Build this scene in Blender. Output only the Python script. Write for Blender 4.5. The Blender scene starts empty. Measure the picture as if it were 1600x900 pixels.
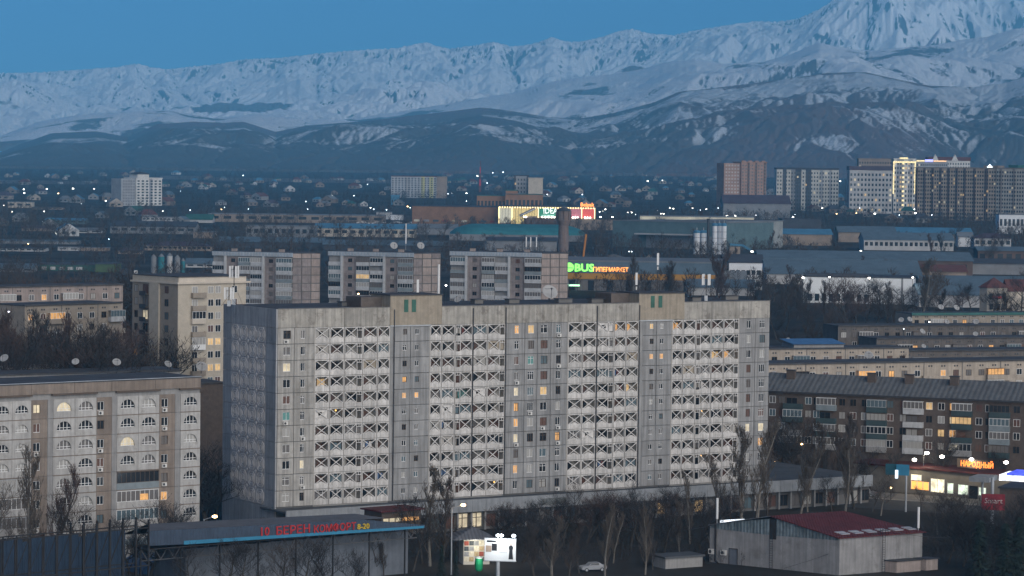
import bpy, math, random
import numpy as np
from mathutils import Vector, Matrix

scene = bpy.context.scene
C = scene.collection
R = math.radians
rnd = random.Random(7)

# ---------------------------------------------------------------- camera
FPX = 4500.0                      # focal length in pixels of the 1600 px wide photograph
CAM = Vector((0, 0, 64.0))
PITCH = math.atan((450 - 268) / FPX)
ROLL = 0.012
F_ = Vector((0, math.cos(PITCH), -math.sin(PITCH)))
R0 = Vector((1, 0, 0)); U0 = Vector((0, math.sin(PITCH), math.cos(PITCH)))
R_ = R0 * math.cos(ROLL) + U0 * math.sin(ROLL)
U_ = U0 * math.cos(ROLL) - R0 * math.sin(ROLL)
cd = bpy.data.cameras.new('camera')
cd.sensor_width = 36; cd.lens = FPX / 1600 * 36
cd.clip_start = 1; cd.clip_end = 200000
cam = bpy.data.objects.new('camera', cd); C.objects.link(cam)
M = Matrix((R_, U_, -F_)).transposed().to_4x4(); M.translation = CAM
cam.matrix_world = M
scene.camera = cam

def ray(px, py):
    return F_ + R_ * ((px - 800) / FPX) - U_ * ((py - 450) / FPX)
def at(px, py, Y):
    d = ray(px, py)
    return CAM + d * (Y / d.y)
def proj(p):
    v = Vector(p) - CAM
    z = v.dot(F_)
    return 800 + FPX * v.dot(R_) / z, 450 - FPX * v.dot(U_) / z
def gz(y):
    return 0.008 * max(y - 560, 0)       # level near the block, then rising gently to the south
def gat(px, py):                  # the ground point seen at a pixel
    d = ray(px, py)
    t = CAM.z / -d.z if d.z < 0 else 1e9
    if t * d.y > 560: t = (CAM.z + .008 * 560) / (0.008 * d.y - d.z)
    return CAM + d * t

# ---------------------------------------------------------------- sky, sun, exposure
SUN_EL, SUN_AZ = R(7.0), R(147)
w = bpy.data.worlds.new('World'); scene.world = w; w.use_nodes = True
nt = w.node_tree
bg = nt.nodes['Background']
sky = nt.nodes.new('ShaderNodeTexSky'); sky.sky_type = 'NISHITA'; sky.sun_disc = False
sky.sun_elevation = SUN_EL; sky.sun_rotation = SUN_AZ
sky.altitude = 800; sky.air_density = 0.6; sky.dust_density = 0.0; sky.ozone_density = 5.3
nt.links.new(sky.outputs[0], bg.inputs[0])
bg.inputs[1].default_value = 0.05
sl = bpy.data.lights.new('sun', 'SUN'); sl.energy = 2.6; sl.angle = R(95); sl.color = (1.0, 0.94, 0.85)
so = bpy.data.objects.new('sun', sl); C.objects.link(so)
sd = Vector((math.sin(SUN_AZ) * math.cos(SUN_EL), math.cos(SUN_AZ) * math.cos(SUN_EL), math.sin(SUN_EL)))
so.rotation_euler = sd.to_track_quat('Z', 'Y').to_euler()
scene.view_settings.view_transform = 'Standard'; scene.view_settings.look = 'None'
scene.view_settings.gamma = 1; scene.view_settings.exposure = 0.8
scene.cycles.max_bounces = 4; scene.cycles.diffuse_bounces = 2; scene.cycles.glossy_bounces = 2
scene.cycles.transmission_bounces = 2; scene.cycles.volume_bounces = 0
scene.cycles.sample_clamp_indirect = 2.0
scene.cycles.use_denoising = True
scene.cycles.use_fast_gi = False

# ---------------------------------------------------------------- helpers
def tag(o, label=None, cat=None, group=None, kind=None):
    if label: o['label'] = label
    if cat: o['category'] = cat
    if group: o['group'] = group
    if kind: o['kind'] = kind
    return o
def empty(name, loc=(0, 0, 0), rz=0.0, label=None, cat=None, group=None):
    o = bpy.data.objects.new(name, None); C.objects.link(o)
    o.location = loc; o.rotation_euler = (0, 0, rz); o.empty_display_size = 0.5
    return tag(o, label, cat, group)
def put(name, mesh, parent=None, loc=(0, 0, 0), rot=(0, 0, 0), scale=(1, 1, 1), mat=None):
    o = bpy.data.objects.new(name, mesh); C.objects.link(o)
    o.parent = parent; o.location = loc; o.rotation_euler = rot; o.scale = scale
    if mat is not None:            # a look of its own on shared geometry
        if not mesh.materials: mesh.materials.append(None)
        o.material_slots[0].link = 'OBJECT'; o.material_slots[0].material = mat
    return o

class MB:
    """collects faces; build() links them as one mesh object"""
    def __init__(s): s.v = []; s.f = []; s.m = []
    def quad(s, a, b, c, d, m=0):
        n = len(s.v); s.v += [a, b, c, d]; s.f.append((n, n + 1, n + 2, n + 3)); s.m.append(m); return s
    def poly(s, pts, m=0):
        n = len(s.v); s.v += list(pts); s.f.append(tuple(range(n, n + len(pts)))); s.m.append(m); return s
    def box(s, x0, x1, y0, y1, z0, z1, m=0):
        n = len(s.v)
        s.v += [(x0, y0, z0), (x1, y0, z0), (x1, y1, z0), (x0, y1, z0), (x0, y0, z1), (x1, y0, z1), (x1, y1, z1), (x0, y1, z1)]
        s.f += [(n, n+3, n+2, n+1), (n+4, n+5, n+6, n+7), (n, n+1, n+5, n+4), (n+1, n+2, n+6, n+5), (n+2, n+3, n+7, n+6), (n+3, n, n+4, n+7)]
        s.m += [m] * 6; return s
    def prism(s, pts, axis, a, b, m=0):
        """a closed outline pts (2-D) swept along axis from a to b"""
        k = len(pts)
        def P(u, v, t): return {'x': (t, u, v), 'y': (u, t, v), 'z': (u, v, t)}[axis]
        n = len(s.v)
        s.v += [P(u, v, a) for u, v in pts] + [P(u, v, b) for u, v in pts]
        s.f += [tuple(range(n, n + k))[::-1], tuple(range(n + k, n + 2 * k))]
        for i in range(k):
            j = (i + 1) % k
            s.f.append((n + i, n + j, n + k + j, n + k + i))
        s.m += [m] * (k + 2); return s
    def tube(s, p, q, r0, r1=None, k=6, m=0, cap=True):
        r1 = r0 if r1 is None else r1
        p = Vector(p); q = Vector(q); d = (q - p)
        if d.length < 1e-6: return s
        d.normalize()
        a = d.orthogonal().normalized(); b = d.cross(a)
        n = len(s.v)
        for c, r in ((p, r0), (q, r1)):
            for i in range(k):
                t = 2 * math.pi * i / k
                s.v.append(tuple(c + a * (r * math.cos(t)) + b * (r * math.sin(t))))
        for i in range(k):
            j = (i + 1) % k
            s.f.append((n + i, n + j, n + k + j, n + k + i)); s.m.append(m)
        if cap:
            s.f += [tuple(range(n, n + k))[::-1], tuple(range(n + k, n + 2 * k))]; s.m += [m, m]
        return s
    def bar(s, p, q, wx, wy, m=0):
        """square bar between two points"""
        p = Vector(p); q = Vector(q); d = (q - p).normalized()
        up = Vector((0, 0, 1)) if abs(d.z) < .9 else Vector((1, 0, 0))
        a = d.cross(up).normalized() * wx / 2; b = a.cross(d).normalized() * wy / 2
        n = len(s.v)
        for c in (p, q):
            s.v += [tuple(c - a - b), tuple(c + a - b), tuple(c + a + b), tuple(c - a + b)]
        s.f += [(n, n+1, n+2, n+3)[::-1], (n+4, n+5, n+6, n+7)]
        for i in range(4):
            j = (i + 1) % 4
            s.f.append((n+i, n+j, n+4+j, n+4+i))
        s.m += [m] * 6; return s
    def lathe(s, prof, k=12, c=(0, 0), m=0):
        n = len(s.v)
        for r, z in prof:
            for i in range(k):
                t = 2 * math.pi * i / k
                s.v.append((c[0] + r * math.cos(t), c[1] + r * math.sin(t), z))
        for a in range(len(prof) - 1):
            for i in range(k):
                j = (i + 1) % k
                s.f.append((n + a*k + i, n + a*k + j, n + (a+1)*k + j, n + (a+1)*k + i)); s.m.append(m)
        s.f += [tuple(range(n, n + k))[::-1], tuple(range(n + (len(prof)-1)*k, n + len(prof)*k))]; s.m += [m, m]
        return s
    def mesh(s, name, mats=(), smooth=False):
        me = bpy.data.meshes.new(name)
        me.from_pydata([tuple(v) for v in s.v], [], s.f)
        mats = mats if isinstance(mats, (list, tuple)) else [mats]
        for x in mats: me.materials.append(x)
        if len(mats) > 1: me.polygons.foreach_set('material_index', s.m)
        if smooth: me.polygons.foreach_set('use_smooth', [True] * len(me.polygons))
        me.update(); return me
    def build(s, name, mats=(), parent=None, loc=(0, 0, 0), rot=(0, 0, 0), smooth=False):
        return put(name, s.mesh(name, mats, smooth), parent, loc, rot)

_cache = {}
def cached(key, fn):
    if key not in _cache: _cache[key] = fn()
    return _cache[key]

# ---------------------------------------------------------------- materials
def mat(name, col, rough=.85, var=.18, scale=.4, streak=0.0, bump=0.0, metal=0.0, dirt=None, spec=.3, ribs=None, each=0.0):
    """a weathered surface: colour broken by noise at two sizes, optional vertical run-off streaks and dirt blotches"""
    m = bpy.data.materials.new(name); m.use_nodes = True
    t = m.node_tree; N = t.nodes; L = t.links
    b = N['Principled BSDF']; b.inputs['Roughness'].default_value = rough; b.inputs['Metallic'].default_value = metal
    b.inputs['Specular IOR Level'].default_value = spec
    g = N.new('ShaderNodeNewGeometry')
    n1 = N.new('ShaderNodeTexNoise'); n1.inputs['Scale'].default_value = scale; n1.inputs['Detail'].default_value = 6; n1.inputs['Roughness'].default_value = .65
    L.new(g.outputs['Position'], n1.inputs['Vector'])
    mr = N.new('ShaderNodeMapRange'); mr.inputs['From Min'].default_value = .3; mr.inputs['From Max'].default_value = .7
    mr.inputs['To Min'].default_value = 1 - var; mr.inputs['To Max'].default_value = 1 + var
    L.new(n1.outputs['Fac'], mr.inputs['Value'])
    fac = mr.outputs['Result']
    if each:                       # every panel has aged a little differently
        oi = N.new('ShaderNodeObjectInfo'); me_ = N.new('ShaderNodeMapRange'); me_.inputs['To Min'].default_value = 1 - each; me_.inputs['To Max'].default_value = 1 + each
        L.new(oi.outputs['Random'], me_.inputs['Value']); mq = N.new('ShaderNodeMath'); mq.operation = 'MULTIPLY'; L.new(fac, mq.inputs[0]); L.new(me_.outputs['Result'], mq.inputs[1]); fac = mq.outputs[0]
    if streak:
        mp = N.new('ShaderNodeMapping'); mp.inputs['Scale'].default_value = (2.2, 2.2, .12)
        L.new(g.outputs['Position'], mp.inputs['Vector'])
        n2 = N.new('ShaderNodeTexNoise'); n2.inputs['Scale'].default_value = 1.0; n2.inputs['Detail'].default_value = 4
        L.new(mp.outputs[0], n2.inputs['Vector'])
        m2 = N.new('ShaderNodeMapRange'); m2.inputs['From Min'].default_value = .35; m2.inputs['From Max'].default_value = .65
        m2.inputs['To Min'].default_value = 1 - streak; m2.inputs['To Max'].default_value = 1 + streak * .4
        L.new(n2.outputs['Fac'], m2.inputs['Value'])
        mm = N.new('ShaderNodeMath'); mm.operation = 'MULTIPLY'
        L.new(fac, mm.inputs[0]); L.new(m2.outputs['Result'], mm.inputs[1]); fac = mm.outputs[0]
    if ribs:
        tc = N.new('ShaderNodeTexCoord'); sx = N.new('ShaderNodeSeparateXYZ'); L.new(tc.outputs['Object'], sx.inputs[0])
        ma = N.new('ShaderNodeMath'); ma.operation = 'MULTIPLY'; ma.inputs[1].default_value = 2 * math.pi / ribs; L.new(sx.outputs[0], ma.inputs[0])
        ms = N.new('ShaderNodeMath'); ms.operation = 'SINE'; L.new(ma.outputs[0], ms.inputs[0])
        bp = N.new('ShaderNodeBump'); bp.inputs['Strength'].default_value = .6; bp.inputs['Distance'].default_value = .06
        L.new(ms.outputs[0], bp.inputs['Height']); L.new(bp.outputs[0], b.inputs['Normal'])
    mx = N.new('ShaderNodeMix'); mx.data_type = 'RGBA'; mx.blend_type = 'MULTIPLY'; mx.inputs['Factor'].default_value = 1
    mx.inputs['A'].default_value = (*col, 1); L.new(fac, mx.inputs['B'])
    out = mx.outputs['Result']
    if dirt:
        n3 = N.new('ShaderNodeTexNoise'); n3.inputs['Scale'].default_value = dirt[1]; n3.inputs['Detail'].default_value = 5; n3.inputs['Roughness'].default_value = .7
        L.new(g.outputs['Position'], n3.inputs['Vector'])
        m3 = N.new('ShaderNodeMapRange'); m3.inputs['From Min'].default_value = dirt[2]; m3.inputs['From Max'].default_value = dirt[2] + .12
        L.new(n3.outputs['Fac'], m3.inputs['Value'])
        ml = N.new('ShaderNodeMath'); ml.operation = 'MULTIPLY'; ml.inputs[1].default_value = dirt[3] if len(dirt) > 3 else .6
        L.new(m3.outputs['Result'], ml.inputs[0])
        m4 = N.new('ShaderNodeMix'); m4.data_type = 'RGBA'; L.new(ml.outputs[0], m4.inputs['Factor'])
        L.new(out, m4.inputs['A']); m4.inputs['B'].default_value = (*dirt[0], 1); out = m4.outputs['Result']
    L.new(out, b.inputs['Base Color'])
    if bump:
        bp = N.new('ShaderNodeBump'); bp.inputs['Strength'].default_value = bump; bp.inputs['Distance'].default_value = .03
        n4 = N.new('ShaderNodeTexNoise'); n4.inputs['Scale'].default_value = 6; n4.inputs['Detail'].default_value = 4
        L.new(g.outputs['Position'], n4.inputs['Vector'])
        L.new(n4.outputs['Fac'], bp.inputs['Height']); L.new(bp.outputs[0], b.inputs['Normal'])
    return m
def glow(name, col, e, light=False):
    """a thing that gives off light: lamp, lit sign, lit window"""
    m = bpy.data.materials.new(name); m.use_nodes = True
    b = m.node_tree.nodes['Principled BSDF']
    b.inputs['Base Color'].default_value = (*[c * .5 for c in col], 1)
    b.inputs['Emission Color'].default_value = (*col, 1); b.inputs['Emission Strength'].default_value = e
    t = m.node_tree; g = t.nodes.new('ShaderNodeNewGeometry'); n = t.nodes.new('ShaderNodeTexNoise'); n.inputs['Scale'].default_value = 1.1; n.inputs['Detail'].default_value = 3
    r = t.nodes.new('ShaderNodeMapRange'); r.inputs['From Min'].default_value = .32; r.inputs['From Max'].default_value = .68; r.inputs['To Min'].default_value = e * .45; r.inputs['To Max'].default_value = e * 1.5
    if e < 1.0:                    # rooms behind curtains are lit unevenly
        t.links.new(g.outputs['Position'], n.inputs['Vector']); t.links.new(n.outputs['Fac'], r.inputs['Value']); t.links.new(r.outputs['Result'], b.inputs['Emission Strength'])
    if not light: m.cycles.emission_sampling = 'NONE'
    return m
def glass(name, col=(.02, .025, .03), rough=.12):
    m = bpy.data.materials.new(name); m.use_nodes = True
    b = m.node_tree.nodes['Principled BSDF']
    b.inputs['Base Color'].default_value = (*col, 1); b.inputs['Roughness'].default_value = rough
    b.inputs['Specular IOR Level'].default_value = .5
    return m
# ================================================================ terrain: plain, foothills, hills, snow range
def _hash(ix, iy, s):
    h = (ix * 374761393 + iy * 668265263 + s * 1442695041) & 0xffffffff
    h = ((h ^ (h >> 13)) * 1274126177) & 0xffffffff
    return ((h ^ (h >> 16)) & 0xffffff) / float(0xffffff)
def vnoise(x, y, s=0, deriv=False):
    ix = np.floor(x).astype(np.int64); iy = np.floor(y).astype(np.int64)
    fx = x - ix; fy = y - iy
    u = fx**3 * (fx * (fx * 6 - 15) + 10); v = fy**3 * (fy * (fy * 6 - 15) + 10)
    a = _hash(ix, iy, s); b = _hash(ix + 1, iy, s); c = _hash(ix, iy + 1, s); d = _hash(ix + 1, iy + 1, s)
    k1 = b - a; k2 = c - a; k3 = a - b - c + d
    n = a + k1 * u + k2 * v + k3 * u * v
    if not deriv: return n
    du = 30 * fx * fx * (fx * (fx - 2) + 1); dv = 30 * fy * fy * (fy * (fy - 2) + 1)
    return n, du * (k1 + k3 * v), dv * (k2 + k3 * u)
def fbm(x, y, o=6, s=0, g=.5):
    r = 0; a = 1; t = 0
    for i in range(o):
        r = r + a * vnoise(x, y, s + i); t += a; a *= g
        x, y = 1.6 * x + 1.2 * y + 3.7, -1.2 * x + 1.6 * y + 8.1
    return r / t
def erode(x, y, o=9, s=0, k=1.0, g=.5):
    """mountain noise: octaves die out on steep ground, so ridges stay sharp over smooth valleys"""
    r = 0; a = 1.0; dx = 0; dy = 0
    for i in range(o):
        n, nx, ny = vnoise(x, y, s + i, True)
        n = 1 - np.abs(2 * n - 1); sg = 1
        dx = dx + nx * a; dy = dy + ny * a
        r = r + a * n / (1 + k * (dx * dx + dy * dy))
        a *= g
        x, y = 1.6 * x + 1.2 * y + 3.7, -1.2 * x + 1.6 * y + 8.1
    return r / 2

def grid_mesh(name, X, Y, Z, attrs, m):
    nr, nc = X.shape
    co = np.stack([X, Y, Z], -1).reshape(-1, 3).astype(np.float32)
    i = np.arange(nr * nc).reshape(nr, nc)
    q = np.stack([i[:-1, :-1], i[:-1, 1:], i[1:, 1:], i[1:, :-1]], -1).reshape(-1, 4)
    me = bpy.data.meshes.new(name)
    me.vertices.add(len(co)); me.vertices.foreach_set('co', co.ravel())
    me.loops.add(q.size); me.loops.foreach_set('vertex_index', q.ravel().astype(np.int32))
    me.polygons.add(len(q)); me.polygons.foreach_set('loop_start', np.arange(0, q.size, 4, dtype=np.int32))
    me.polygons.foreach_set('use_smooth', np.ones(len(q), dtype=bool))
    me.update(calc_edges=True)
    for k, a in attrs.items():
        at_ = me.attributes.new(k, 'FLOAT', 'POINT'); at_.data.foreach_set('value', a.ravel().astype(np.float32))
    me.materials.append(m)
    o = bpy.data.objects.new(name, me); C.objects.link(o); o['kind'] = 'structure'
    return o

def carve(Z, X, Y, iters, K, talus):
    """rain runs down row by row towards the plain, cuts gullies where it gathers, and steep sides slump"""
    nr, nc = Z.shape
    dx = np.abs(np.diff(X, axis=1)).mean(1, keepdims=True)
    dy = np.diff(Y[:, 0])
    J = np.arange(nc)
    offs = np.array([-3, -2, -1, 0, 1, 2, 3])
    for it in range(iters):
        A = np.ones_like(Z); S = np.zeros_like(Z)
        rr_ = np.random.RandomState(it).rand(nr, nc) * 2.0
        for i in range(nr - 1, 0, -1):
            idx = np.clip(J[None, :] + offs[:, None], 0, nc - 1)
            dist = np.sqrt(dy[i - 1] ** 2 + (offs[:, None] * dx[i]) ** 2)
            sl = (Z[i][None, :] - Z[i - 1][idx] + rr_[i - 1][idx]) / dist
            k = sl.argmax(0); tgt = idx[k, J]
            S[i] = np.maximum(sl[k, J], 0.0)
            A[i - 1] += np.bincount(tgt, A[i], nc)
        cut = np.minimum(K * np.sqrt(A) * S, 14)
        Z = Z - cut
        for q in range(4):
            d = np.diff(Z, axis=1); e = np.sign(d) * np.clip(np.abs(d) - talus * dx, 0, None) * .25
            Z[:, 1:] -= e; Z[:, :-1] += e
            d = np.diff(Z, axis=0); e = np.sign(d) * np.clip(np.abs(d) - talus * 1.1 * dy[:, None], 0, None) * .25
            Z[1:] -= e; Z[:-1] += e
    return Z

def hill_mat(name, earth, red, rock, snow=(.80, .84, .90)):
    m = bpy.data.materials.new(name); m.use_nodes = True
    t = m.node_tree; N = t.nodes; L = t.links; b = N['Principled BSDF']
    b.inputs['Roughness'].default_value = .9; b.inputs['Specular IOR Level'].default_value = .1
    def attr(n):
        a = N.new('ShaderNodeAttribute'); a.attribute_name = n; return a.outputs['Fac']
    def mix(f, A, B):
        x = N.new('ShaderNodeMix'); x.data_type = 'RGBA'
        if isinstance(f, float): x.inputs['Factor'].default_value = f
        else: L.new(f, x.inputs['Factor'])
        for k, c in (('A', A), ('B', B)):
            if isinstance(c, tuple): x.inputs[k].default_value = (*c, 1)
            else: L.new(c, x.inputs[k])
        return x.outputs['Result']
    g = N.new('ShaderNodeNewGeometry')
    n = N.new('ShaderNodeTexNoise'); n.inputs['Scale'].default_value = .006; n.inputs['Detail'].default_value = 8; n.inputs['Roughness'].default_value = .7
    L.new(g.outputs['Position'], n.inputs['Vector'])
    e = mix(n.outputs['Fac'], tuple(c * .6 for c in earth), tuple(c * 1.4 for c in earth))
    e = mix(attr('red'), e, red)
    e = mix(attr('rock'), e, rock)
    # the edge of the snow is broken up by fine noise
    ad = N.new('ShaderNodeMath'); ad.operation = 'MULTIPLY_ADD'; ad.inputs[1].default_value = .9; ad.inputs[2].default_value = -.45
    L.new(n.outputs['Fac'], ad.inputs[0])
    a2 = N.new('ShaderNodeMath'); a2.operation = 'ADD'; L.new(attr('snow'), a2.inputs[0]); L.new(ad.outputs[0], a2.inputs[1])
    mr = N.new('ShaderNodeMapRange'); mr.inputs['From Min'].default_value = .40; mr.inputs['From Max'].default_value = .60
    L.new(a2.outputs[0], mr.inputs['Value'])
    L.new(mix(mr.outputs['Result'], e, snow), b.inputs['Base Color'])
    return m

def range_layer(name, prof, r0, rc, r1, nr, nc, amp, wl, shape, seed, zfoot, m, paint, jag=0.0, k=.6, stretch=1.0, crest_amp=.15, K=1.0, iters=14, talus=.75):
    px = np.linspace(-260, 1860, nc)
    py = np.interp(px, [p[0] for p in prof], [p[1] for p in prof])
    # smooth the traced skyline a little so its own noise makes the detail
    ker = np.hanning(9); ker /= ker.sum(); py = np.convolve(np.pad(py, 4, 'edge'), ker, 'valid')
    ang = np.array([ (lambda d: d.z / d.y)(ray(a, b)) for a, b in zip(px, py)])      # elevation slope of the crest
    tx = np.array([ (lambda d: d.x / d.y)(ray(a, 268)) for a in px])
    rr = np.concatenate([np.linspace(r0, rc, nr, endpoint=False), np.linspace(rc, r1, nr // 4)])
    T, A = np.meshgrid(rr, tx, indexing='ij')
    X = A * T; Y = T.copy()
    wob = (fbm(tx * rc / (wl * 1.7) + 9, tx * 0 + seed, 4, seed) - .5) * (rc - r0) * .35    # the crest wanders nearer and farther
    t = (T - r0) / (rc + wob[None, :] - r0)
    front = np.clip(t, 0, 1) ** shape
    back = np.clip(1 - (t - 1) * 1.6, 0, 1)
    e = erode(X / wl, Y / (wl * stretch), 9, seed, k)
    e = e - e.mean()
    crest_z = CAM.z + ang * (rc + wob)
    body = np.where(t < 1, front, back)
    Z = zfoot + (crest_z - zfoot)[None, :] * body
    a_t = np.where(t < 1, np.sin(np.pi * np.clip(t, 0, 1) ** .8) * (1 - crest_amp) + crest_amp * np.clip(t * 3, 0, 1), crest_amp)
    amp_c = np.minimum(amp, .45 * (crest_z - zfoot))[None, :]
    Z = Z + amp_c * e * a_t * 2
    fr = t < 1.02
    Z = np.where(fr, carve(Z.copy(), X, Y, iters, K, talus), Z)
    if jag: Z = Z + jag * (fbm(X / 190, Y / 190, 5, seed + 40, .6) - .5) * np.clip((t - .75) * 4, 0, 1)
    # lift or lower the upper slope so that the skyline has the traced height
    d = ang * 1.0 - ((Z - CAM.z) / T).max(0)
    ker = np.hanning(7); ker /= ker.sum(); d = np.convolve(np.pad(d, 3, 'edge'), ker, 'valid')
    Z = Z + (d[None, :] * T) * np.clip(t, 0, 1.2) ** 2
    Z = np.where(t <= 0, np.minimum(Z, zfoot - 30), Z)
    gyx = np.gradient(Z, axis=1) / (np.gradient(X, axis=1) + 1e-9)
    gyy = np.gradient(Z, axis=0) / (np.gradient(Y, axis=0) + 1e-9)
    attrs = paint(X, Y, Z, t, gyx, gyy, px)
    grid_mesh(name, X, Y, Z, attrs, m)

def clamp01(a): return np.clip(a, 0, 1)
def near(px, a, b, soft=40):
    return clamp01((px - a) / soft + .5) * clamp01((b - px) / soft + .5)

SKYLINE = [(-260, 120), (0, 114), (60, 113), (150, 107), (185, 104), (212, 99), (235, 106), (262, 108), (330, 101), (380, 93), (440, 90), (500, 83), (560, 78),
  (620, 75), (650, 68), (665, 66), (685, 73), (700, 76), (740, 71), (768, 65), (800, 73), (840, 66), (860, 57), (880, 65), (905, 65), (940, 57), (962, 49), (985, 45),
  (1010, 52), (1050, 55), (1085, 47), (1120, 41), (1150, 36), (1170, 33), (1210, 34), (1240, 30), (1262, 21), (1285, 5), (1300, -6), (1330, -22), (1380, -30),
  (1450, -24), (1500, -16), (1545, -3), (1600, 3), (1700, -20), (1860, 0)]
def paint_snow(X, Y, Z, t, gx, gy, px):
    sl = np.sqrt(gx**2 + gy**2)
    n = fbm(X / 70, Y / 110, 5, 77, .6); nb = fbm(X / 600, Y / 800, 3, 78)
    lap = np.gradient(np.gradient(Z, axis=1), axis=1)            # crests of the spurs are blown clear of snow
    rock = clamp01((sl - 1.0 + (n - .5) * 1.5 + (nb - .5) * .9 - np.clip(lap, -6, 6) * .03 + .1 * near(px, 1250, 1480)[None, :]) * 2.4) * .8
    lowrock = clamp01((fbm(X / 900, Y / 1500, 5, 91) - .60) * 9) * clamp01((.62 - t) * 5)
    forest = clamp01((fbm(X / 700 + 3, Y / 900, 4, 55) - .5) * 12) * near(px, 190, 345)[None, :] * clamp01((t - .30) * 14) * clamp01((.60 - t) * 12)
    snow = 1 - np.maximum(np.maximum(rock * .95, lowrock * .9), forest)
    return {'snow': snow, 'red': lowrock * .4, 'rock': np.maximum(rock, forest)}
HILLS = [(-260, 215), (0, 212), (60, 190), (120, 180), (180, 176), (260, 172), (330, 185), (400, 178), (480, 185), (560, 182), (640, 172), (720, 158), (800, 145),
  (850, 130), (900, 121), (960, 115), (1000, 108), (1040, 97), (1085, 92), (1130, 100), (1190, 96), (1230, 86), (1275, 66), (1300, 72), (1350, 80), (1410, 74),
  (1460, 70), (1500, 62), (1540, 57), (1580, 45), (1640, 40), (1860, 30)]
def paint_hills(X, Y, Z, t, gx, gy, px):
    n = fbm(X / 420, Y / 800, 6, 21); n2 = fbm(X / 140, Y / 200, 5, 31); n3 = fbm(X / 1500, Y / 2000, 3, 61)
    sl = np.sqrt(gx**2 + gy**2)
    bare = clamp01((n - .52) * 5) * .7 + clamp01((n2 - .53) * 5) * .45 + clamp01((sl - .42) * 2) * .6 + clamp01((.40 - t) * 3) * .45
    bare = bare * (.75 + .5 * n3)
    left = near(px, -400, 640, 300)[None, :]
    snow = 1 - clamp01(bare * (.95 + .1 * left))
    return {'snow': snow, 'red': clamp01((n3 - .45) * 4) * .55, 'rock': clamp01((sl - .5) * 2) * .5}
FOOT = [(-260, 235), (0, 238), (40, 222), (80, 208), (150, 205), (200, 214), (245, 194), (300, 190), (350, 192), (380, 190), (430, 206), (480, 196), (560, 190), (640, 181),
  (700, 174), (750, 168), (790, 172), (850, 182), (900, 186), (960, 176), (1020, 160), (1060, 143), (1110, 138), (1200, 127), (1290, 114), (1350, 113), (1390, 122), (1450, 134),
  (1520, 136), (1570, 130), (1600, 118), (1860, 110)]
def paint_foot(X, Y, Z, t, gx, gy, px):
    n = fbm(X / 260, Y / 420, 6, 121); n2 = fbm(X / 90, Y / 140, 5, 131); n3 = fbm(X / 900, Y / 1200, 3, 161)
    n4 = fbm(X / 520 + 4, Y / 900, 4, 171)
    shade = clamp01(-gx * 1.2 + .35)                      # snow lies on the slopes turned from the afternoon sun
    up = clamp01((t - .38) * 2.6) * clamp01((.98 - t) * 9)
    snow = clamp01((n4 - .50) * 4.0) * .42 + clamp01((n - .50) * 4.0) * .30 + clamp01((n2 - .5) * 3) * .14 + up * (.17 + .42 * near(px, 800, 2400, 300)[None, :]) + (shade - .45) * .22
    right = near(px, 700, 2400, 300)[None, :]
    snow = snow * (.85 + .22 * right) - clamp01((.25 - t) * 4) * .6
    red = clamp01((n3 - .42) * 4) * .6 + clamp01((t - .85) * 7) * .8
    red = clamp01(red) * (near(px, 230, 480)[None, :] + near(px, 600, 770)[None, :] + near(px, 1030, 1450)[None, :] + .25)
    cliff = clamp01((t - .93) * 16) * (near(px, 240, 420)[None, :] + near(px, 640, 770)[None, :] + near(px, 1050, 1400)[None, :])
    return {'snow': snow - cliff * .7, 'red': clamp01(red), 'rock': clamp01((n2 - .6) * 5) * .3}

M_snow = hill_mat('snow_rock', (.10, .085, .075), (.13, .085, .07), (.055, .06, .07))
M_hill = hill_mat('hill_ground', (.095, .085, .08), (.13, .09, .08), (.07, .07, .075), (.66, .70, .76))
M_foot = hill_mat('foothill_ground', (.085, .074, .066), (.14, .085, .07), (.065, .06, .058), (.46, .50, .55))
range_layer('snowy_mountains', SKYLINE, 15500, 24500, 27500, 360, 1250, 760, 1900, 1.1, 3, 180, M_snow, paint_snow, jag=230, k=.5, stretch=1.5, crest_amp=.22, K=1.35, iters=18, talus=.85)
range_layer('hills', HILLS, 11500, 16500, 19000, 240, 1150, 210, 1500, .95, 13, 150, M_hill, paint_hills, jag=20, k=.5, stretch=1.3, K=.35, iters=10, talus=.55)
range_layer('foothills', FOOT, 7600, 11200, 12600, 260, 1150, 150, 900, .85, 23, 62, M_foot, paint_foot, jag=10, k=.5, stretch=1.2, K=.3, iters=10, talus=.5)

# the plain: one sheet from behind the camera to the foot of the hills
def ground_mat():
    m = bpy.data.materials.new('city_ground'); m.use_nodes = True
    t = m.node_tree; N = t.nodes; L = t.links; b = N['Principled BSDF']; b.inputs['Roughness'].default_value = .95
    b.inputs['Specular IOR Level'].default_value = .1
    g = N.new('ShaderNodeNewGeometry')
    a = N.new('ShaderNodeTexNoise'); a.inputs['Scale'].default_value = .02; a.inputs['Detail'].default_value = 9; a.inputs['Roughness'].default_value = .65
    L.new(g.outputs['Position'], a.inputs['Vector'])
    r = N.new('ShaderNodeValToRGB'); r.color_ramp.elements[0].position = .35; r.color_ramp.elements[0].color = (.024, .023, .022, 1)
    r.color_ramp.elements[1].position = .66; r.color_ramp.elements[1].color = (.075, .066, .058, 1)
    e = r.color_ramp.elements.new(.5); e.color = (.042, .038, .034, 1)
    L.new(a.outputs['Fac'], r.inputs['Fac']); L.new(r.outputs[0], b.inputs['Base Color'])
    return m
yy = np.concatenate([np.linspace(-300, 560, 12), np.linspace(620, 1500, 20), np.linspace(1600, 9000, 60)])
xx = np.linspace(-4000, 4000, 80)
Yg, Xg = np.meshgrid(yy, xx, indexing='ij')
grid_mesh('ground', Xg, Yg, 0.008 * np.maximum(Yg - 560, 0), {}, ground_mat())

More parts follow.
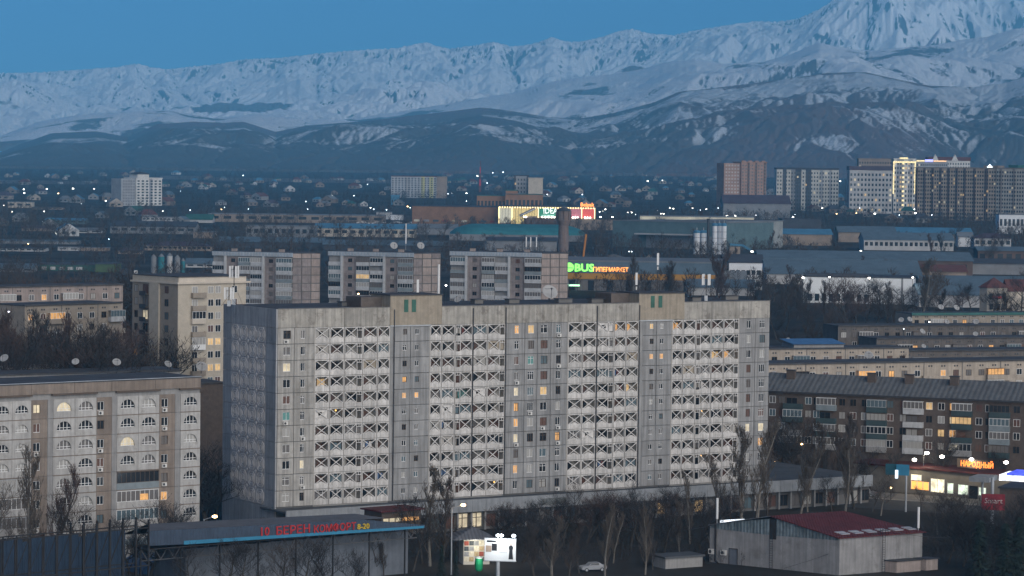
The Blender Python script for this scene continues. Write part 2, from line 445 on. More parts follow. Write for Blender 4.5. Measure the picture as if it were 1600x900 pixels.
# ================================================================ air: blue dusk haze over the plain and the mountains
hm = bpy.data.materials.new('haze_air'); hm.use_nodes = True
hn = hm.node_tree; hn.nodes.remove(hn.nodes['Principled BSDF'])
pv = hn.nodes.new('ShaderNodeVolumePrincipled'); pv.inputs['Color'].default_value = (.16, .56, 1.0, 1)
pv.inputs['Density'].default_value = 5.6e-5; pv.inputs['Anisotropy'].default_value = -0.35
hn.links.new(pv.outputs[0], hn.nodes['Material Output'].inputs['Volume'])
hb = MB().box(-9000, 9000, -400, 28500, -6, 2050).build('haze', hm)
hb['kind'] = 'stuff'
# ================================================================ materials of the town
CONC = mat('concrete_panel', (.37, .355, .33), var=.16, scale=.5, streak=.26, each=.09, bump=.3, dirt=((.20, .185, .16), .28, .56, .55))
CONC_COOL = mat('concrete_tower', (.29, .288, .285), var=.14, scale=.4, streak=.26, each=.09, bump=.3, dirt=((.17, .165, .165), .2, .58, .5))
CONC_END = mat('concrete_end_wall', (.32, .325, .335), var=.14, scale=.35, streak=.22, each=.09, bump=.3, dirt=((.15, .155, .17), .2, .57, .6))
CONC_ATTIC = mat('concrete_attic', (.36, .34, .305), var=.2, scale=.6, streak=.28, each=.09, bump=.3, dirt=((.16, .14, .12), .45, .55, .7))
RELIEF = mat('relief_concrete', (.42, .405, .40), var=.2, scale=.8, bump=.3)
LOG_W = mat('loggia_white', (.56, .54, .515), var=.14, scale=.8, streak=.22, each=.09, bump=.5, dirt=((.36, .34, .31), .9, .57, .6))
LOG_BAR = mat('loggia_frame_paint', (.62, .60, .575), var=.12, scale=1.2, streak=.1)
LOG_IN = mat('loggia_plaster', (.36, .34, .31), var=.15, scale=.7)
SLAB = mat('slab_concrete', (.30, .29, .27), var=.15)
JOINT = mat('core_concrete', (.15, .145, .14), var=.1)
BRICK_TAN = mat('machine_room_brick', (.33, .285, .225), var=.14, scale=.8, streak=.15, dirt=((.2, .17, .14), .5, .58, .5))
ROOFING = mat('bitumen_roof', (.07, .07, .075), var=.35, scale=.3)
METAL_DK = mat('dark_metal', (.05, .05, .055), rough=.55, var=.2)
METAL_LT = mat('galvanised_metal', (.42, .44, .46), rough=.4, var=.2, metal=.4)
PAINT_W = mat('white_paint', (.72, .72, .71), rough=.5, var=.08)
PAINT_DK = mat('brown_paint', (.10, .075, .06), rough=.6, var=.2)
GREEN_SH = mat('green_shutter', (.045, .13, .10), rough=.6, var=.3)
PLASTIC = mat('cream_plastic', (.62, .61, .58), rough=.5, var=.06)
G_DARK = glass('glass_dark', (.022, .025, .03))
G_MID = glass('glass_curtain', (.13, .12, .115), .3)
G_PALE = glass('glass_white_curtain', (.34, .33, .31), .35)
G_BROWN = glass('glass_brown_curtain', (.11, .055, .04), .35)
G_BLUE = glass('glass_sky', (.10, .14, .16), .15)
G_TEAL = glass('glass_teal_curtain', (.10, .26, .24), .4)
L_AMBER = glow('lit_amber_window', (1.0, .52, .18), .27)
L_WARM = glow('lit_warm_window', (1.0, .66, .30), .22)
L_PALE = glow('lit_pale_window', (1.0, .85, .58), .22)
L_LAMP = glow('bare_bulb', (1.0, .55, .15), 1.2)
def pick_glass(r):
    u = r.random()
    return G_DARK if u < .46 else G_MID if u < .68 else G_PALE if u < .78 else G_BROWN if u < .9 else G_BLUE

# ---------------------------------------------------------------- shared small geometry
def frame_mesh(w, h, split, t=.07, d=.10, fm=None, transom=0):
    """window frame: outer rim, mullions at the fractions in split, optional transom"""
    b = MB()
    b.box(0, w, 0, d, 0, t); b.box(0, w, 0, d, h - t, h); b.box(0, t, .003, d - .003, t, h - t); b.box(w - t, w, .003, d - .003, t, h - t)
    for s in split: b.box(w * s - t / 2, w * s + t / 2, .006, d - .006, t, h - t)
    if transom: b.box(t, w - t, .009, d - .009, h * transom - t / 2, h * transom + t / 2)
    return b.mesh('window', fm or PAINT_W)
def pane_mesh(w, h): return MB().quad((.04, 0, .04), (w - .04, 0, .04), (w - .04, 0, h - .04), (.04, 0, h - .04)).mesh('pane', G_DARK)
def add_window(parent, x, y, z, w, h, split=(.5,), fm=None, gm=None, transom=0, rot=(0, 0, 0), sub=True):
    key = ('win', round(w, 2), round(h, 2), split, fm.name if fm else '', transom)
    f = put('window', cached(key, lambda: frame_mesh(w, h, split, fm=fm, transom=transom)), parent, (x, y, z), rot)
    put('pane', cached(('pane', round(w, 2), round(h, 2)), lambda: pane_mesh(w, h)), f, (0, .06, 0), mat=gm or pick_glass(rnd))
    return f
def holed_panel(w, h, t, hx0, hx1, hz0, hz1, m):
    """a wall panel with a window opening: front face ring, reveals and edges"""
    b = MB(); o = [(0, 0), (w, 0), (w, h), (0, h)]; i = [(hx0, hz0), (hx1, hz0), (hx1, hz1), (hx0, hz1)]
    for k in range(4):
        j = (k + 1) % 4
        b.quad((o[k][0], 0, o[k][1]), (o[j][0], 0, o[j][1]), (i[j][0], 0, i[j][1]), (i[k][0], 0, i[k][1]))
        b.quad((i[k][0], 0, i[k][1]), (i[j][0], 0, i[j][1]), (i[j][0], t, i[j][1]), (i[k][0], t, i[k][1]))
        b.quad((o[j][0], 0, o[j][1]), (o[k][0], 0, o[k][1]), (o[k][0], t, o[k][1]), (o[j][0], t, o[j][1]))
    return b.mesh('wall_panel', m)
def solid_panel(w, h, t, m): return MB().box(0, w, 0, t, 0, h).mesh('wall_panel', m)
def ac_mesh():
    b = MB(); b.box(0, .85, -.3, 0, 0, .6); return b.mesh('air_conditioner', PLASTIC)
def fan_mesh():
    return MB().prism([(.30 + .22 * math.cos(t * math.pi / 5), .3 + .22 * math.sin(t * math.pi / 5)) for t in range(10)], 'y', -.325, -.303).mesh('fan_grille', METAL_DK)
def add_ac(parent, x, y, z):
    a = put('air_conditioner', cached('ac', ac_mesh), parent, (x, y, z)); put('fan_grille', cached('fan', fan_mesh), a)

class Facade:
    """a vertical plane through two ground points; turns pixels into (along, height) on it"""
    def __init__(s, pa, ya, pb, yb, py=600):
        s.A = at(pa, py, ya); s.B = at(pb, py, yb)
        d = Vector((s.B.x - s.A.x, s.B.y - s.A.y)); s.L = d.length; s.th = math.atan2(d.y, d.x)
        s.ux = d / s.L; s.nx = Vector((-s.ux.y, s.ux.x))
    def hit(s, px, py, off=0.0):
        d = ray(px, py); o = Vector((s.A.x, s.A.y)) + s.nx * off
        t = (o.x * s.nx.x + o.y * s.nx.y) / (d.x * s.nx.x + d.y * s.nx.y)
        p = CAM + d * t
        return (Vector((p.x, p.y)) - Vector((s.A.x, s.A.y))).dot(s.ux), p.z
    def x(s, px, py): return s.hit(px, py)[0]
    def z(s, px, py): return s.hit(px, py)[1]
    def world(s, lx, ly, z=0): return Vector((s.A.x + s.ux.x * lx + s.nx.x * ly, s.A.y + s.ux.y * lx + s.nx.y * ly, z))

# ================================================================ the big panel apartment block in the middle
fc = Facade(433.5, 495, 1201, 551, 600)
z0 = fc.z(431, 793); ztop = fc.z(435, 483)
W_END = 20.5
PH = (ztop - z0) * 25.5 / 310; AT = (ztop - z0) - 11 * PH
GZ = gz(505)
blk = empty('apartment_block', (fc.A.x, fc.A.y, z0), fc.th, 'long pale panel apartment block with rows of white crossed loggias, largest building in view', 'apartment block')
L = fc.L; HT = ztop - z0
def X(px, py=520): return fc.x(px, py)
seg_l = [X(435), X(460), X(492)]
log1 = [X(p) for p in (492, 515.5, 538, 567, 590, 609.5)]
tow1 = [X(609.5), X(616), X(641.5), X(672)]
log2 = [X(p) for p in (672, 690, 711, 738.5, 761.5, 789.5)]
cen = [X(p) for p in (789.5, 820, 840, 861, 887.5)]
log3 = [X(p) for p in (887.5, 910, 932, 959.5, 978, 998)]
tow2 = [X(998), X(1004), X(1026), X(1050)]
log4 = [X(p) for p in (1050, 1067, 1087, 1111, 1130.5, 1154.5)]
seg_r = [X(p) for p in (1154.5, 1180, 1202)]
seg_l[0] = 0; seg_r[-1] = L

# core: body of the building behind panels and loggias, roof and parapet
core = MB()
LD = 1.5
edges = [(seg_l[0], seg_l[-1], .3), (log1[0], log1[-1], LD), (tow1[0], tow1[-1], .3), (log2[0], log2[-1], LD), (cen[0], cen[-1], .3), (log3[0], log3[-1], LD),
         (tow2[0], tow2[-1], .3), (log4[0], log4[-1], LD), (seg_r[0], seg_r[-1], .3)]
for a, b, y in edges: core.box(a + (.3 if a == 0 else 0), b, y, W_END, GZ - z0 - 1, HT - .3)
core.build('wall', JOINT, blk)
MB().box(.35, L - .1, .35, W_END - .1, HT - .35, HT - .12).build('roof', ROOFING, blk)
# attic panels
att = [0] + seg_l[1:] + log1[1:] + [tow1[2], tow1[3]] + log2[1:] + cen[1:] + log3[1:] + [tow2[2], tow2[3]] + log4[1:] + seg_r[1:]
att = [x for i, x in enumerate(att) if i % 2 == 0 or x in (log1[-1], tow1[-1], cen[0], log3[-1], tow2[-1])]
if att[-1] != L: att.append(L)
for a, b in zip(att[:-1], att[1:]):
    put('attic_panel', solid_panel(b - a - .06, AT - .04, .34, CONC_ATTIC), blk, (a + .03, -.04 - rnd.random() * .03, 11 * PH + .02))
MB().box(-.05, L + .05, -.12, .36, HT - .02, HT + .10).build('parapet_cap', mat('old_tin_cap', (.16, .155, .15), rough=.6, var=.3), blk)

LIT = {('l', 5, 0): G_TEAL, ('l', 2, 0): L_PALE, ('t1', 3, 0): L_AMBER, ('t1', 4, 0): L_AMBER, ('t1', 4, 1): L_AMBER, ('c', 0, 0): L_AMBER, ('c', 0, 1): L_WARM, ('c', 4, 0): L_PALE,
       ('c', 5, 0): L_AMBER, ('c', 6, 0): L_AMBER, ('c', 7, 0): L_PALE, ('c', 7, 3): L_AMBER, ('c', 9, 0): L_AMBER, ('c', 2, 1): G_TEAL, ('c', 4, 2): L_WARM, ('t2', 0, 0): L_WARM, ('t2', 2, 0): L_AMBER,
       ('t2', 2, 1): L_AMBER, ('r', 1, 0): G_PALE, ('r', 7, 0): L_PALE, ('r', 7, 1): L_PALE, ('r', 8, 1): L_AMBER, ('c', 10, 2): G_PALE, ('l', 8, 1): L_PALE}
def bays(edges, key, ww, wh, sill, splits, m, lean=(.5, .5, .5, .5)):
    for c, (a, b) in enumerate(zip(edges[:-1], edges[1:])):
        pw = b - a - .11
        w_ = ww[c]
        hx = pw * lean[c] - w_ / 2
        pm = holed_panel(pw, PH - .10, .25, hx, hx + w_, sill, sill + wh, m)
        for r in range(11):
            zr = (10 - r) * PH
            put('wall_panel', pm, blk, (a + .055, -rnd.random() * .025, zr + .05))
            sp = splits[c] if rnd.random() < .75 else ((.4,) if rnd.random() < .5 else (.5,))
            fm = PAINT_W if rnd.random() < .7 else PAINT_DK
            add_window(blk, a + .055 + hx, .08, zr + .05 + sill, w_, wh, sp, fm, LIT.get((key, r, c)) or pick_glass(rnd), transom=.72 if rnd.random() < .3 else 0)
            if key in 'lc' and rnd.random() < .2: add_ac(blk, a + hx + .1, -.04, zr + sill - .72)
bays(seg_l, 'l', (1.45, .85), 1.45, .85, ((.5,), (.6,)), CONC, (.56, .42))
bays(cen, 'c', (.95, 1.3, 1.45, 1.0), 1.5, .85, ((.5,), (.33, .66), (.5,), (.5,)), CONC_COOL, (.6, .5, .5, .45))
bays(seg_r, 'r', (1.0, 1.3), 1.5, .85, ((.4,), (.33, .66)), CONC_COOL, (.62, .5))
# stair towers: narrow blank strip, then two bays with a small window each
for tw, key in ((tow1, 't1'), (tow2, 't2')):
    sm = solid_panel(tw[1] - tw[0] - .05, 3 * PH - .05, .3, CONC_COOL)
    for k in range(4):
        hh = 3 * PH - .05 if k < 3 else 2 * PH - .05
        put('wall_panel', sm if k < 3 else solid_panel(tw[1] - tw[0] - .05, hh, .3, CONC_COOL), blk, (tw[0] + .025, -.05, k * 3 * PH + .02))
    bays(tw[1:], key, (.85, .85), 1.0, 1.15, ((.5,), (.5,)), CONC_COOL, (.66, .34))
    MB().box(tw[0] - .1, tw[-1] + .1, -.22, .0, 11 * PH - .14, 11 * PH + .06).build('flashing', METAL_LT, blk)

# loggias
def screen_mesh(w, slot):
    """parapet, posts, head and the filled triangle under the cross; slot: 0 none, 1 at the right end, -1 at the left end"""
    b = MB(); p = .13; zb, zt = .80, PH - .22
    sw = w * .28 if slot else 0
    xa, xb = (p, w - p - (sw if slot > 0 else 0)) if slot >= 0 else (p + sw, w - p)
    b.box(0, w, 0, .14, .05, zb)
    b.box(0, w, .002, .14, zt, PH - .05)
    b.box(0, p, .004, .13, zb, zt); b.box(w - p, w, .004, .13, zb, zt)
    if slot > 0: b.box(xb, xb + p, .004, .13, zb, zt)
    if slot < 0: b.box(xa - p, xa, .004, .13, zb, zt)
    mid = (xa + xb) / 2; zm = (zb + zt) / 2
    b.prism([(xa + .12, zb), (xb - .12, zb), (mid + .12, zm - .42), (mid - .12, zm - .42)], 'y', .03, .12)
    if slot:   # small square lights in the narrow field
        s0, s1 = (xb + p, w - p) if slot > 0 else (p, xa - p)
        b.box(s0, s1, .01, .12, zt - .5, zt - .38)
        b.box((s0 + s1) / 2 - .05, (s0 + s1) / 2 + .05, .008, .12, zt - .38, zt)
    # raised scallops on the parapet
    n = max(3, int(w / .55))
    for i in range(n):
        u = p + (w - 2 * p) * (i + .5) / n; ru = (w - 2 * p) / n * .42
        b.prism([(u - ru, .25), (u + ru, .25), (u + ru * .6, .62), (u, .78), (u - ru * .6, .62)], 'y', -.035, .0)
    return b.mesh('loggia_screen', LOG_W)
def brace_mesh(w, slot):
    b = MB(); p = .13; zb, zt = .80, PH - .22; sw = w * .28 if slot else 0
    xa, xb = (p, w - p - (sw if slot > 0 else 0)) if slot >= 0 else (p + sw, w - p)
    b.bar((xa, .05, zt), (xb, .05, zb), .12, .13); b.bar((xb, .06, zt), (xa, .06, zb), .12, .13)
    return b.mesh('cross_brace', LOG_BAR)
def glaze_mesh(w):
    b = MB(); zb, zt = .86, PH - .28
    n = max(3, int(w / .75))
    b.box(.1, w - .1, .2, .26, zb, zb + .07); b.box(.1, w - .1, .2, .26, zt - .07, zt)
    for i in range(n + 1):
        u = .12 + (w - .24) * i / n
        b.box(u - .035, u + .035, .203, .257, zb + .07, zt - .07)
    return b.mesh('loggia_glazing', PAINT_W)
RED_CL = mat('red_cloth', (.16, .06, .055), var=.2); BLUE_CL = mat('blue_cloth', (.10, .16, .28), var=.2)
LOGLIT = {(0, 3, 0): L_WARM, (0, 5, 1): 'bulb', (2, 0, 3): L_AMBER, (2, 0, 4): L_AMBER, (2, 4, 4): L_WARM, (3, 0, 0): L_AMBER, (3, 2, 3): L_WARM, (3, 2, 4): L_AMBER, (1, 10, 4): 'bulb',
          (3, 6, 1): G_BROWN, (3, 6, 2): 'bulb', (3, 9, 2): 'bulb', (0, 8, 0): G_BROWN, (1, 4, 2): G_TEAL, (0, 1, 2): G_PALE, (0, 9, 0): G_BROWN}
SLOT = [(0, 0, 1, 0, 0), (0, 0, -1, 0, 1), (0, 0, 1, 0, 0), (0, 0, -1, 0, 1)]
for gi, lg in enumerate((log1, log2, log3, log4)):
    for r in range(12):
        MB().box(lg[0] + .02, lg[-1] - .02, .15, LD, r * PH - .12 if r else -.3, r * PH + .05).build('floor_slab', SLAB, blk)
    for c, x in enumerate(lg):
        MB().box(x - .09, x + .09, .10 if 0 < c < 5 else -.02, LD - .004, 0, 11 * PH).build('partition', LOG_IN, blk)
    for c, (a, b) in enumerate(zip(lg[:-1], lg[1:])):
        w_ = b - a - .14; sl_ = SLOT[gi][c]
        sm = screen_mesh(w_, sl_); bm_ = brace_mesh(w_, sl_); gm_ = glaze_mesh(w_); dw = min(2.2, w_ * .6); pm2 = pane_mesh(w_ - .25, PH - 1.4)
        MB().quad((a + .09, LD - .004, 0), (b - .09, LD - .004, 0), (b - .09, LD - .004, 11 * PH), (a + .09, LD - .004, 11 * PH)).build('back_wall', LOG_IN, blk)
        side = rnd.random() < .5
        dm = cached(('bdoor', round(dw, 2)), lambda: frame_mesh(dw, 2.15, (.45,), t=.08, d=.06, fm=PAINT_DK))
        pm = cached(('bpane', round(dw, 2)), lambda: pane_mesh(dw, 2.15))
        for r in range(11):
            zr = (10 - r) * PH
            s = put('loggia_screen', sm, blk, (a + .07, -.05 - rnd.random() * .03, zr))
            put('cross_brace', bm_, s)
            lit = LOGLIT.get((gi, r, c))
            dx_ = .15 if (side if rnd.random() < .8 else not side) else w_ - dw - .05
            d = put('balcony_door', dm, blk, (a + .07 + dx_, LD - .09, zr + .08))
            put('pane', pm, d, (0, .03, 0), mat=lit if lit not in (None, 'bulb') else rnd.choice((G_DARK, G_DARK, G_DARK, G_BROWN, G_BROWN, G_MID)))
            if lit == 'bulb':
                put('ceiling_bulb', cached('bulb', lambda: MB().lathe([(.02, -.22), (.16, -.12), (.16, 0), (.02, .12)], 8).mesh('ceiling_bulb', L_LAMP)), blk, (a + w_ * .6, .6, zr + PH - .5))
            elif rnd.random() < .05 and lit is None:
                put('infill_panel', cached(('inf', round(w_, 2)), lambda: MB().box(.14, w_ - .14, .15, .22, .9, 1.5).box(.14, w_ * .3, .15, .22, 1.5, PH - .3).box(w_ * .55, w_ - .14, .15, .22, 1.5, PH - .3).box(w_ * .3, w_ * .55, .15, .22, PH - .7, PH - .3).mesh('infill_panel', PAINT_W)), blk, (a + .07, 0, zr), mat=rnd.choice((LOG_IN, LOG_BAR, BRICK_TAN, SLAB)))
            elif rnd.random() < .05 and lit is None:
                for q in range(3): put('hanging_cloth', cached('cloth', lambda: MB().box(0, .55, .4, .43, 0, 1.0).mesh('hanging_cloth', PAINT_W)), blk, (a + .3 + q * .7, .1, zr + 1.15 + .1 * rnd.random()), mat=rnd.choice((LOG_BAR, RED_CL, BLUE_CL, LOG_IN)))
            elif rnd.random() < .24 and lit is None:
                g_ = put('loggia_glazing', gm_, blk, (a + .07, 0, zr), mat=rnd.choice((PAINT_W, PAINT_W, PAINT_DK)))
                put('pane', pm2, g_, (.1, .23, .86), mat=rnd.choice((G_MID, G_BLUE, G_DARK, G_MID)))
# drain pipes beside the loggias
for p in (738.7, 932.3, 998.5, 615.5, 789.8):
    MB().tube((X(p), -.16, 0), (X(p), -.16, HT - .4), .11, k=8).build('drain_pipe', METAL_DK, blk)
# lift machine rooms on the roof, flush with the stair towers
for p0, p1, p2, pt, py_ in ((609.5, 690, 640, 462, 485), (998, 1069, 1025, 459, 483)):
    a, b = fc.x(p0, 480), fc.x(p1, 480); zt = fc.z(p0, pt) - z0
    r = MB().box(a, b, -.13, 7.0, 11 * PH + .1, zt).build('machine_room', BRICK_TAN, blk)
    MB().box(a - .2, b + .2, -.35, 7.2, zt, zt + .18).build('roof_slab', ROOFING, r)
    for k in (-1, 1):
        xm = fc.x(p2 + k * 6.0, py_)
        MB().box(xm - .42, xm + .42, -.2, -.1, HT - .9, HT + 1.3).build('shutter', GREEN_SH, r)
    a2 = a - 4.2
    MB().box(a2, a - .02, 3.0, 8.5, HT - .12, HT + 1.7).build('vent_house', mat('dark_brick', (.12, .10, .09), var=.2, scale=1), blk)

# the end wall: plain strips at both sides, a carpet of raised rings between
EW = [0, .19 * W_END, .84 * W_END, W_END]
for r in range(11):
    for k in range(3):
        p = put('end_panel', cached(('endp', k), lambda: MB().box(-.3, 0, EW[k] + .04, EW[k + 1] - .04, .03, PH - .03).mesh('end_panel', (CONC_END, RELIEF)[k == 1])), blk, (-.0 + .3 * 0 - rnd.random() * .03, 0, r * PH))
for k in range(3):
    MB().box(-.33, 0, EW[k] + .03, EW[k + 1] - .03, 11 * PH + .02, HT - .02).build('end_panel', CONC_END, blk)
    MB().box(-.31, 0, EW[k] + .03, EW[k + 1] - .03, GZ - z0 - 1, -.03).build('end_panel', CONC_END, blk)
def ring_mesh(w, h, t, d):
    b = MB()
    def oct(s, w, h):
        c = .24 * w; return [(-w/2 + c, -h/2), (w/2 - c, -h/2), (w/2, -h/2 + c), (w/2, h/2 - c), (w/2 - c, h/2), (-w/2 + c, h/2), (-w/2, h/2 - c), (-w/2, -h/2 + c)]
    for (ww, hh, tt) in ((w, h, t), (w * .62, h * .72, t * .9), (w * .3, h * .4, t * .7)):
        o = oct(0, ww, hh); i = oct(0, ww - 2 * tt, hh - 2 * tt)
        for k in range(8):
            j = (k + 1) % 8
            b.quad((-d, o[k][0], o[k][1]), (-d, o[j][0], o[j][1]), (-d, i[j][0], i[j][1]), (-d, i[k][0], i[k][1]))
            b.quad((0, o[k][0], o[k][1]), (0, o[j][0], o[j][1]), (-d, o[j][0], o[j][1]), (-d, o[k][0], o[k][1]))
            b.quad((0, i[k][0], i[k][1]), (0, i[j][0], i[j][1]), (-d, i[j][0], i[j][1]), (-d, i[k][0], i[k][1]))
    return b.mesh('relief_ring', mat('relief_pale', (.56, .535, .52), var=.2, scale=.8))
rw = (EW[2] - EW[1]) / 4
rm = ring_mesh(rw * .84, PH * .9, .17, .09)
dm_ = MB().prism([(-.3, 0), (0, -.3), (.3, 0), (0, .3)], 'x', -.12, 0).mesh('relief_diamond', bpy.data.materials['relief_pale'])
for r in range(11):
    for k in range(4):
        put('relief_ring', rm, blk, (-.33, EW[1] + (k + .5) * rw, (r + .5) * PH))
        if 0 < r and k < 3: put('relief_diamond', dm_, blk, (-.335, EW[1] + (k + 1) * rw, r * PH))

DISH_M = mat('dish_grey', (.36, .36, .36), rough=.6, var=.12)
# things on the roof of the big block
def dish(name_label, p, r, az, el, group, m=None):
    """satellite dish: bowl, feed arm and mast"""
    o = empty('satellite_dish', p, az, name_label, 'satellite dish', group)
    def bowl():
        b = MB(); pr = [(0.05, 0), (.35, .04), (.7, .13), (1, .28)]
        b.lathe([(a, c) for a, c in pr] + [(.97, .31), (.66, .17), (.3, .08), (.04, .05)], 16); return b.mesh('reflector', PLASTIC, True)
    bw = put('reflector', cached('dishbowl', bowl), o, (0, 0, r * 1.1), (R(90 - el), 0, 0), (r, r, r), m or DISH_M)
    put('feed_arm', cached('dishfeed', lambda: MB().bar((0, -.9, .25), (0, -.1, .95), .05, .05).bar((.6, .5, .2), (0, 0, .95), .03, .03).bar((-.6, .5, .2), (0, 0, .95), .03, .03).box(-.08, .08, -.08, .08, .9, 1.05).mesh('feed_arm', METAL_DK)), bw)
    put('mast', cached('dishmast', lambda: MB().tube((0, .1, 0), (0, .1, 1.1), .06, k=6).mesh('mast', METAL_DK)), o, (0, 0, 0), (0, 0, 0), (r, r, r))
    return o
def antenna(label, p, h, kind, group=None):
    """mobile phone antenna panels on a mast with guy struts"""
    o = empty('phone_antenna', p, 0, label, 'antenna', group)
    MB().tube((0, 0, 0), (0, 0, h), .07, k=6).build('mast', METAL_DK if kind != 'white' else METAL_LT, o)
    if kind == 'panel':
        MB().box(-.2, .2, -.28, -.1, h - 2.2, h + .1).build('antenna_panel', PAINT_W, o)
        MB().box(-.12, .12, -.2, -.08, h - 3.1, h - 2.5).build('radio_unit', PLASTIC, o)
    elif kind == 'white':
        MB().tube((0, 0, h * .25), (0, 0, h), .2, k=8).build('antenna_panel', PAINT_W, o)
    elif kind == 'cluster':
        for k in range(4):
            t = k * 1.57 + .5
            MB().box(.8 * math.cos(t) - .16, .8 * math.cos(t) + .16, .8 * math.sin(t) - .1, .8 * math.sin(t) + .1, h - 2.2, h - .1).build('antenna_panel', PAINT_W, o)
            MB().bar((0, 0, h - .7), (.8 * math.cos(t), .8 * math.sin(t), h - .7), .06, .06).build('bracket', METAL_DK, o)
        MB().box(-.3, .3, -.3, .3, 0, 1.0).build('cabinet', METAL_LT, o)
    b = MB(); b.bar((0, 0, h * .55), (1.5, .4, 0), .04, .04); b.bar((0, 0, h * .55), (-1.4, .5, 0), .04, .04); b.build('strut', METAL_DK, o)
    return o
def roofpt(px, off):
    """point on the big block's roof in the column px, off metres behind the facade"""
    lx = fc.hit(px, 475, off)[0]
    return fc.world(lx, off, ztop - .12)
antenna('tall white antenna pole beside the left machine room of the long block', roofpt(685, 3), 7.5, 'white')
antenna('white panel antenna left of the right machine room of the long block', roofpt(994, 4), 5.5, 'panel')
antenna('tallest white panel antenna behind the right machine room of the long block', roofpt(1027, 9), 9.0, 'panel')
antenna('cluster of phone antennas on the right end of the long block roof', roofpt(1103, 6), 5.2, 'cluster')
antenna('antenna mast with radios on the left rear corner of the long block', fc.world(1.0, W_END - 1.5, ztop - .12), 7.0, 'cluster')
antenna('small antenna mast on the left machine room of the long block', fc.world(X(666, 470), 3, ztop + 2.0), 2.6, 'panel')
dish('large pale dish on the roof of the long block near its centre', roofpt(858, 12), 1.5, R(20), 35, None)
dish('small dish on the roof of the long block beside the left machine room', roofpt(716, 8), .8, R(-30), 40, None)
for k, (p, off, ww) in enumerate(((880, 8, 3.0), (800, 9, 2.2), (930, 6, 2.6), (1085, 5, 2.0), (1140, 9, 3.0), (540, 9, 2.4), (745, 10, 1.8))):
    q = roofpt(p, off)
    lab = ('wide low vent box on the long block roof behind the pale dish', 'low vent box on the long block roof left of the pale dish', 'low vent box on the long block roof right of the pale dish', 'small vent box left of the roof antenna cluster on the long block', 'wide vent box right of the roof antenna cluster on the long block',
           'low vent box on the left part of the long block roof', 'smallest vent box on the long block roof near the small dish')[k]
    o = empty('roof_vent', q, fc.th, lab, 'roof vent', 'vent boxes on the long block roof')
    MB().box(-ww / 2, ww / 2, -.8, .8, 0, .7).build('shaft', JOINT, o); MB().box(-ww / 2 - .15, ww / 2 + .15, -.95, .95, .703, .82).build('cap', ROOFING, o)
# ================================================================ other apartment blocks
BROWN_W = mat('tan_panel', (.225, .185, .155), each=.1, var=.16, scale=.5, streak=.15, bump=.2, dirt=((.14, .115, .095), .3, .57, .5))
GREY_W = mat('grey_panel', (.27, .265, .26), var=.14, scale=.5, streak=.12, bump=.2)
WHITE_W = mat('white_loggia', (.41, .40, .385), var=.14, scale=.7, streak=.16, each=.08, dirt=((.28, .265, .24), .6, .54, .65))
GREY_PAINT = mat('grey_balcony', (.20, .235, .25), var=.18, scale=.8)
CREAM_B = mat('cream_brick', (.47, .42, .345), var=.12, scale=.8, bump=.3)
CREAM_SH = mat('shaded_cream_brick', (.30, .26, .215), var=.12, scale=.8, bump=.3)  # cream brick with the side wall's shade put into the colour
CREAM_ATT = mat('cream_plaster', (.56, .50, .42), var=.1)
BROWN_BR = mat('brown_brick', (.105, .082, .07), var=.2, scale=1.2, bump=.3, dirt=((.08, .065, .058), .4, .55, .6))
GREEN_P = mat('dark_green_panel', (.045, .07, .075), var=.2)
SLATE = mat('slate_roof', (.12, .125, .13), var=.22, scale=.6, ribs=1.1)
PINK_P = mat('pinkish_panel', each=.1, col=(.33, .275, .25), var=.16, scale=.5, streak=.15, dirt=((.2, .17, .155), .35, .57, .5))
PLUM_P = mat('pebble_panel', each=.12, col=(.235, .205, .20), var=.22, scale=.7, streak=.15, bump=.3)
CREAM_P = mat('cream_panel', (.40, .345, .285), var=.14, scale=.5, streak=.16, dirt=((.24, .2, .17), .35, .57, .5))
TIN_BLUE = mat('tin_fringe', (.33, .38, .43), var=.2, scale=1)
PALE_BALC = mat('pale_balcony', (.44, .45, .46), var=.18, scale=.8, streak=.1)

def rsub(f, parent, z):
    return f

class Slab:
    """an apartment block on a facade plane; everything hangs from one empty at its left corner"""
    def __init__(s, name, label, cat, pa, ya, pb, yb, py, base, top, depth, wall, group=None, core_off=.25, roof=True):
        s.f = Facade(pa, ya, pb, yb, py); s.base = base; s.top = top; s.D = depth
        s.o = empty(name, (s.f.A.x, s.f.A.y, base), s.f.th, label, cat, group)
        s.H = top - base; s.L = s.f.L
        MB().box(0, s.L, core_off, depth, -1.5, s.H - .05).build('wall', wall, s.o)
        if roof: MB().box(-.12, s.L + .12, core_off - .4, depth + .15, s.H - .047, s.H + .14).build('roof', ROOFING, s.o)
    def x(s, px, py): return s.f.x(px, py)
    def z(s, px, py): return s.f.z(px, py) - s.base
    def box(s, name, m, x0, x1, y0, y1, z0, z1): return MB().box(x0, x1, y0, y1, z0, z1).build(name, m, s.o)

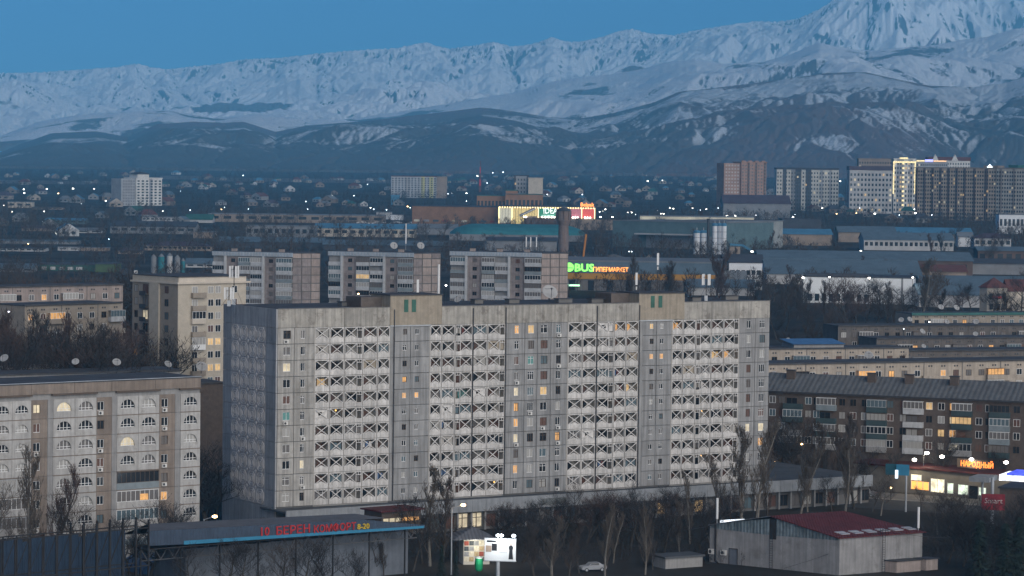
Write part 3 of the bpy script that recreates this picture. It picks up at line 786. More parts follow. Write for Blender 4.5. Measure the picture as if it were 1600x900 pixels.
def balcony(s, x0, x1, z, fh, m, glazed=True, y=0.0, out=1.0, lit=None, nm=None):
    """parapet in front, side cheeks, floor, and a row of glazing above it"""
    w_ = x1 - x0
    key = ('balc', round(w_, 1), round(fh, 2), m.name, round(out, 2))
    def mk():
        b = MB(); b.box(0, w_, -out, -out + .08, 0, 1.05); b.box(0, .08, -out + .08, 0, .003, 1.05); b.box(w_ - .08, w_, -out + .08, 0, .003, 1.05)
        b.box(.003, w_ - .003, -out + .003, 0, -.12, -.003); return b.mesh('balcony', m)
    o = put('balcony', cached(key, mk), s.o, (x0, y, z))
    if glazed:
        h = fh - 1.3
        def gl():
            b = MB(); n = max(2, int(w_ / .8)); b.box(0, w_, -out + .01, -out + .07, 1.05, 1.12); b.box(0, w_, -out + .01, -out + .07, 1.05 + h - .06, 1.05 + h)
            for i in range(n + 1):
                u = .04 + (w_ - .08) * i / n; b.box(u - .04, u + .04, -out + .013, -out + .067, 1.12, 1.05 + h - .06)
            b.box(.004, w_ - .004, -out - .05, 0, 1.05 + h + .003, 1.12 + h)
            return b.mesh('glazing', PAINT_W)
        g = put('glazing', cached(('bgl', round(w_, 1), round(fh, 2), round(out, 2)), gl), o, mat=nm or rnd.choice((PAINT_W, PAINT_W, PALE_BALC, PAINT_DK)))
        put('pane', cached(('bpn', round(w_, 1), round(fh, 2), round(out, 2)), lambda: MB().quad((.08, -out + .04, 1.1), (w_ - .08, -out + .04, 1.1), (w_ - .08, -out + .04, 1.05 + h), (.08, -out + .04, 1.05 + h)).mesh('pane', G_MID)), o, mat=lit or rnd.choice((G_DARK, G_MID, G_MID, G_BLUE, G_PALE)))
    return o

# ---------------------------------------------------------------- left: nine-storey block with arched loggias
lb = Facade(-60, 443, 313, 470, 640)
zb_, zt_ = gz(430), lb.z(308, 590)
S = Slab('apartment_block', 'tan nine storey block at the left edge with white arched loggias', 'apartment block', -60, 443, 313, 470, 640, zb_, zt_, 13, GREY_W)
fh = (lb.z(298, 620) - lb.z(298, 764)) / 5.0
r0 = S.z(298, 634)       # sill line of the top row
def arch_mesh(w, h):
    b = MB(); n = 10; rr = w * .34; zc = 1.15; cx = w / 2
    b.box(0, w, .0, .16, .02, 1.0)
    pts = [(cx + rr * math.cos(math.pi * i / n), zc + rr * .98 * math.sin(math.pi * i / n)) for i in range(n + 1)]
    # face with arched opening, built as strips from the arch up to the head
    b.box(0, cx - rr, .004, .16, 1.0, h - .06); b.box(cx + rr, w, .004, .16, 1.0, h - .06)
    for p, q in zip(pts[:-1], pts[1:]):
        b.quad((q[0], .004, q[1]), (p[0], .004, p[1]), (p[0], .004, h - .06), (q[0], .004, h - .06))
        b.quad((p[0], .004, p[1]), (q[0], .004, q[1]), (q[0], .4, q[1]), (p[0], .4, p[1]))
    return b.mesh('arched_loggia', WHITE_W)
def archwin_mesh(w):
    b = MB(); rr = w * .34; cx = w / 2
    for u in (-.5, 0, .5): b.box(cx + rr * u - .045, cx + rr * u + .045, .22, .28, 1.0, 1.15 + rr * math.sqrt(1 - u * u))
    b.box(cx - rr, cx + rr, .217, .283, 1.38, 1.46); b.box(cx - rr, cx + rr, .217, .283, 1.0, 1.08)
    return b.mesh('arch_window', PAINT_W)
def archpane_mesh(w):
    rr = w * .34; cx = w / 2; n = 10
    return MB().poly([(cx - rr, .25, 1.0), (cx + rr, .25, 1.0)] + [(cx + rr * math.cos(math.pi * i / n), .25, 1.15 + rr * math.sin(math.pi * i / n)) for i in range(n + 1)]).mesh('pane', G_DARK)
def lx(px): return S.x(px, 640)
NF = 8
straight = {(2, 4): 'grey', (2, 5): 'lit', (2, 6): 'white', (2, 7): 'grey', (1, 7): 'white', (0, 4): 'white', (0, 5): 'white', (0, 6): 'white', (0, 7): 'grey', (3, 7): 'grey'}
for gi, (a, b, n) in enumerate(((-42, 49, 3), (83, 151, 2), (183, 249, 2), (282, 313, 1))):
    xa, xb = lx(a), lx(b)
    S.box('loggia_cornice', PAINT_DK, xa - .2, xb + .1, -.25, .24, r0 + fh - .35, r0 + fh - .1)
    for r in range(NF):
        z = r0 - .95 - r * fh
        if z < -fh: continue
        S.box('floor_band', BROWN_W, xa, xb, -.06, .22, z - .1, z + .02)
        k = straight.get((gi, r))
        if k:
            balcony(S, xa, xb, z + .03, fh, {'grey': GREY_PAINT, 'lit': WHITE_W, 'white': WHITE_W}[k], True, y=.2, out=.25, lit=L_WARM if k == 'lit' and rnd.random() < .5 else None)
            if k == 'lit': S.box('lit_pane', L_AMBER, xa + .55 * (xb - xa), xa + .74 * (xb - xa), -.1, -.075, z + 1.2, z + 2.2)
            continue
        w_ = (xb - xa) / n
        for c in range(n):
            am = cached(('arch', round(w_, 2)), lambda: arch_mesh(w_ - .06, fh)); aw = cached(('archw', round(w_, 2)), lambda: archwin_mesh(w_ - .06)); ap = cached(('archp', round(w_, 2)), lambda: archpane_mesh(w_ - .06))
            o = put('arched_loggia', am, S.o, (xa + c * w_ + .03, -.04, z + .03))
            put('window', aw, o)
            put('pane', ap, o, mat=L_PALE if (gi, r) in ((1, 0), (2, 2)) and c == 0 else rnd.choice((G_DARK, G_DARK, G_MID, G_PALE)))
for (a, b, wx) in ((49, 83, 57), (151, 183, 157), (249, 282, 257)):
    xa, xb, xw = lx(a), lx(b), lx(wx); split = xa + (xb - xa) * .74
    for r in range(NF):
        z = r0 - .95 - r * fh
        if z < -fh: continue
        ww, hx = 1.25, xw - xa - .6
        put('wall_panel', cached(('lbp', a), lambda: holed_panel(split - xa - .05, fh - .05, .28, hx, hx + ww, .9, 2.3, BROWN_W)), S.o, (xa + .02, -.02 - rnd.random() * .02, z + .02))
        add_window(S.o, xa + .02 + hx, .08, z + .92, ww, 1.4, (.5,), PAINT_W if rnd.random() < .6 else PAINT_DK, L_AMBER if (a, r) == (249, 5) else L_PALE if (a, r) == (49, 0) else None)
        put('wall_panel', cached(('lbq', a), lambda: solid_panel(xb - split - .05, fh - .05, .28, GREY_W)), S.o, (split + .02, -.03, z + .02))
        if rnd.random() < .4: add_ac(S.o, xa + hx + .1, -.04, z + .2)
zA = r0 + fh - .1
at_x = [0] + [lx(p) for p in (-10, 49, 116, 174, 242)] + [S.L]
for a, b in zip(at_x[:-1], at_x[1:]):
    S.box('attic_panel', BROWN_W, a + .03, b - .03, -.08 - rnd.random() * .03, .24, zA + .02, S.H - .05)
S.box('parapet_cap', METAL_LT, -.1, S.L + .1, -.2, .2, S.H + .143, S.H + .22)

# ---------------------------------------------------------------- left middle: cream brick tower
cb = Facade(278, 645, 384, 658, 500)
zt_ = cb.z(330, 432); zb_ = gz(655)
S = Slab('apartment_block', 'cream brick tower with a grey shaded side behind the long block', 'apartment block', 278, 645, 384, 658, 500, zb_, zt_, 17.5, CREAM_B, core_off=0)
cfh = (cb.z(330, 455.5) - cb.z(330, 577)) / 6.0
zr = cb.z(330, 449.5) - zb_
S.box('cornice', CREAM_ATT, -.5, S.L + 1.0, -.5, S.D + .3, zr + .95, zr + 1.35)
S.box('attic', CREAM_ATT, .1, S.L - .05, -.12, S.D - .1, zr + 1.353, S.H - .05)
for p0, p1 in ((308, 319),):
    xa, xb = S.x(p0 - 10, 500), S.x(p1, 500)
    for r in range(9):
        z = zr - r * cfh - 1.9
        if r in (2, 4): balcony(S, xa, xb, z - .2, cfh, CREAM_ATT if r == 2 else PAINT_W, True, nm=PAINT_W, out=.7)
        else:
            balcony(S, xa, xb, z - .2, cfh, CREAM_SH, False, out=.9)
            add_window(S.o, xa +   .3, -.085, z + .3, 1.6, 1.9, (.5,), PAINT_W)
for p in (329, 340.5, 366):
    xx_ = S.x(p, 500)
    for r in range(9):
        add_window(S.o, xx_ - .8, -.085, zr - r * cfh - 1.25, 1.55, 1.6, (.5,), PAINT_W, L_WARM if r in (4, 6) and p < 350 else None)
S.box('side_balcony', CREAM_ATT, S.L, S.L + 1.3, 2, 5, zr - cfh - 1.2, zr - cfh)
# shaded side wall: recessed bays and pilasters along local y
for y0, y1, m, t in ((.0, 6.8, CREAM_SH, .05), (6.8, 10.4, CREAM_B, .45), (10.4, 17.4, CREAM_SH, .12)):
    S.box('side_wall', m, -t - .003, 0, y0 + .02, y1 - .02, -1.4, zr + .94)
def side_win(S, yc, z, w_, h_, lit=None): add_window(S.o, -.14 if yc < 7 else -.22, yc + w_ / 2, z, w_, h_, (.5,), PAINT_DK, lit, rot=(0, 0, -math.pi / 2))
for r in range(9):
    z = zr - r * cfh - 1.25
    side_win(S, 4.2, z, 1.4, 1.6); side_win(S, 15.8, z, 1.3, 1.6, L_AMBER if r == 5 else None); side_win(S, 12.2, z - .3, 2.0, 2.1, L_PALE if r == 2 else None)
    MB().box(-1.1, -.13, 11.0, 13.4, z - .75, z - .6).box(-1.1, -1.04, 11.0, 13.4, z - .6, z + .25).build('side_balcony', METAL_DK, S.o)
dish('pale dish low beside the cream brick tower', cb.world(4.0, -3.5, cb.z(306, 582)), 1.3, R(15), 40, None)
antenna('dark antenna cluster on the mast standing before the cream tower', fc.world(-2.2, W_END - 6, ztop - .12), 3.4, 'cluster')

# ---------------------------------------------------------------- right: dark brown five-storey brick block with slate roof
rb = Facade(1190, 606, 1660, 582, 680)
ze = rb.z(1200, 610); zb_ = gz(585)
S = Slab('apartment_block', 'dark brown five storey brick block with a grey slate roof and shops below', 'apartment block', 1190, 606, 1660, 582, 680, zb_, ze, 13, BROWN_BR, roof=False, core_off=0)
zr_ = S.H + 3.4
MB().poly([(-.5, -.7, S.H), (S.L + .5, -.7, S.H), (S.L + .5, 6.5, zr_), (-.5, 6.5, zr_)]).poly([(S.L + .5, 13.7, S.H), (-.5, 13.7, S.H), (-.5, 6.5, zr_), (S.L + .5, 6.5, zr_)]) \
    .poly([(-.5, -.7, S.H), (-.5, 6.5, zr_), (-.5, 13.7, S.H)]).poly([(S.L + .5, -.7, S.H), (S.L + .5, 13.7, S.H), (S.L + .5, 6.5, zr_)]).build('roof', SLATE, S.o)
S.box('eave', METAL_DK, -.4, S.L + .4, -.75, 0, S.H - .35, S.H - .05)
for px in (1226, 1353, 1483, 1412):
    xx_ = S.x(px, 620); S.box('chimney', BROWN_BR, xx_ - .9, xx_ + .9, 4.0, 5.2, S.H + 1.2, zr_ + .7)
    S.box('chimney_cap', METAL_DK, xx_ - 1.05, xx_ + 1.05, 3.85, 5.35, zr_ + .703, zr_ + .85)
bfh = (rb.z(1316, 628.5) - rb.z(1316, 669.5)) / 2
ztop_row = rb.z(1316, 628.5) - zb_
cols = [(1207, 'w'), (1222, 'w'), (1240, 'B'), (1263, 'w'), (1276, 'w'), (1292, 'B'), (1316, 'w'), (1333, 'w'), (1351, 'w'), (1371, 'B'), (1391, 'w'), (1411, 'w'), (1428, 'B'), (1452, 'w'), (1471, 'w'), (1489, 'w'),
        (1504, 'B'), (1530, 'w'), (1545, 'w'), (1563, 'B'), (1589, 'w'), (1610, 'w'), (1632, 'B')]
RL = {(1452, 0): L_WARM, (1489, 0): L_AMBER, (1489, 1): L_PALE, (1471, 2): L_WARM, (1489, 2): L_AMBER, (1333, 1): G_BROWN, (1471, 1): G_PALE, (1411, 0): G_BROWN}
for ci, (px, k) in enumerate(cols):
    xx_ = S.x(px, 640)
    for r in range(5):
        z = ztop_row - r * bfh - .75
        if k == 'w':
            if r == 4: continue
            add_window(S.o, xx_ - .7, -.085, z, 1.4, 1.5, (.5,), PAINT_W if rnd.random() < .6 else PAINT_DK, RL.get((px, r)))
        elif r < 4:
            m = rnd.choice((GREEN_P, GREEN_P, GREEN_P, GREY_W, GREY_PAINT)) if px != 1428 else PALE_BALC
            balcony(S, xx_ - 2.1, xx_ + 2.1, z - .95, bfh, m, rnd.random() < .75, lit=L_WARM if (px, r) in ((1504, 1),) else None)
            if (px, r) not in ((1504, 1),): add_window(S.o, xx_ - 1.6, -.085, z - .6, 2.4, 1.9, (.5,), PAINT_DK)

# ---------------------------------------------------------------- right: cream panel blocks stepping back behind it
def panel_row(label, pa, ya, pb, yb, pyt_a, px_ref, depth, rows, wall, group, lit_p=.12, roofm=ROOFING):
    f = Facade(pa, ya, pb, yb, pyt_a); zt = f.z(px_ref, pyt_a); zb = gz((ya + yb) / 2)
    s = Slab('panel_block', label, 'apartment block', pa, ya, pb, yb, pyt_a, zb, zt, depth, wall, group, core_off=.0)
    s.box('parapet_cap', ROOFING, -.2, s.L + .2, -.3, .25, s.H + .143, s.H + .3)
    n = int(s.L / 3.4); kinds = []
    for i in range(n):
        xx_ = (i + .5) * s.L / n; k = 'B' if i % 5 in (2,) else 'w'
        # paired vent openings of the attic and a joint between panels
        if i % 1 == 0:
            for q in (-.55, .15): s.box('vent_opening', METAL_DK, xx_ + q, xx_ + q + .4, -.03, .0, s.H - 1.2, s.H - .8)
        if i % 3 == 0: s.box('downpipe', JOINT, xx_ - s.L / n / 2 - .08, xx_ - s.L / n / 2 + .08, -.08, .0, -1, s.H - .1)
        for r in range(rows):
            z = s.H - 1.9 - r * 2.8 - 1.5
            if k == 'B': balcony(s, xx_ - 2.3, xx_ + 2.3, z - .9, 2.8, rnd.choice((PALE_BALC, wall, GREY_PAINT)), rnd.random() < .8, lit=L_AMBER if rnd.random() < lit_p * .5 else None)
            else: add_window(s.o, xx_ - .75, -.085, z, 1.5, 1.45, (.5,), rnd.choice((PAINT_W, PAINT_DK)), L_AMBER if rnd.random() < lit_p else None)
    return s
RG = 'long low panel blocks stepping back on the right'
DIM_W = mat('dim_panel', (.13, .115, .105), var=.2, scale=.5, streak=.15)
pr1 = panel_row('cream panel block right behind the slate roof of the dark brick block', 1196, 668, 1680, 700, 569.5, 1205, 12, 2, CREAM_P, RG)
pr2 = panel_row('cream panel block with a blue roof hut, second behind the slate roof', 1200, 735, 1420, 747, 545.5, 1210, 12, 2, CREAM_P, RG, .05)
TEAL_R = mat('green_edge_roof', (.05, .13, .12), var=.2)
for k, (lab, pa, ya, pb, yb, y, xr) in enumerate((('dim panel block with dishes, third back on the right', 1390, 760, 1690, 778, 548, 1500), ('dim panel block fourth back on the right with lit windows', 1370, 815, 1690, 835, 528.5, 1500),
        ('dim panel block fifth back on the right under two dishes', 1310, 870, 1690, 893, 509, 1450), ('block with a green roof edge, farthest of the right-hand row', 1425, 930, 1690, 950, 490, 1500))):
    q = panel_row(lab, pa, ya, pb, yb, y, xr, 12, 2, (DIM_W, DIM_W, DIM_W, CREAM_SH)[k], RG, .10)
    if k == 3: q.box('roof_edge', TEAL_R, -.3, q.L + .3, -.5, -.303, q.H - .5, q.H + .35)
# blue tin hut on the roof of the second block
o = empty('roof_hut', pr2.f.world(8, 2, pr2.top + .14), pr2.f.th, 'blue tin lean-to roof on the second cream panel block', 'roof hut')
MB().box(0, 14, 0, 8, 0, .9).build('wall', GREY_W, o); MB().poly([(-.4, -.5, .95), (14.4, -.5, .95), (14.4, 8.5, 1.9), (-.4, 8.5, 1.9)]).poly([(-.4, -.5, .9), (-.4, 8.5, 1.85), (14.4, 8.5, 1.85), (14.4, -.5, .9)]).build('roof', mat('blue_tin', (.07, .18, .36), var=.2, scale=.5, ribs=.6), o)
# dishes on those roofs
for k, (px, py, Y, r, lab) in enumerate(((1470, 480, 940, 2.6, 'left of two pale dishes on the green edged block'), (1494, 481, 940, 2.7, 'right of two pale dishes on the green edged block'), (1408, 500, 880, 2.3, 'dim dish leftmost on the fifth block back'),
        (1421, 499, 880, 2.3, 'dim dish next to the leftmost one on the fifth block back'), (1479, 503, 880, 2.2, 'small pale dish in the middle of the fifth block roof'), (1525, 503, 880, 2.5, 'large pale dish on the fifth block roof near the lit windows'), (1441, 518, 822, 2.4, 'pale dish alone on the fourth block back'),
        (1524, 522, 822, 2.0, 'dish at the right on the fourth block back'), (1357, 555, 738, 3.0, 'largest pale dish, above the cream panel block'), (1232, 532, 800, 2.3, 'pale dish nearest the right end of the long block'), (1209, 585, 655, 2.1, 'white dish wedged beside the right end of the long block'), (1443, 541, 770, 1.7, 'small dish at the left end of the third block back'))):
    r *= .38; dish(lab, at(px, py + r * 5200 / Y, Y), r, R(10 + 25 * math.sin(k * 2.3)), 38, 'satellite dishes on the right-hand roofs')

# ---------------------------------------------------------------- left: dim panel blocks among the trees
LG = 'dim panel blocks on the left'
panel_row('dim cream panel block farthest left under the green shed', -40, 700, 192, 730, 447, 100, 12, 5, PINK_P, LG, .16)
panel_row('nearer dim panel block left of the cream tower', 38, 668, 190, 690, 476, 100, 12, 5, CREAM_SH, LG, .10)
def low_roof(label, px, py, Y, wpx, h, m, wall, cat='building', name='low_building', th=None, d=10):
    p = at(px, py, Y); zb = gz(Y)
    o = empty(name, (p.x, p.y, zb), R(30) if th is None else th, label, cat)
    w_ = wpx / FPX * Y / .86
    MB().box(0, w_, 0, d, -1, p.z - zb).build('wall', wall, o); MB().box(-.3, w_ + .3, -.3, d + .3, p.z - zb + .003, p.z - zb + .3).build('roof', m, o)
    return o
low_roof('dark flat roofed building just behind the left block with dishes on top', -40, 588, 560, 300, 3, ROOFING, GREY_W)
low_roof('long pinkish wall on the roof line behind the left block', 16, 578, 590, 104, 2, CREAM_P, PINK_P)
low_roof('annexe coloured dark for the shade between the arched block and the end wall', 306, 600, 600, 40, 2, ROOFING, BROWN_BR)  # dark brick stands in for the deep shade of this gap
for k, (px, py, Y, r, lab) in enumerate(((7, 561, 500, 0.8, 'upright white dish at the left edge behind the arched block'), (118, 566, 520, .7, 'pale dish in the middle of the low roofs behind the arched block'), (182, 567, 520, .8, 'wide pale dish on the low roofs left of the cream tower'), (262, 570, 520, .75, 'dish on the low roofs below the shaded side of the cream tower'))):
    dish(lab, at(px, py + r * 9, Y), r, R(20 * k - 20), 40, 'satellite dishes on the left-hand roofs')

# ---------------------------------------------------------------- centre: three nine-storey blocks with pebble end panels
MG = 'three grey panel blocks behind the long block'
for bi, (xa, xb, xe, lab, cols) in enumerate(((333, 457, 501, 'left of three grey panel blocks, partly behind the cream tower', [(333, 352, 'B'), (352, 373, 'P'), (373, 411, 'B'), (411, 432, 'P'), (432, 457, 'B')]),
        (514, 646, 689, 'middle one of three grey panel blocks behind the long block', [(514, 534, 'B'), (534, 557, 'P'), (557, 600, 'B'), (600, 622, 'P'), (622, 646, 'B')]),
        (704, 846, 888, 'right of three grey panel blocks, beside the green lit sign', [(704, 728, 'B'), (728, 753, 'P'), (753, 795, 'B'), (795, 820, 'P'), (820, 846, 'B')]))):
    Y = 985 - bi * 5
    S = Slab('apartment_block', lab, 'apartment block', xa, Y, xb, Y - 8, 430, gz(985), at(xa, 393, Y).z, 14, GREY_W, MG, core_off=.3, roof=True)
    nf = 9; f9 = 2.8
    S.box('tin_fringe', TIN_BLUE, -.3, S.L + .1, -.5, .25, S.H - 1.3, S.H + .1)
    for i in range(int(S.L / 1.1)):
        S.box('fringe_rib', METAL_LT, i * 1.1, i * 1.1 + .35, -.58, -.503, S.H - 1.2, S.H)
    for a, b, k in cols:
        x0, x1 = S.x(a, 430), S.x(b, 430)
        for r in range(nf):
            z = S.H - 1.6 - (r + 1) * f9
            if k == 'B':
                n = 1 if b - a < 30 else 2
                for q in range(n):
                    balcony(S, x0 + (x1 - x0) * q / n + .1, x0 + (x1 - x0) * (q + 1) / n - .1, z, f9, PALE_BALC if rnd.random() < .7 else GREY_PAINT, rnd.random() < .85, y=.3, out=1.2, lit=L_WARM if rnd.random() < .05 else None)
            else:
                put('wall_panel', cached(('mp', bi, a), lambda: holed_panel(x1 - x0 - .6, f9 - .06, .3, (x1 - x0) * .3, (x1 - x0) * .3 + 1.5, .9, 2.2, PLUM_P)), S.o, (x0 + .6, 0, z))
                add_window(S.o, x0 + .6 + (x1 - x0) * .3, .1, z + .9, 1.5, 1.3, (.5,), PAINT_DK)
        if k == 'P': S.box('fin_wall', PALE_BALC, x0 - .1, x0 + .55, -1.25, .29, -1, S.H - 1.31)
    # the end wall turned towards the right, of big pebble-dash panels
    E = Facade(xb, Y - 8, xe, Y - 3, 430); we = E.L
    e0 = put('end_wall', MB().box(-.05, we - .05, .25, 12, -1.5, S.H - .3).mesh('end_wall', JOINT), S.o)
    e0.location = (S.L, 0, 0); e0.rotation_euler = (0, 0, E.th - S.f.th)
    nc_ = 3; ph = f9
    for r in range(10):
        for c in range(nc_):
            hh = ph - .32 if r else 1.5
            put('end_panel', cached(('ep', bi, c, r == 0), lambda: solid_panel(we / nc_ - .34, hh, .25, rnd.choice((PINK_P, PINK_P, PLUM_P)))), e0, (c * we / nc_ + .05, -.02 * rnd.random(), (S.H - 1.75 - r * ph) if r else S.H - 1.7))
    put('end_cap', MB().box(-.1, we, 0, 12.1, S.H - .297, S.H + .15).mesh('end_cap', ROOFING), e0)
    for k in range(3):
        p = S.f.world(S.L * (.2 + .3 * k), 5, S.top)
        o = empty('roof_vent', p, S.f.th, f'small vent stack on the {("left", "middle", "right")[bi]} grey panel block, {("first", "second", "third")[k]} from its left end', 'roof vent', 'vent stacks on the three grey blocks')
        MB().box(-.9, .9, -.6, .6, 0, 1.1).build('shaft', PINK_P, o); MB().box(-1.05, 1.05, -.75, .75, 1.103, 1.25).build('cap', ROOFING, o)
for k, (px, lab) in enumerate(((615, 'white dish left of the mast on the middle grey block'), (657, 'white dish right of the mast on the middle grey block'))):
    dish(lab, at(px, 391, 970), 1.3, R(20), 30, None)
for k, px in enumerate((822, 829, 838)):
    antenna(f'white antenna tube on the right grey block, {("leftmost", "middle", "rightmost")[k]} of three', at(px, 391, 975), 4.5, 'white', 'antenna tubes on the right grey block')
antenna('thin white mast on the middle grey block', at(634, 391, 972), 9.0, 'white')
# ================================================================ the near ground: podium, market hall, sheds, kiosk, shops, street
FONT_MATS = {}
def lettering(text, m, parent, loc, size, rot=(math.pi / 2, 0, 0), ext=.06, align='LEFT', sx=1.0, bold=0.0):
    cu = bpy.data.curves.new('lettering', 'FONT'); cu.body = text; cu.size = size; cu.extrude = ext; cu.align_x = align; cu.offset = bold; cu.resolution_u = 2
    o = bpy.data.objects.new('lettering', cu); C.objects.link(o); cu.materials.append(m)
    dg = bpy.context.evaluated_depsgraph_get(); me = bpy.data.meshes.new_from_object(o.evaluated_get(dg))
    bpy.data.objects.remove(o); me.name = 'lettering'
    return put('lettering', me, parent, loc, rot, (sx, 1, 1))
def lamp_light(p, e, col=(1, .8, .55), r=.4, spot=None):
    l = bpy.data.lights.new('lamp_light', 'POINT'); l.energy = e; l.color = col; l.shadow_soft_size = r
    o = bpy.data.objects.new('lamp_light', l); C.objects.link(o); o.location = p; return o
def zplane(px, py, z):
    d = ray(px, py); return CAM + d * ((z - CAM.z) / d.z)
FASC = mat('podium_fascia', (.27, .285, .30), var=.16, scale=.6, streak=.12)
PODROOF = mat('podium_roof', (.075, .08, .088), var=.3, scale=.25)
BLUE_F = mat('blue_fascia', (.05, .07, .105), var=.16, scale=.5, streak=.1, ribs=.5)
GREY_TIN = mat('grey_tin_roof', (.115, .12, .135), var=.2, scale=.4, ribs=.6)
CYAN = mat('cyan_trim', (.04, .20, .33), var=.12)
RED_P = mat('red_letter_paint', (.40, .025, .03), rough=.5, var=.3, scale=1.5)
YEL_P = mat('yellow_letter_paint', (.52, .36, .03), rough=.5, var=.15)
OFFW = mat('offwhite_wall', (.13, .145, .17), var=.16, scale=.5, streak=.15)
DKBLUE = mat('blue_sheet', (.03, .05, .085), var=.2, scale=.4, ribs=.4)
RUST = mat('dark_rusty_steel', (.028, .026, .027), rough=.8, var=.3)
RED_ROOF = mat('red_tin_roof', (.105, .027, .027), rough=.7, var=.28, scale=.5, ribs=.45)
SHED_W = mat('shed_concrete', (.27, .265, .265), var=.2, scale=.35, streak=.2, bump=.3, dirt=((.15, .14, .135), .3, .55, .6))
TIN_STAIN = mat('stained_tin', (.16, .20, .22), var=.35, scale=.9, streak=.35, ribs=.5)
ASPHALT = mat('asphalt', (.042, .043, .046), var=.25, scale=.3)

# ---------------------------------------------------------------- podium shops along the foot of the long block
zr0 = z0 - .25
pa_, pb_ = zplane(620, 790, zr0), zplane(1364, 744, zr0)
d2 = Vector((pb_.x - pa_.x, pb_.y - pa_.y)); pth = math.atan2(d2.y, d2.x); u2 = d2.normalized()
pA = Vector((pa_.x, pa_.y)) - u2 * 22
PL = d2.length + 22
pod = empty('shop_row', (pA.x, pA.y, gz(515)), pth, 'low flat roofed shop row with a pale fascia at the foot of the long block', 'shop row')
hz = zr0 - gz(515)
MB().box(0, PL, 1.2, 9.3, -1.5, hz - 1.9).build('wall', JOINT, pod)
MB().box(0, PL, .3, 9.5, hz - .3, hz).build('roof', PODROOF, pod)
sR = PL - 27
MB().box(sR, PL, 9.5, 34, -1.5, hz - .3).build('rear_wing', GREY_W, pod)
MB().box(sR - .2, PL + .2, 9.55, 34.2, hz - .297, hz + .02).build('rear_roof', PODROOF, pod)
MB().box(sR, PL, 33.8, 34.1, hz + .02, hz + .7).build('roof_edge', TEAL_R, pod)
for i in range(12):
    MB().box(sR + 2 + i * 1.6, sR + 3.2 + i * 1.6, 33.6, 33.75, hz + .3, hz + .5).build('edge_light', cached('edgeglow', lambda: glow('edge_strip_light', (.85, .9, 1), 1.3)), pod)
k = 0; x = 0
while x < PL - .5:
    w_ = min(2.9, PL - x)
    MB().box(x + .02, x + w_ - .02, -rnd.random() * .04, .295, hz - 1.95, hz + .25).build('fascia_panel', FASC if rnd.random() < .9 else GREY_W, pod)
    MB().box(x, x + .35, .5, .9, -1, hz - 1.96).build('pillar', GREY_W, pod)
    if rnd.random() < .75: add_window(pod, x + .5, 1.1, .5, 2.2, 2.2, (.5,), PAINT_DK, L_WARM if rnd.random() < .04 else None)
    x += 2.9; k += 1
def podx(px, py):
    d = ray(px, py); n2 = Vector((-u2.y, u2.x)); t = (pA.dot(n2)) / (d.x * n2.x + d.y * n2.y); q = CAM + d * t
    return (Vector((q.x, q.y)) - pA).dot(u2)
for px, c in ((726, L_PALE), (748, L_PALE)):
    xx_ = podx(px, 815); MB().box(xx_ - 1.1, xx_ + 1.1, .9, 1.05, .6, 3.0).build('lit_window', c, pod)
    MB().box(xx_ - .08, xx_ + .08, .82, .895, .6, 3.0).box(xx_ - 1.1, xx_ + 1.1, .823, .893, 2.2, 2.32).build('window_bar', PAINT_DK, pod)
MB().box(podx(846, 790), podx(884, 787), -.12, -.045, hz - 1.5, hz - .35).build('fascia_sign', mat('faded_sign', (.14, .15, .15), var=.35, scale=2.5), pod)

# ---------------------------------------------------------------- market hall with the lettered blue fascia
mf = Facade(232, 421, 664, 452, 830)
zF = gz(440)
mh = empty('market_hall', (mf.A.x, mf.A.y, zF), mf.th, 'long market hall with a blue lettered fascia and cyan lower trim', 'market hall')
def mp(px, py, off=0.0): a = mf.hit(px, py, off); return a[0], a[1] - zF
f = [mp(232, 830), mp(567, 812), mp(664, 820.5), mp(664, 825), mp(287, 850.5), mp(232, 853)]
MB().prism(f, 'y', 0, .3).build('fascia', BLUE_F, mh)
f = [mp(287, 845), mp(662, 821.5), mp(662, 825.2), mp(287, 851)]
MB().prism(f, 'y', -.08, -.003).build('lower_trim', CYAN, mh)
a, b = mp(232, 830), mp(567, 812); c_, d_ = mp(554, 802.5, 6.0), mp(232, 818.5, 6.0)
MB().quad((a[0], .0, a[1] + .01), (b[0], .0, b[1] + .01), (c_[0], 6, c_[1]), (d_[0], 6, d_[1])).quad((d_[0], 6, d_[1]), (c_[0], 6, c_[1]), (c_[0], 14, c_[1] - 2.5), (d_[0], 14, d_[1] - 2.5)) \
    .poly([(b[0], 0, b[1]), (b[0] + 10, 8, b[1] - 1.2), (c_[0], 14, c_[1] - 2.5), (c_[0], 6, c_[1])]).build('roof', GREY_TIN, mh)
a = mp(290, 858, 4.5); b = mp(640, 842, 4.5)
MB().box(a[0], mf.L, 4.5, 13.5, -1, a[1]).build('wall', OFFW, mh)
MB().box(mp(232, 850)[0], mf.L, .35, 4.4, f[3][1] - .45, f[3][1] - .3).build('ceiling', RUST, mh)
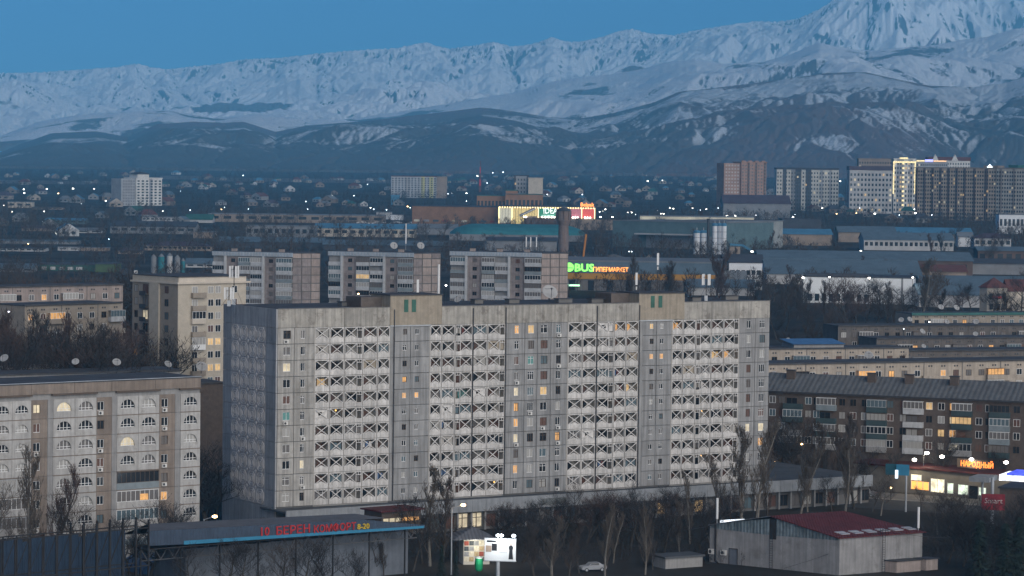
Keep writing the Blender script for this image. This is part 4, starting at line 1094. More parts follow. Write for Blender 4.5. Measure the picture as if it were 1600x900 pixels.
# open steel trusses under the eave
TRUSS_M = mat('truss_steel', (.10, .10, .105), var=.3)
n = 22; zt_ = f[3][1] - .5
for i in range(n):
    x0_, x1_ = mf.L * i / n, mf.L * (i + 1) / n; xm = (x0_ + x1_) / 2
    t = MB(); t.bar((x0_, 2.2, zt_), (xm, 2.2, zt_ - 1.7), .12, .12); t.bar((xm, 2.2, zt_ - 1.7), (x1_, 2.2, zt_), .12, .12); t.bar((x0_, 2.2, zt_ - 1.75), (x1_ + .01, 2.2, zt_ - 1.75), .13, .13)
    t.build('truss', TRUSS_M, mh)
    if i % 3 == 0: MB().bar((x0_, 2.2, -1), (x0_, 2.2, zt_), .2, .2).build('post', RUST, mh)
def text_on(px, py, px2, txt, m, hpx):
    a = mp(px, py); b = mp(px2, py - (px2 - px) * .045); hgt = hpx / FPX * 432
    slope = math.atan2(mp(px2, py - (px2 - px) * .0455)[1] - a[1], b[0] - a[0])
    return lettering(txt, m, mh, (a[0], -.09, a[1]), hgt * 1.42, ext=.08, sx=.9, bold=.02)
o1 = text_on(404, 837.5, 448, '10', RED_P, 13.5); o1.scale = (1.05, 1, 1)
o2 = text_on(430, 836, 480, 'БЕРЕН', RED_P, 13); o2.scale = (1.12, 1, 1)
o3 = text_on(489, 832.5, 552, 'КОМФОРТ', RED_P, 11.5); o3.scale = (.98, 1, 1)
o4 = text_on(557.5, 827, 582, '8-20', YEL_P, 8.5); o4.scale = (1.1, 1, 1)
# small red-lit stall at the right end of the hall
q = gat(655, 846)
st = empty('market_stall', zplane(640, 826, 5.2), mf.th, 'small stall with red edges and pale lights at the right end of the hall', 'stall')
MB().box(-3.5, 4.5, 3.0, 8, -1, 2.6).build('wall', PAINT_DK, st)
MB().box(-4, 5, 2.5, 8.5, 2.6, 2.85).build('roof', RED_ROOF, st)
for i in range(6): MB().box(-3.2 + i * 1.25, -2.2 + i * 1.25, 2.9, 2.97, .9, 1.5).build('lit_shelf', L_PALE if i < 3 else L_AMBER, st)

# ---------------------------------------------------------------- rusty steel skeleton at the lower left
sf = Facade(-20, 400, 232, 418, 860)
sk = empty('steel_skeleton', (sf.A.x, sf.A.y, gz(428)), sf.th, 'dark unfinished steel skeleton of braced posts in the lower left corner', 'steel frame')
zt_ = sf.z(100, 836) - gz(428)
n = 12
for j in (0, 3.2):
    for i in range(n + 1):
        x0_ = sf.L * i / n; MB().bar((x0_, j, -1), (x0_, j, zt_ + (0 if i < 7 else 1.2)), .16 if i < 7 else .3, .18).build('post', RUST, sk)
    for z_ in (zt_, zt_ * .52, zt_ * .1):
        MB().bar((0, j, z_), (sf.L, j, z_), .14, .16).build('beam', RUST, sk)
    for i in range(n):
        x0_, x1_ = sf.L * i / n, sf.L * (i + 1) / n
        MB().bar((x0_, j, zt_ * .55), (x1_, j, zt_), .07, .07).build('brace', RUST, sk)
        if i % 2 or i > 6: MB().bar((x1_, j, zt_ * .1), (x0_, j, zt_ * .52), .07, .07).build('brace', RUST, sk)
bs = empty('sheet_fence', sf.world(0, 6, gz(430)), sf.th, 'faded blue sheet fence behind the rusty steel skeleton', 'fence')
for i in range(20):
    MB().box(sf.L * i / 20 + .02, sf.L * (i + 1) / 20 - .02, 0, .12, -1, zt_ * (.93 if i % 7 else .88)).build('sheet', DKBLUE, bs)
# blue arched tarpaulin
tp = gat(275, 898)
ta = empty('tarpaulin_tent', (tp.x - 2.5, tp.y + 3, gz(tp.y)), mf.th, 'blue arched tarpaulin tent beside the rusty skeleton', 'tent')
pts = [(4.2 * math.cos(math.pi * i / 12), 2.6 * math.sin(math.pi * i / 12)) for i in range(13)]
MB().prism(pts, 'y', -1, 6).build('cover', mat('blue_tarpaulin', (.025, .06, .14), rough=.55, var=.2, scale=.8), ta)
MB().box(.6, 1.2, -1.06, -1.01, .4, 1.8).build('door_flap', OFFW, ta)

# ---------------------------------------------------------------- shed with the red roof
N_ = gat(1311, 899); uu = Vector((.85, .527)); vv = Vector((-.815, .58)); WV, WU = 24.3, 17.1
zg = gz(N_.y) - .2
rr = empty('concrete_shed', (N_.x, N_.y, zg), 0, 'grey concrete shed with a red tin roof, skylights and ladders', 'shed')
def sp(u, v, z): q = uu * u + vv * v; return (q.x, q.y, z)
ez = at(1311, 841, N_.y).z - zg
def vat(px):   # distance along the gable wall in a column
    s_ = (px - 800) / FPX; return (N_.x - s_ * N_.y) / (.815 + s_ * .58)
vr = vat(1213); rz_ = at(1213, 807, N_.y + vr * .58).z - zg
vl = vat(1120); lz = at(1120, 818.5, N_.y + vl * .58).z - zg
b = MB()
b.quad(sp(0, 0, -1), sp(WU, 0, -1), sp(WU, 0, ez), sp(0, 0, ez)); b.quad(sp(0, WV, -1), sp(0, 0, -1), sp(0, 0, ez), sp(0, WV, ez))
b.quad(sp(WU, 0, -1), sp(WU, WV, -1), sp(WU, WV, ez), sp(WU, 0, ez)); b.quad(sp(WU, WV, -1), sp(0, WV, -1), sp(0, WV, ez), sp(WU, WV, ez)); b.quad(sp(0, 0, ez), sp(WU, 0, ez), sp(WU, WV, ez), sp(0, WV, ez))
b.build('wall', SHED_W, rr)
def gpoly(off, pts): return [sp(off, v, z) for v, z in pts]
MB().poly(gpoly(-.06, [(.0, ez + .0), (vr - .8, rz_ - .35), (vr - .8, ez - .55), (0.2, ez - .35)][::-1])).build('gable_cladding', TIN_STAIN, rr)
MB().poly(gpoly(-.06, [(vr + .5, rz_ - .4), (vl, lz), (WV, ez - .3), (vr + .5, ez - .55)][::-1])).build('gable_cladding', TIN_STAIN, rr)
MB().poly(gpoly(-.05, [(vr - .8, rz_ - .3), (vr + .5, rz_ - .3), (vr + .5, ez - 1.2), (vr - .8, ez - 1.2)][::-1])).build('gable_hatch', RUST, rr)
rt = .14
def slab(p): 
    m_ = MB(); lo = [(x, y, z) for x, y, z in p]; hi = [(x, y, z + rt) for x, y, z in p]
    m_.poly(hi); m_.poly(lo[::-1])
    for i in range(4): j = (i + 1) % 4; m_.quad(lo[i], lo[j], hi[j], hi[i])
    return m_
slab([sp(-.5, -.4, ez - .05), sp(WU + .4, -.4, ez - .05), sp(WU * .86, vr, rz_), sp(-.5, vr, rz_)]).build('roof', RED_ROOF, rr)
slab([sp(-.5, vr + .02, rz_), sp(WU * .86, vr + .02, rz_), sp(WU, WV, lz - .3), sp(-.5, WV, lz - .3)]).build('rear_roof', GREY_TIN, rr)
slope = (rz_ - ez + .05) / (vr + .4)
for i, px in enumerate((1300, 1330, 1354, 1380, 1406, 1434)):
    u = (i + .35) * WU / 6.2 + .6
    for q in (0, .85):
        v = 1.0 + q
        slab([sp(u, v, ez + slope * (v + .4) + .1), sp(u + 1.7, v, ez + slope * (v + .4) + .1), sp(u + 1.7, v + .55, ez + slope * (v + .95) + .1), sp(u, v + .55, ez + slope * (v + .95) + .1)]).build('skylight', mat('skylight_panel', (.30, .31, .34), rough=.4, var=.1) if not i and not q else bpy.data.materials['skylight_panel'], rr)
def ladder(p0, p1, side, m=RUST):
    b_ = MB(); s_ = Vector(side) * .28; b_.bar(Vector(p0) - s_, Vector(p1) - s_, .07, .07); b_.bar(Vector(p0) + s_, Vector(p1) + s_, .07, .07)
    h = (Vector(p1) - Vector(p0)).length; n_ = int(h / .38)
    for i in range(1, n_): c = Vector(p0).lerp(Vector(p1), i / n_); b_.bar(c - s_, c + s_, .045, .045)
    return b_.build('ladder', m, rr)
ladder(sp(-.3, vr - .1, 0), sp(-.3, vr - .1, ez), (vv.x, vv.y, 0)); ladder(sp(8.4, -.6, 0), sp(8.4, -.6, ez + 1.2), (uu.x, uu.y, 0))
MB().bar(sp(7.6, -.62, ez + .8), sp(9.2, -.62, ez + .8), .08, .08).bar(sp(7.6, -.62, ez), sp(7.6, -.62, ez + 1.2), .08, .08).bar(sp(9.2, -.62, ez), sp(9.2, -.62, ez + 1.2), .08, .08).build('ladder_rail', RUST, rr)
vd = vat(1153)
b = MB(); b.quad(sp(-.08, vd + .75, .2), sp(-.08, vd - .75, .2), sp(-.08, vd - .75, 2.7), sp(-.08, vd + .75, 2.7)); b.quad(sp(-.02, vd + .75, .2), sp(-.08, vd + .75, .2), sp(-.08, vd + .75, 2.7), sp(-.02, vd + .75, 2.7)); b.quad(sp(-.08, vd - .75, .2), sp(-.02, vd - .75, .2), sp(-.02, vd - .75, 2.7), sp(-.08, vd - .75, 2.7))
dr = b.build('door', OFFW, rr)
MB().bar(sp(-.12, vd + .8, .2), sp(-.12, vd + .8, 2.8), .1, .1).bar(sp(-.12, vd - .8, .2), sp(-.12, vd - .8, 2.8), .1, .1).bar(sp(-.12, vd - .8, 2.8), sp(-.12, vd + .8, 2.8), .1, .1).build('door_frame', RUST, dr)
for px in (1115, 1134):
    v = vat(px); a = put('air_conditioner', cached('ac', ac_mesh), rr, sp(-.05, v, 1.6), (0, 0, math.atan2(-vv.y, -vv.x)), (1.2, 1.2, 1.4)); put('fan_grille', cached('fan', fan_mesh), a)
v = vat(1126); MB().tube(sp(-.25, v, .6), sp(-.25, v, ez + .4), .16, k=8).tube(sp(-.25, v, .6), sp(-.6, v - .9, .15), .16, k=8).build('vent_pipe', RUST, rr)
# two low boxes built against the front wall
for u0, u1, m in ((9.3, 14.3, PINK_P), (15.4, 17.9, PINK_P)):
    b = MB(); q = [sp(u0, -2.2, 0), sp(u1, -2.2, 0), sp(u1, -.02, 0), sp(u0, -.02, 0)]; t = [(x, y, 2.0) for x, y, z in q]; q = [(x, y, -1) for x, y, z in q]
    for i in range(4): j = (i + 1) % 4; b.quad(q[i], q[j], t[j], t[i])
    b.poly(t); bx = b.build('annexe', m, rr)
    slab([(x, y, 2.003) for x, y, z in [sp(u0 - .2, -2.4, 0), sp(u1 + .2, -2.4, 0), sp(u1 + .2, -.02, 0), sp(u0 - .2, -.02, 0)]]).build('annexe_roof', METAL_DK, bx)
antenna('white antenna tube on the left end of the concrete shed', Vector(sp(1, WV - .4, ez)) + Vector((N_.x, N_.y, zg)), 4.6, 'white')
antenna('white antenna tube on the right end of the concrete shed', Vector(sp(WU - .2, .6, ez - .5)) + Vector((N_.x, N_.y, zg)), 4.6, 'white')
# white strip roof just behind the shed; its glow stands in for lamp light
q = at(1150, 812, 488)
o = empty('glowing_awning', (q.x, q.y, gz(488)), R(28), 'white awning glowing as if lamp lit, behind the left gable of the shed', 'awning')
MB().box(-2.9, 1.8, 0, .5, q.z - gz(488) - .9, q.z - gz(488)).build('panel', glow('awning_painted_glow', (.85, .92, 1), .75), o); MB().bar((-2.5, .2, -.5), (-2.5, .2, q.z - gz(488) - .9), .12, .12).bar((1.4, .2, -.5), (1.4, .2, q.z - gz(488) - .9), .12, .12).build('post', METAL_DK, o)

# ---------------------------------------------------------------- kiosk and billboard in the middle
kz = gz(440); q = gat(742, 882)
kk = empty('kiosk', (q.x, q.y, kz), R(12), 'small kiosk with a grey hipped roof and lit walls of posters', 'kiosk')
zk = at(742, 841, q.y).z - kz
MB().box(-1.9, 2.4, 0, 4, -1, zk).build('wall', mat('kiosk_wall', (.55, .53, .48), var=.1), kk)
rzk = at(742, 823, q.y + 2).z - kz
hip = [(-3.9, -1.4), (3.4, -1.4), (3.4, 5.4), (-3.9, 5.4)]
b = MB()
for i in range(4):
    j = (i + 1) % 4; b.poly([(hip[i][0], hip[i][1], zk), (hip[j][0], hip[j][1], zk), (.1, 2, rzk)])
b.poly([(x, y, zk - .12) for x, y in hip][::-1])
for i in range(4):
    j = (i + 1) % 4; b.quad((hip[i][0], hip[i][1], zk - .12), (hip[j][0], hip[j][1], zk - .12), (hip[j][0], hip[j][1], zk), (hip[i][0], hip[i][1], zk))
b.build('roof', GREY_TIN, kk)
PCOL = [mat('poster_' + n, c, var=.3, scale=3) for n, c in (('cream', (.60, .56, .46)), ('red', (.30, .08, .06)), ('grey', (.25, .26, .28)), ('tan', (.42, .33, .20)), ('dark', (.07, .08, .09)))]
for i in range(5):
    for j in range(4):
        if (i, j) in ((2, 0),): continue
        MB().box(-1.8 + i * .83, -1.05 + i * .83, -.05, -.003, .5 + j * (zk - .8) / 4, .35 + (j + 1) * (zk - .8) / 4).build('poster', PCOL[(i * 3 + j * 2) % 5], kk)
lamp_light(Vector((q.x, q.y, kz)) + Vector((.3, -2.2, zk - .5)), 190, (1, .93, .75), .3)
q2 = gat(748, 892)
o = empty('green_barrel', (q2.x, q2.y, 0), 0, 'green lit barrel standing below the kiosk wall', 'barrel')
MB().lathe([(.45, 0), (.62, .3), (.68, 1.2), (.6, 2.0), (.62, 2.05)], 14).build('body', mat('green_plastic', (.02, .30, .13), rough=.4, var=.15), o)
MB().lathe([(.64, 2.053), (.64, 2.2), (.2, 2.3)], 14).build('lid', PAINT_W, o)
lamp_light((q2.x + .2, q2.y - 1.6, 2.2), 40, (.7, 1, .8), .2)
# billboard
bb = at(781, 860, 437); bz = gz(437)
bo = empty('billboard', (bb.x, bb.y, bz), R(-8), 'lit white billboard on a post showing a person in black', 'billboard')
t_, l_ = at(781, 842, 437).z - bz, at(781, 876, 437).z - bz
MB().tube((-.3, .3, -1), (-.3, .3, l_), .3, k=10).build('post', METAL_LT, bo)
MB().box(-2.35, 2.45, 0, .35, l_, t_).build('panel', mat('billboard_face', (.68, .70, .70), rough=.6, var=.04), bo)
MB().box(-2.42, 2.52, -.04, .4, l_ - .12, l_ - .003).box(-2.42, 2.52, -.04, .4, t_ + .003, t_ + .1).build('frame', METAL_LT, bo)
INK = mat('billboard_ink', (.02, .02, .022), var=.1); TAN_I = mat('billboard_tan', (.34, .26, .20), var=.2); GREY_I = mat('billboard_grey', (.42, .43, .44), var=.1)
MB().box(-1.25, -.45, -.03, -.003, l_ + 1.5, l_ + 2.6).build('picture', INK, bo); MB().box(-2.15, -1.3, -.03, -.003, l_ + 1.3, l_ + 2.3).build('picture', TAN_I, bo)
for i in range(4): MB().box(-.1, 1.1 - .15 * (i % 2), -.02, -.003, l_ + 1.2 + i * .42, l_ + 1.3 + i * .42).build('text_line', GREY_I, bo)
MB().box(-2.0, -.6, -.03, -.003, t_ - .55, t_ - .25).build('headline', INK, bo)
pf = [(1.35, .25), (2.05, .25), (1.98, 1.0), (1.95, 1.6), (2.05, 2.05), (1.92, 2.32), (1.8, 2.38), (1.6, 2.38), (1.46, 2.32), (1.35, 2.05), (1.45, 1.6), (1.42, 1.0)]
MB().prism([(u, l_ + v) for u, v in pf], 'y', -.03, -.003).build('printed_dress', INK, bo)
MB().prism([(1.7 + .14 * math.cos(t * .628), l_ + 2.58 + .2 * math.sin(t * .628)) for t in range(10)], 'y', -.031, -.004).build('printed_face', mat('print_skin', (.42, .27, .2), var=.1), bo)
LAMPW = glow('lamp_white', (1, .95, .85), 9.0); LAMPC = glow('lamp_cool', (.8, .9, 1), 9.0); LAMPO = glow('lamp_orange', (1, .62, .28), 8.0)
for u in (-.2, .3, 2.2):
    MB().bar((u, .2, t_), (u, -.6, t_ + .6), .06, .06).build('lamp_arm', METAL_DK, bo)
    put('lamp_head', cached('lh', lambda: MB().lathe([(.05, -.22), (.3, -.1), (.3, .1), (.05, .22)], 10).mesh('lamp_head', LAMPC)), bo, (u, -.65, t_ + .6))
lamp_light(Vector((bb.x - .3, bb.y - 2.4, bz + t_ + .6)), 420, (.92, .97, 1), .3); lamp_light(Vector((bb.x + 1.9, bb.y - 2.2, bz + t_ + .5)), 70, (.92, .97, 1), .3)

# ---------------------------------------------------------------- near street lamps
def street_lamp(label, base, h, arm, m, r=.35, light=0, group='street lamps', col=(1, .7, .4)):
    o = empty('street_lamp', base, 0, label, 'street lamp', group)
    MB().tube((0, 0, -.5), (0, 0, h), .13, .08, 7).build('pole', METAL_LT if h > 9 else METAL_DK, o)
    MB().tube((0, 0, h - .1), (arm, -.3, h + .5), .06, .05, 6).build('arm', METAL_LT, o)
    put('lamp_head', cached(('slh', m.name, r), lambda: MB().lathe([(.1 * r, -.55 * r), (.8 * r, -.35 * r), (r, 0), (.75 * r, .4 * r), (.1 * r, .55 * r)], 10).mesh('lamp_head', m)), o, (arm, -.3, h + .45))
    if light: lamp_light(Vector(base) + Vector((arm, -.6, h - .2)), light, col, .3)
    return o
q = gat(318, 905); hz_ = at(318, 811, q.y).z - q.z
street_lamp('street lamp with a warm light before the market hall sign', q, hz_, 1.7, LAMPO, .42, 0)
q = gat(705, 898); hz_ = at(705, 793, q.y).z - q.z
street_lamp('tall street lamp with a warm light left of the kiosk', q, hz_, 1.8, LAMPO, .40, 60)

# ---------------------------------------------------------------- right: street with shops under the brown block
f = Facade(1325, 588, 1600, 562, 752)
sz = gz(572)
T_RED_D = mat('dark_red_edge', (.07, .018, .018), var=.2)
sh = empty('shop_strip', (f.A.x, f.A.y, sz), f.th, 'single storey lit shops with a red roof edge in front of the brown brick block', 'shops')
zs = f.z(1440, 733) - sz
MB().box(0, f.L, 0, 9, -1, zs).build('wall', mat('shop_plaster', (.20, .18, .155), var=.15, scale=.7), sh)
MB().box(-.2, f.L + .2, -.6, 9, zs + .003, zs + .3).build('roof', T_RED_D, sh)
def sx_(px): return f.x(px, 750)
SH_W = glow('shop_window_light', (1, .9, .62), .75); SH_O = glow('shop_orange', (1, .42, .10), 1.0); SIGN_O = glow('orange_sign_letters', (1, .22, .04), 1.4); SH_G = glow('shop_green_white', (.85, 1, .78), .6)
for a, b, m, y0_, y1_ in ((1424, 1452, SH_O, 1.0, 2.6), (1424, 1440, SH_W, 2.8, 3.9), (1455, 1476, SH_W, .8, 3.4), (1481, 1490, SH_G, .8, 2.8), (1498, 1513, SH_G, .8, 2.7), (1530, 1541, SH_G, 1.0, 2.5), (1345, 1358, L_PALE, 1.0, 2.2)):
    w_ = sx_(b) - sx_(a); MB().box(sx_(a), sx_(b), -.06, -.003, y0_, y1_).build('lit_window', m, sh)
    n_ = max(1, int(w_ / 1.2)); bb_ = MB()
    for i in range(n_ + 1): bb_.box(sx_(a) + w_ * i / n_ - .06, sx_(a) + w_ * i / n_ + .06, -.12, -.063, y0_ - .1, y1_ + .1)
    bb_.build('window_frame', PAINT_W, sh)
MB().box(sx_(1515), sx_(1528), -.08, -.003, 0, 2.7).build('door', G_DARK, sh)
zl = f.z(1500, 727.5) - sz
MB().box(sx_(1498), sx_(1546), -.75, -.62, zl - .25, zl + 1.5).build('sign_board', PAINT_DK, sh)
lettering('НАРОДНЫЙ', SIGN_O, sh, (sx_(1503.5), -.78, zl + .08), 1.45, ext=.05, sx=.86, bold=.035)
for px, py in ((1433, 718), (1476, 713), (1522, 717), (1576, 722)):
    a = f.hit(px, py); p = (a[0], -1.0, a[1] - sz)
    put('flood_lamp', cached('flood', lambda: MB().lathe([(.08, -.32), (.42, -.15), (.42, .15), (.08, .32)], 10).mesh('flood_lamp', LAMPW)), sh, p)
    wq = f.world(a[0], -2.4); lamp_light((wq.x, wq.y, a[1] - .8), 230, (1, .86, .6), .4)
q = gat(1442, 770); hz_ = at(1442, 711, q.y).z - q.z
street_lamp('street lamp in front of the lit shops on the right', q, hz_, .6, LAMPW,   .5, 190, col=(1, .88, .65))
# road and pavement
rd = Facade(1290, 556, 1660, 535, 770)
def strip(name, o0, o1, z, m, n=24):
    b = MB()
    for i in range(n):
        a_, c_ = rd.L * i / n - 8, rd.L * (i + 1) / n - 8
        p = [rd.world(a_, o0), rd.world(c_, o0), rd.world(c_, o1), rd.world(a_, o1)]
        b.quad(*[(q.x, q.y, gz(q.y) + z) for q in p])
    o = b.build(name, m); o['kind'] = 'structure'; return o
strip('road', 0, 16, .05, ASPHALT); strip('pavement', 16.3, 26, .17, mat('paving', (.13, .125, .12), var=.2, scale=.8))
b = MB()
for i in range(24):
    a_, c_ = rd.L * i / 24 - 8, rd.L * (i + 1) / 24 - 8.02
    p, q = rd.world(a_, 16.0), rd.world(c_, 16.0); p2, q2 = rd.world(a_, 16.32), rd.world(c_, 16.32)
    zz = gz(p.y); b.quad((p.x, p.y, zz), (q.x, q.y, zz), (q.x, q.y, zz + .18), (p.x, p.y, zz + .18)); b.quad((p.x, p.y, zz + .18), (q.x, q.y, zz + .18), (q2.x, q2.y, zz + .18), (p2.x, p2.y, zz + .18))
kb = b.build('kerb', SLAB); kb['kind'] = 'structure'
# low retaining wall with a lit parapet between street and shops
o = empty('low_wall', rd.world(20, 27, gz(560)), rd.th, 'low pale wall along the pavement below the lit shops', 'wall')
MB().box(0, 42, 0, .4, -1, 1.0).build('wall', CREAM_P, o); MB().box(-.1, 42.1, -.1, .5, 1.003, 1.12).build('coping', SLAB, o)

# cars
def car_mesh():
    prof = [(-2.1, .35), (2.15, .35), (2.2, .75), (1.9, .92), (1.0, 1.0), (.55, 1.42), (-.9, 1.45), (-1.6, 1.02), (-2.15, .95), (-2.2, .6)]
    b = MB(); n = len(prof); k0 = len(b.v)
    rings = [(-.82, .94), (-.70, 1.0), (.70, 1.0), (.82, .94)]
    for y, s in rings:
        for x, z in prof: b.v.append((x * s, y * (1 - .16 * max(0, (z - .95)) / .5), .35 + (z - .35) * s))
    for a in range(3):
        for i in range(n):
            j = (i + 1) % n; b.f.append((k0 + a * n + i, k0 + a * n + j, k0 + (a + 1) * n + j, k0 + (a + 1) * n + i)); b.m.append(0)
    b.f += [tuple(range(k0, k0 + n))[::-1], tuple(range(k0 + 3 * n, k0 + 4 * n))]; b.m += [0, 0]
    return b
CARM = [mat('car_paint_' + n, c, rough=.3, var=.03, spec=.6) for n, c in (('white', (.55, .56, .57)), ('dark', (.03, .032, .036)), ('silver', (.30, .31, .33)), ('red', (.18, .02, .02)))]
HEADL = glow('headlight', (1, .92, .75), 6.0); TAILL = glow('tail_light', (1, .06, .03), 2.0)
def car(label, p, rz, cm, lit=True):
    o = empty('parked_car' if not lit else 'car', p, rz, label, 'car', 'cars on the right-hand street')
    put('body', cached(('carb', cm.name), lambda: car_mesh().mesh('body', cm)), o)
    put('window', cached('carw', lambda: MB().quad((.93, -.62, 1.02), (.93, .62, 1.02), (.56, .56, 1.39), (.56, -.56, 1.39)).quad((-.82, -.80, 1.03), (.75, -.80, 1.03), (.5, -.73, 1.36), (-.8, -.73, 1.38)).quad((.75, .80, 1.03), (-.82, .80, 1.03), (-.8, .73, 1.38), (.5, .73, 1.36)).quad((-1.5, .62, 1.08), (-1.5, -.62, 1.08), (-.96, -.56, 1.42), (-.96, .56, 1.42)).mesh('window', G_DARK)), o)
    for x in (-1.3, 1.35):
        for y in (-.84, .66):
            wl = put('wheel', cached('wheel', lambda: MB().prism([(.32 * math.cos(t * .449), .32 * math.sin(t * .449)) for t in range(14)], 'y', 0, .2).mesh('wheel', RUST)), o, (x, y, .32))
            put('rim', cached('rim', lambda: MB().prism([(.2 * math.cos(t * .628), .2 * math.sin(t * .628)) for t in range(10)], 'y', -.01, .21).mesh('rim', METAL_LT)), wl)
    for y in (-.55, .55):
        put('headlight', cached(('hl', lit), lambda: MB().box(0, .06, -.16, .16, -.09, .09).mesh('headlight', HEADL if lit else PLASTIC)), o, (2.14, y, .66))
        put('tail_light', cached(('tl', lit), lambda: MB().box(0, .06, -.14, .14, -.08, .08).mesh('tail_light', TAILL if lit else RED_P)), o, (-2.2, y, .78))
    return o
for k, (px, py, rz, c, lit, lab) in enumerate(((1428, 750, 150, 3, True, 'red car with lit tail lights beside the blue billboard'), (1418, 762, 215, 0, True, 'white car with headlights on below the blue billboard'), (1452, 764, -30, 2, False, 'silver parked car near the street lamp'),
        (1476, 766, 205, 1, True, 'dark car with bright headlights on the right-hand street'), (1489, 767, 200, 1, True, 'dark car following close behind another on the right-hand street'), (926, 893, 200, 2, False, 'silver car parked under the bare poplars at the bottom'), (1352, 776, 160, 2, False, 'silver car half hidden behind the flat roofed shop row'))):
    q = gat(px, py); car(lab, q + Vector((0, 0, .07)), R(rz), CARM[c], lit)
# blue billboard, red billboard, boards, bright canopy
q = gat(1415, 800); z1, z2 = at(1415, 743, q.y).z - q.z, at(1415, 726, q.y).z - q.z
o = empty('billboard', q, R(-14), 'cyan billboard with a glowing edge panel on a tall grey post', 'billboard')
MB().tube((0, .1, -.5), (0, .1, z1), .2, k=8).build('post', METAL_LT, o); MB().box(-1.9, .55, -.1, .1, z1, z2).build('panel', CYAN, o); MB().box(-4.0, -1.93, -.1 + .4, .1 + .4, z1, z2).build('side_panel', mat('teal_panel', (.02, .08, .11), var=.15), o)
MB().box(-2.1, -1.55, -.16, -.103, z1 - .6, z1 + 1.0).build('light_box', glow('light_box', (.75, .9, 1), 1.2), o)
q = gat(1551, 830); z1, z2 = at(1551, 797, q.y).z - q.z, at(1551, 772, q.y).z - q.z
o = empty('billboard', q, R(-10), 'red billboard with pale letters among dark trees at the right', 'billboard')
MB().tube((0, .1, -.5), (0, .1, z1), .16, k=8).build('post', METAL_LT, o); MB().box(-2.1, 2.1, -.1, .1, z1, z2).build('panel', mat('red_billboard', (.22, .03, .04), var=.25, scale=2), o)
lettering('Smart', mat('pale_letters', (.55, .5, .48), var=.1), o, (-1.55, -.12, z1 + 1.25), 1.35, ext=.02)
MB().tube((-.2, 3, -.5), (-.2, 3, z2 + 2.7), .3, k=10).build('rear_post', METAL_LT, o)
for k, (p0, p1, lab) in enumerate(((1452, 1473, 'left of two pinkish boards with a red top edge by the street'), (1480, 1501, 'right of two pinkish boards with a red top edge by the street'))):
    q = gat((p0 + p1) / 2, 768); z1, z2 = at(p0, 752, q.y).z - q.z, at(p0, 736, q.y).z - q.z; hw = (p1 - p0) / 2 / FPX * q.y
    o = empty('notice_board', q, R(-6), lab, 'board', 'pinkish boards by the street')
    MB().box(-hw, hw, 0, .2, z1, z2).build('panel', mat('board_pink', (.28, .22, .22), var=.2), o); MB().box(-hw - .1, hw + .1, -.06, .26, z2 + .003, z2 + .25).build('top_edge', RED_ROOF, o)
    MB().bar((-hw + .3, .1, -.4), (-hw + .3, .1, z1), .16, .16).bar((hw - .3, .1, -.4), (hw - .3, .1, z1), .16, .16).build('post', METAL_DK, o)
q = at(1585, 752, 548); zq = gz(548)
o = empty('filling_canopy', (q.x, q.y, zq), R(-24), 'brightly lit white and blue canopy at the right edge', 'canopy')
hq = q.z - zq
MB().box(-3, 14, 0, 8, hq, hq + 1.1).build('fascia', glow('canopy_white', (.9, .94, 1), .9), o); MB().box(-1.5, 14, -.08, 7.9, hq + 1.103, hq + 1.5).build('upper_band', glow('canopy_blue', (.10, .14, 1), .5), o)
MB().box(-9, -5.05, .5, 7, hq - .6, hq + .3).build('side_roof', FASC, o)
for x in (-7, 2, 12): MB().tube((x, 3, -.5), (x, 3, hq), .25, k=8).build('column', METAL_LT, o)
put('flood_lamp', cached('flood', None), o, (4.2, -1.0, hq + 2.5), scale=(1.5, 1.5, 1.5))
lamp_light((q.x + 3, q.y - 4, q.z - .5), 200, (.9, .93, 1), .5)
low_roof('dark brick building below the bright canopy at the right edge', 1562, 763, 532, 90, 3, METAL_DK, BROWN_BR, th=R(-24))
low_roof('small pale wall and flat roof left of the concrete shed', 1040, 873, 464, 60, 1, PODROOF, GREY_W, d=4)

for px, py, e in ((1253, 694, 70), (1210, 722, 45), (1392, 762, 60)):
    q = at(px, py, 588 if py < 730 else 566); lamp_light(q, e, (1, .72, .32), .3)
    o = empty('garden_lamp', (q.x, q.y, gz(q.y)), 0, {1253: 'warm lamp glowing through trees right of the long block', 1210: 'low yellow lamp beside the foot of the long block', 1392: 'warm lamp at the street end of the shop row'}[px], 'lamp')
    MB().tube((0, 0, -.3), (0, 0, q.z - gz(q.y)), .08, k=6).build('pole', METAL_DK, o)
    put('lamp_head', cached(('slh', 'garden', .25), lambda: MB().lathe([(.05, -.2), (.25, 0), (.05, .2)], 8).mesh('lamp_head', LAMPO)), o, (0, 0, q.z - gz(q.y)))

# slack cable from the shed ladder down to the yard, and lines between the street posts
def cable(label, pts, sag):
    b = MB(); 
    for p, q in zip(pts[:-1], pts[1:]):
        P = [Vector(p).lerp(Vector(q), i / 8) - Vector((0, 0, sag * math.sin(math.pi * i / 8))) for i in range(9)]
        for a, c in zip(P[:-1], P[1:]): b.tube(a, c, .05, k=4, cap=False)
    tag(b.build('overhead_cable', METAL_DK), label, 'cable', 'overhead cables')
lad = Vector(sp(8.4, -.7, ez + 1.1)) + Vector((N_.x, N_.y, zg))
cable('slack cable crossing the shed wall from the ladder top', [lad, at(1225, 888, N_.y - 1)], .5)
cable('cable from the shed ladder to the right end post', [lad, Vector(sp(WU + 4, -1, ez - 1)) + Vector((N_.x, N_.y, zg))], .4)
cable('long cable running from the concrete shed towards the long block', [Vector(sp(0, WV, ez)) + Vector((N_.x, N_.y, zg)), at(965, 815, 500)], 1.2)
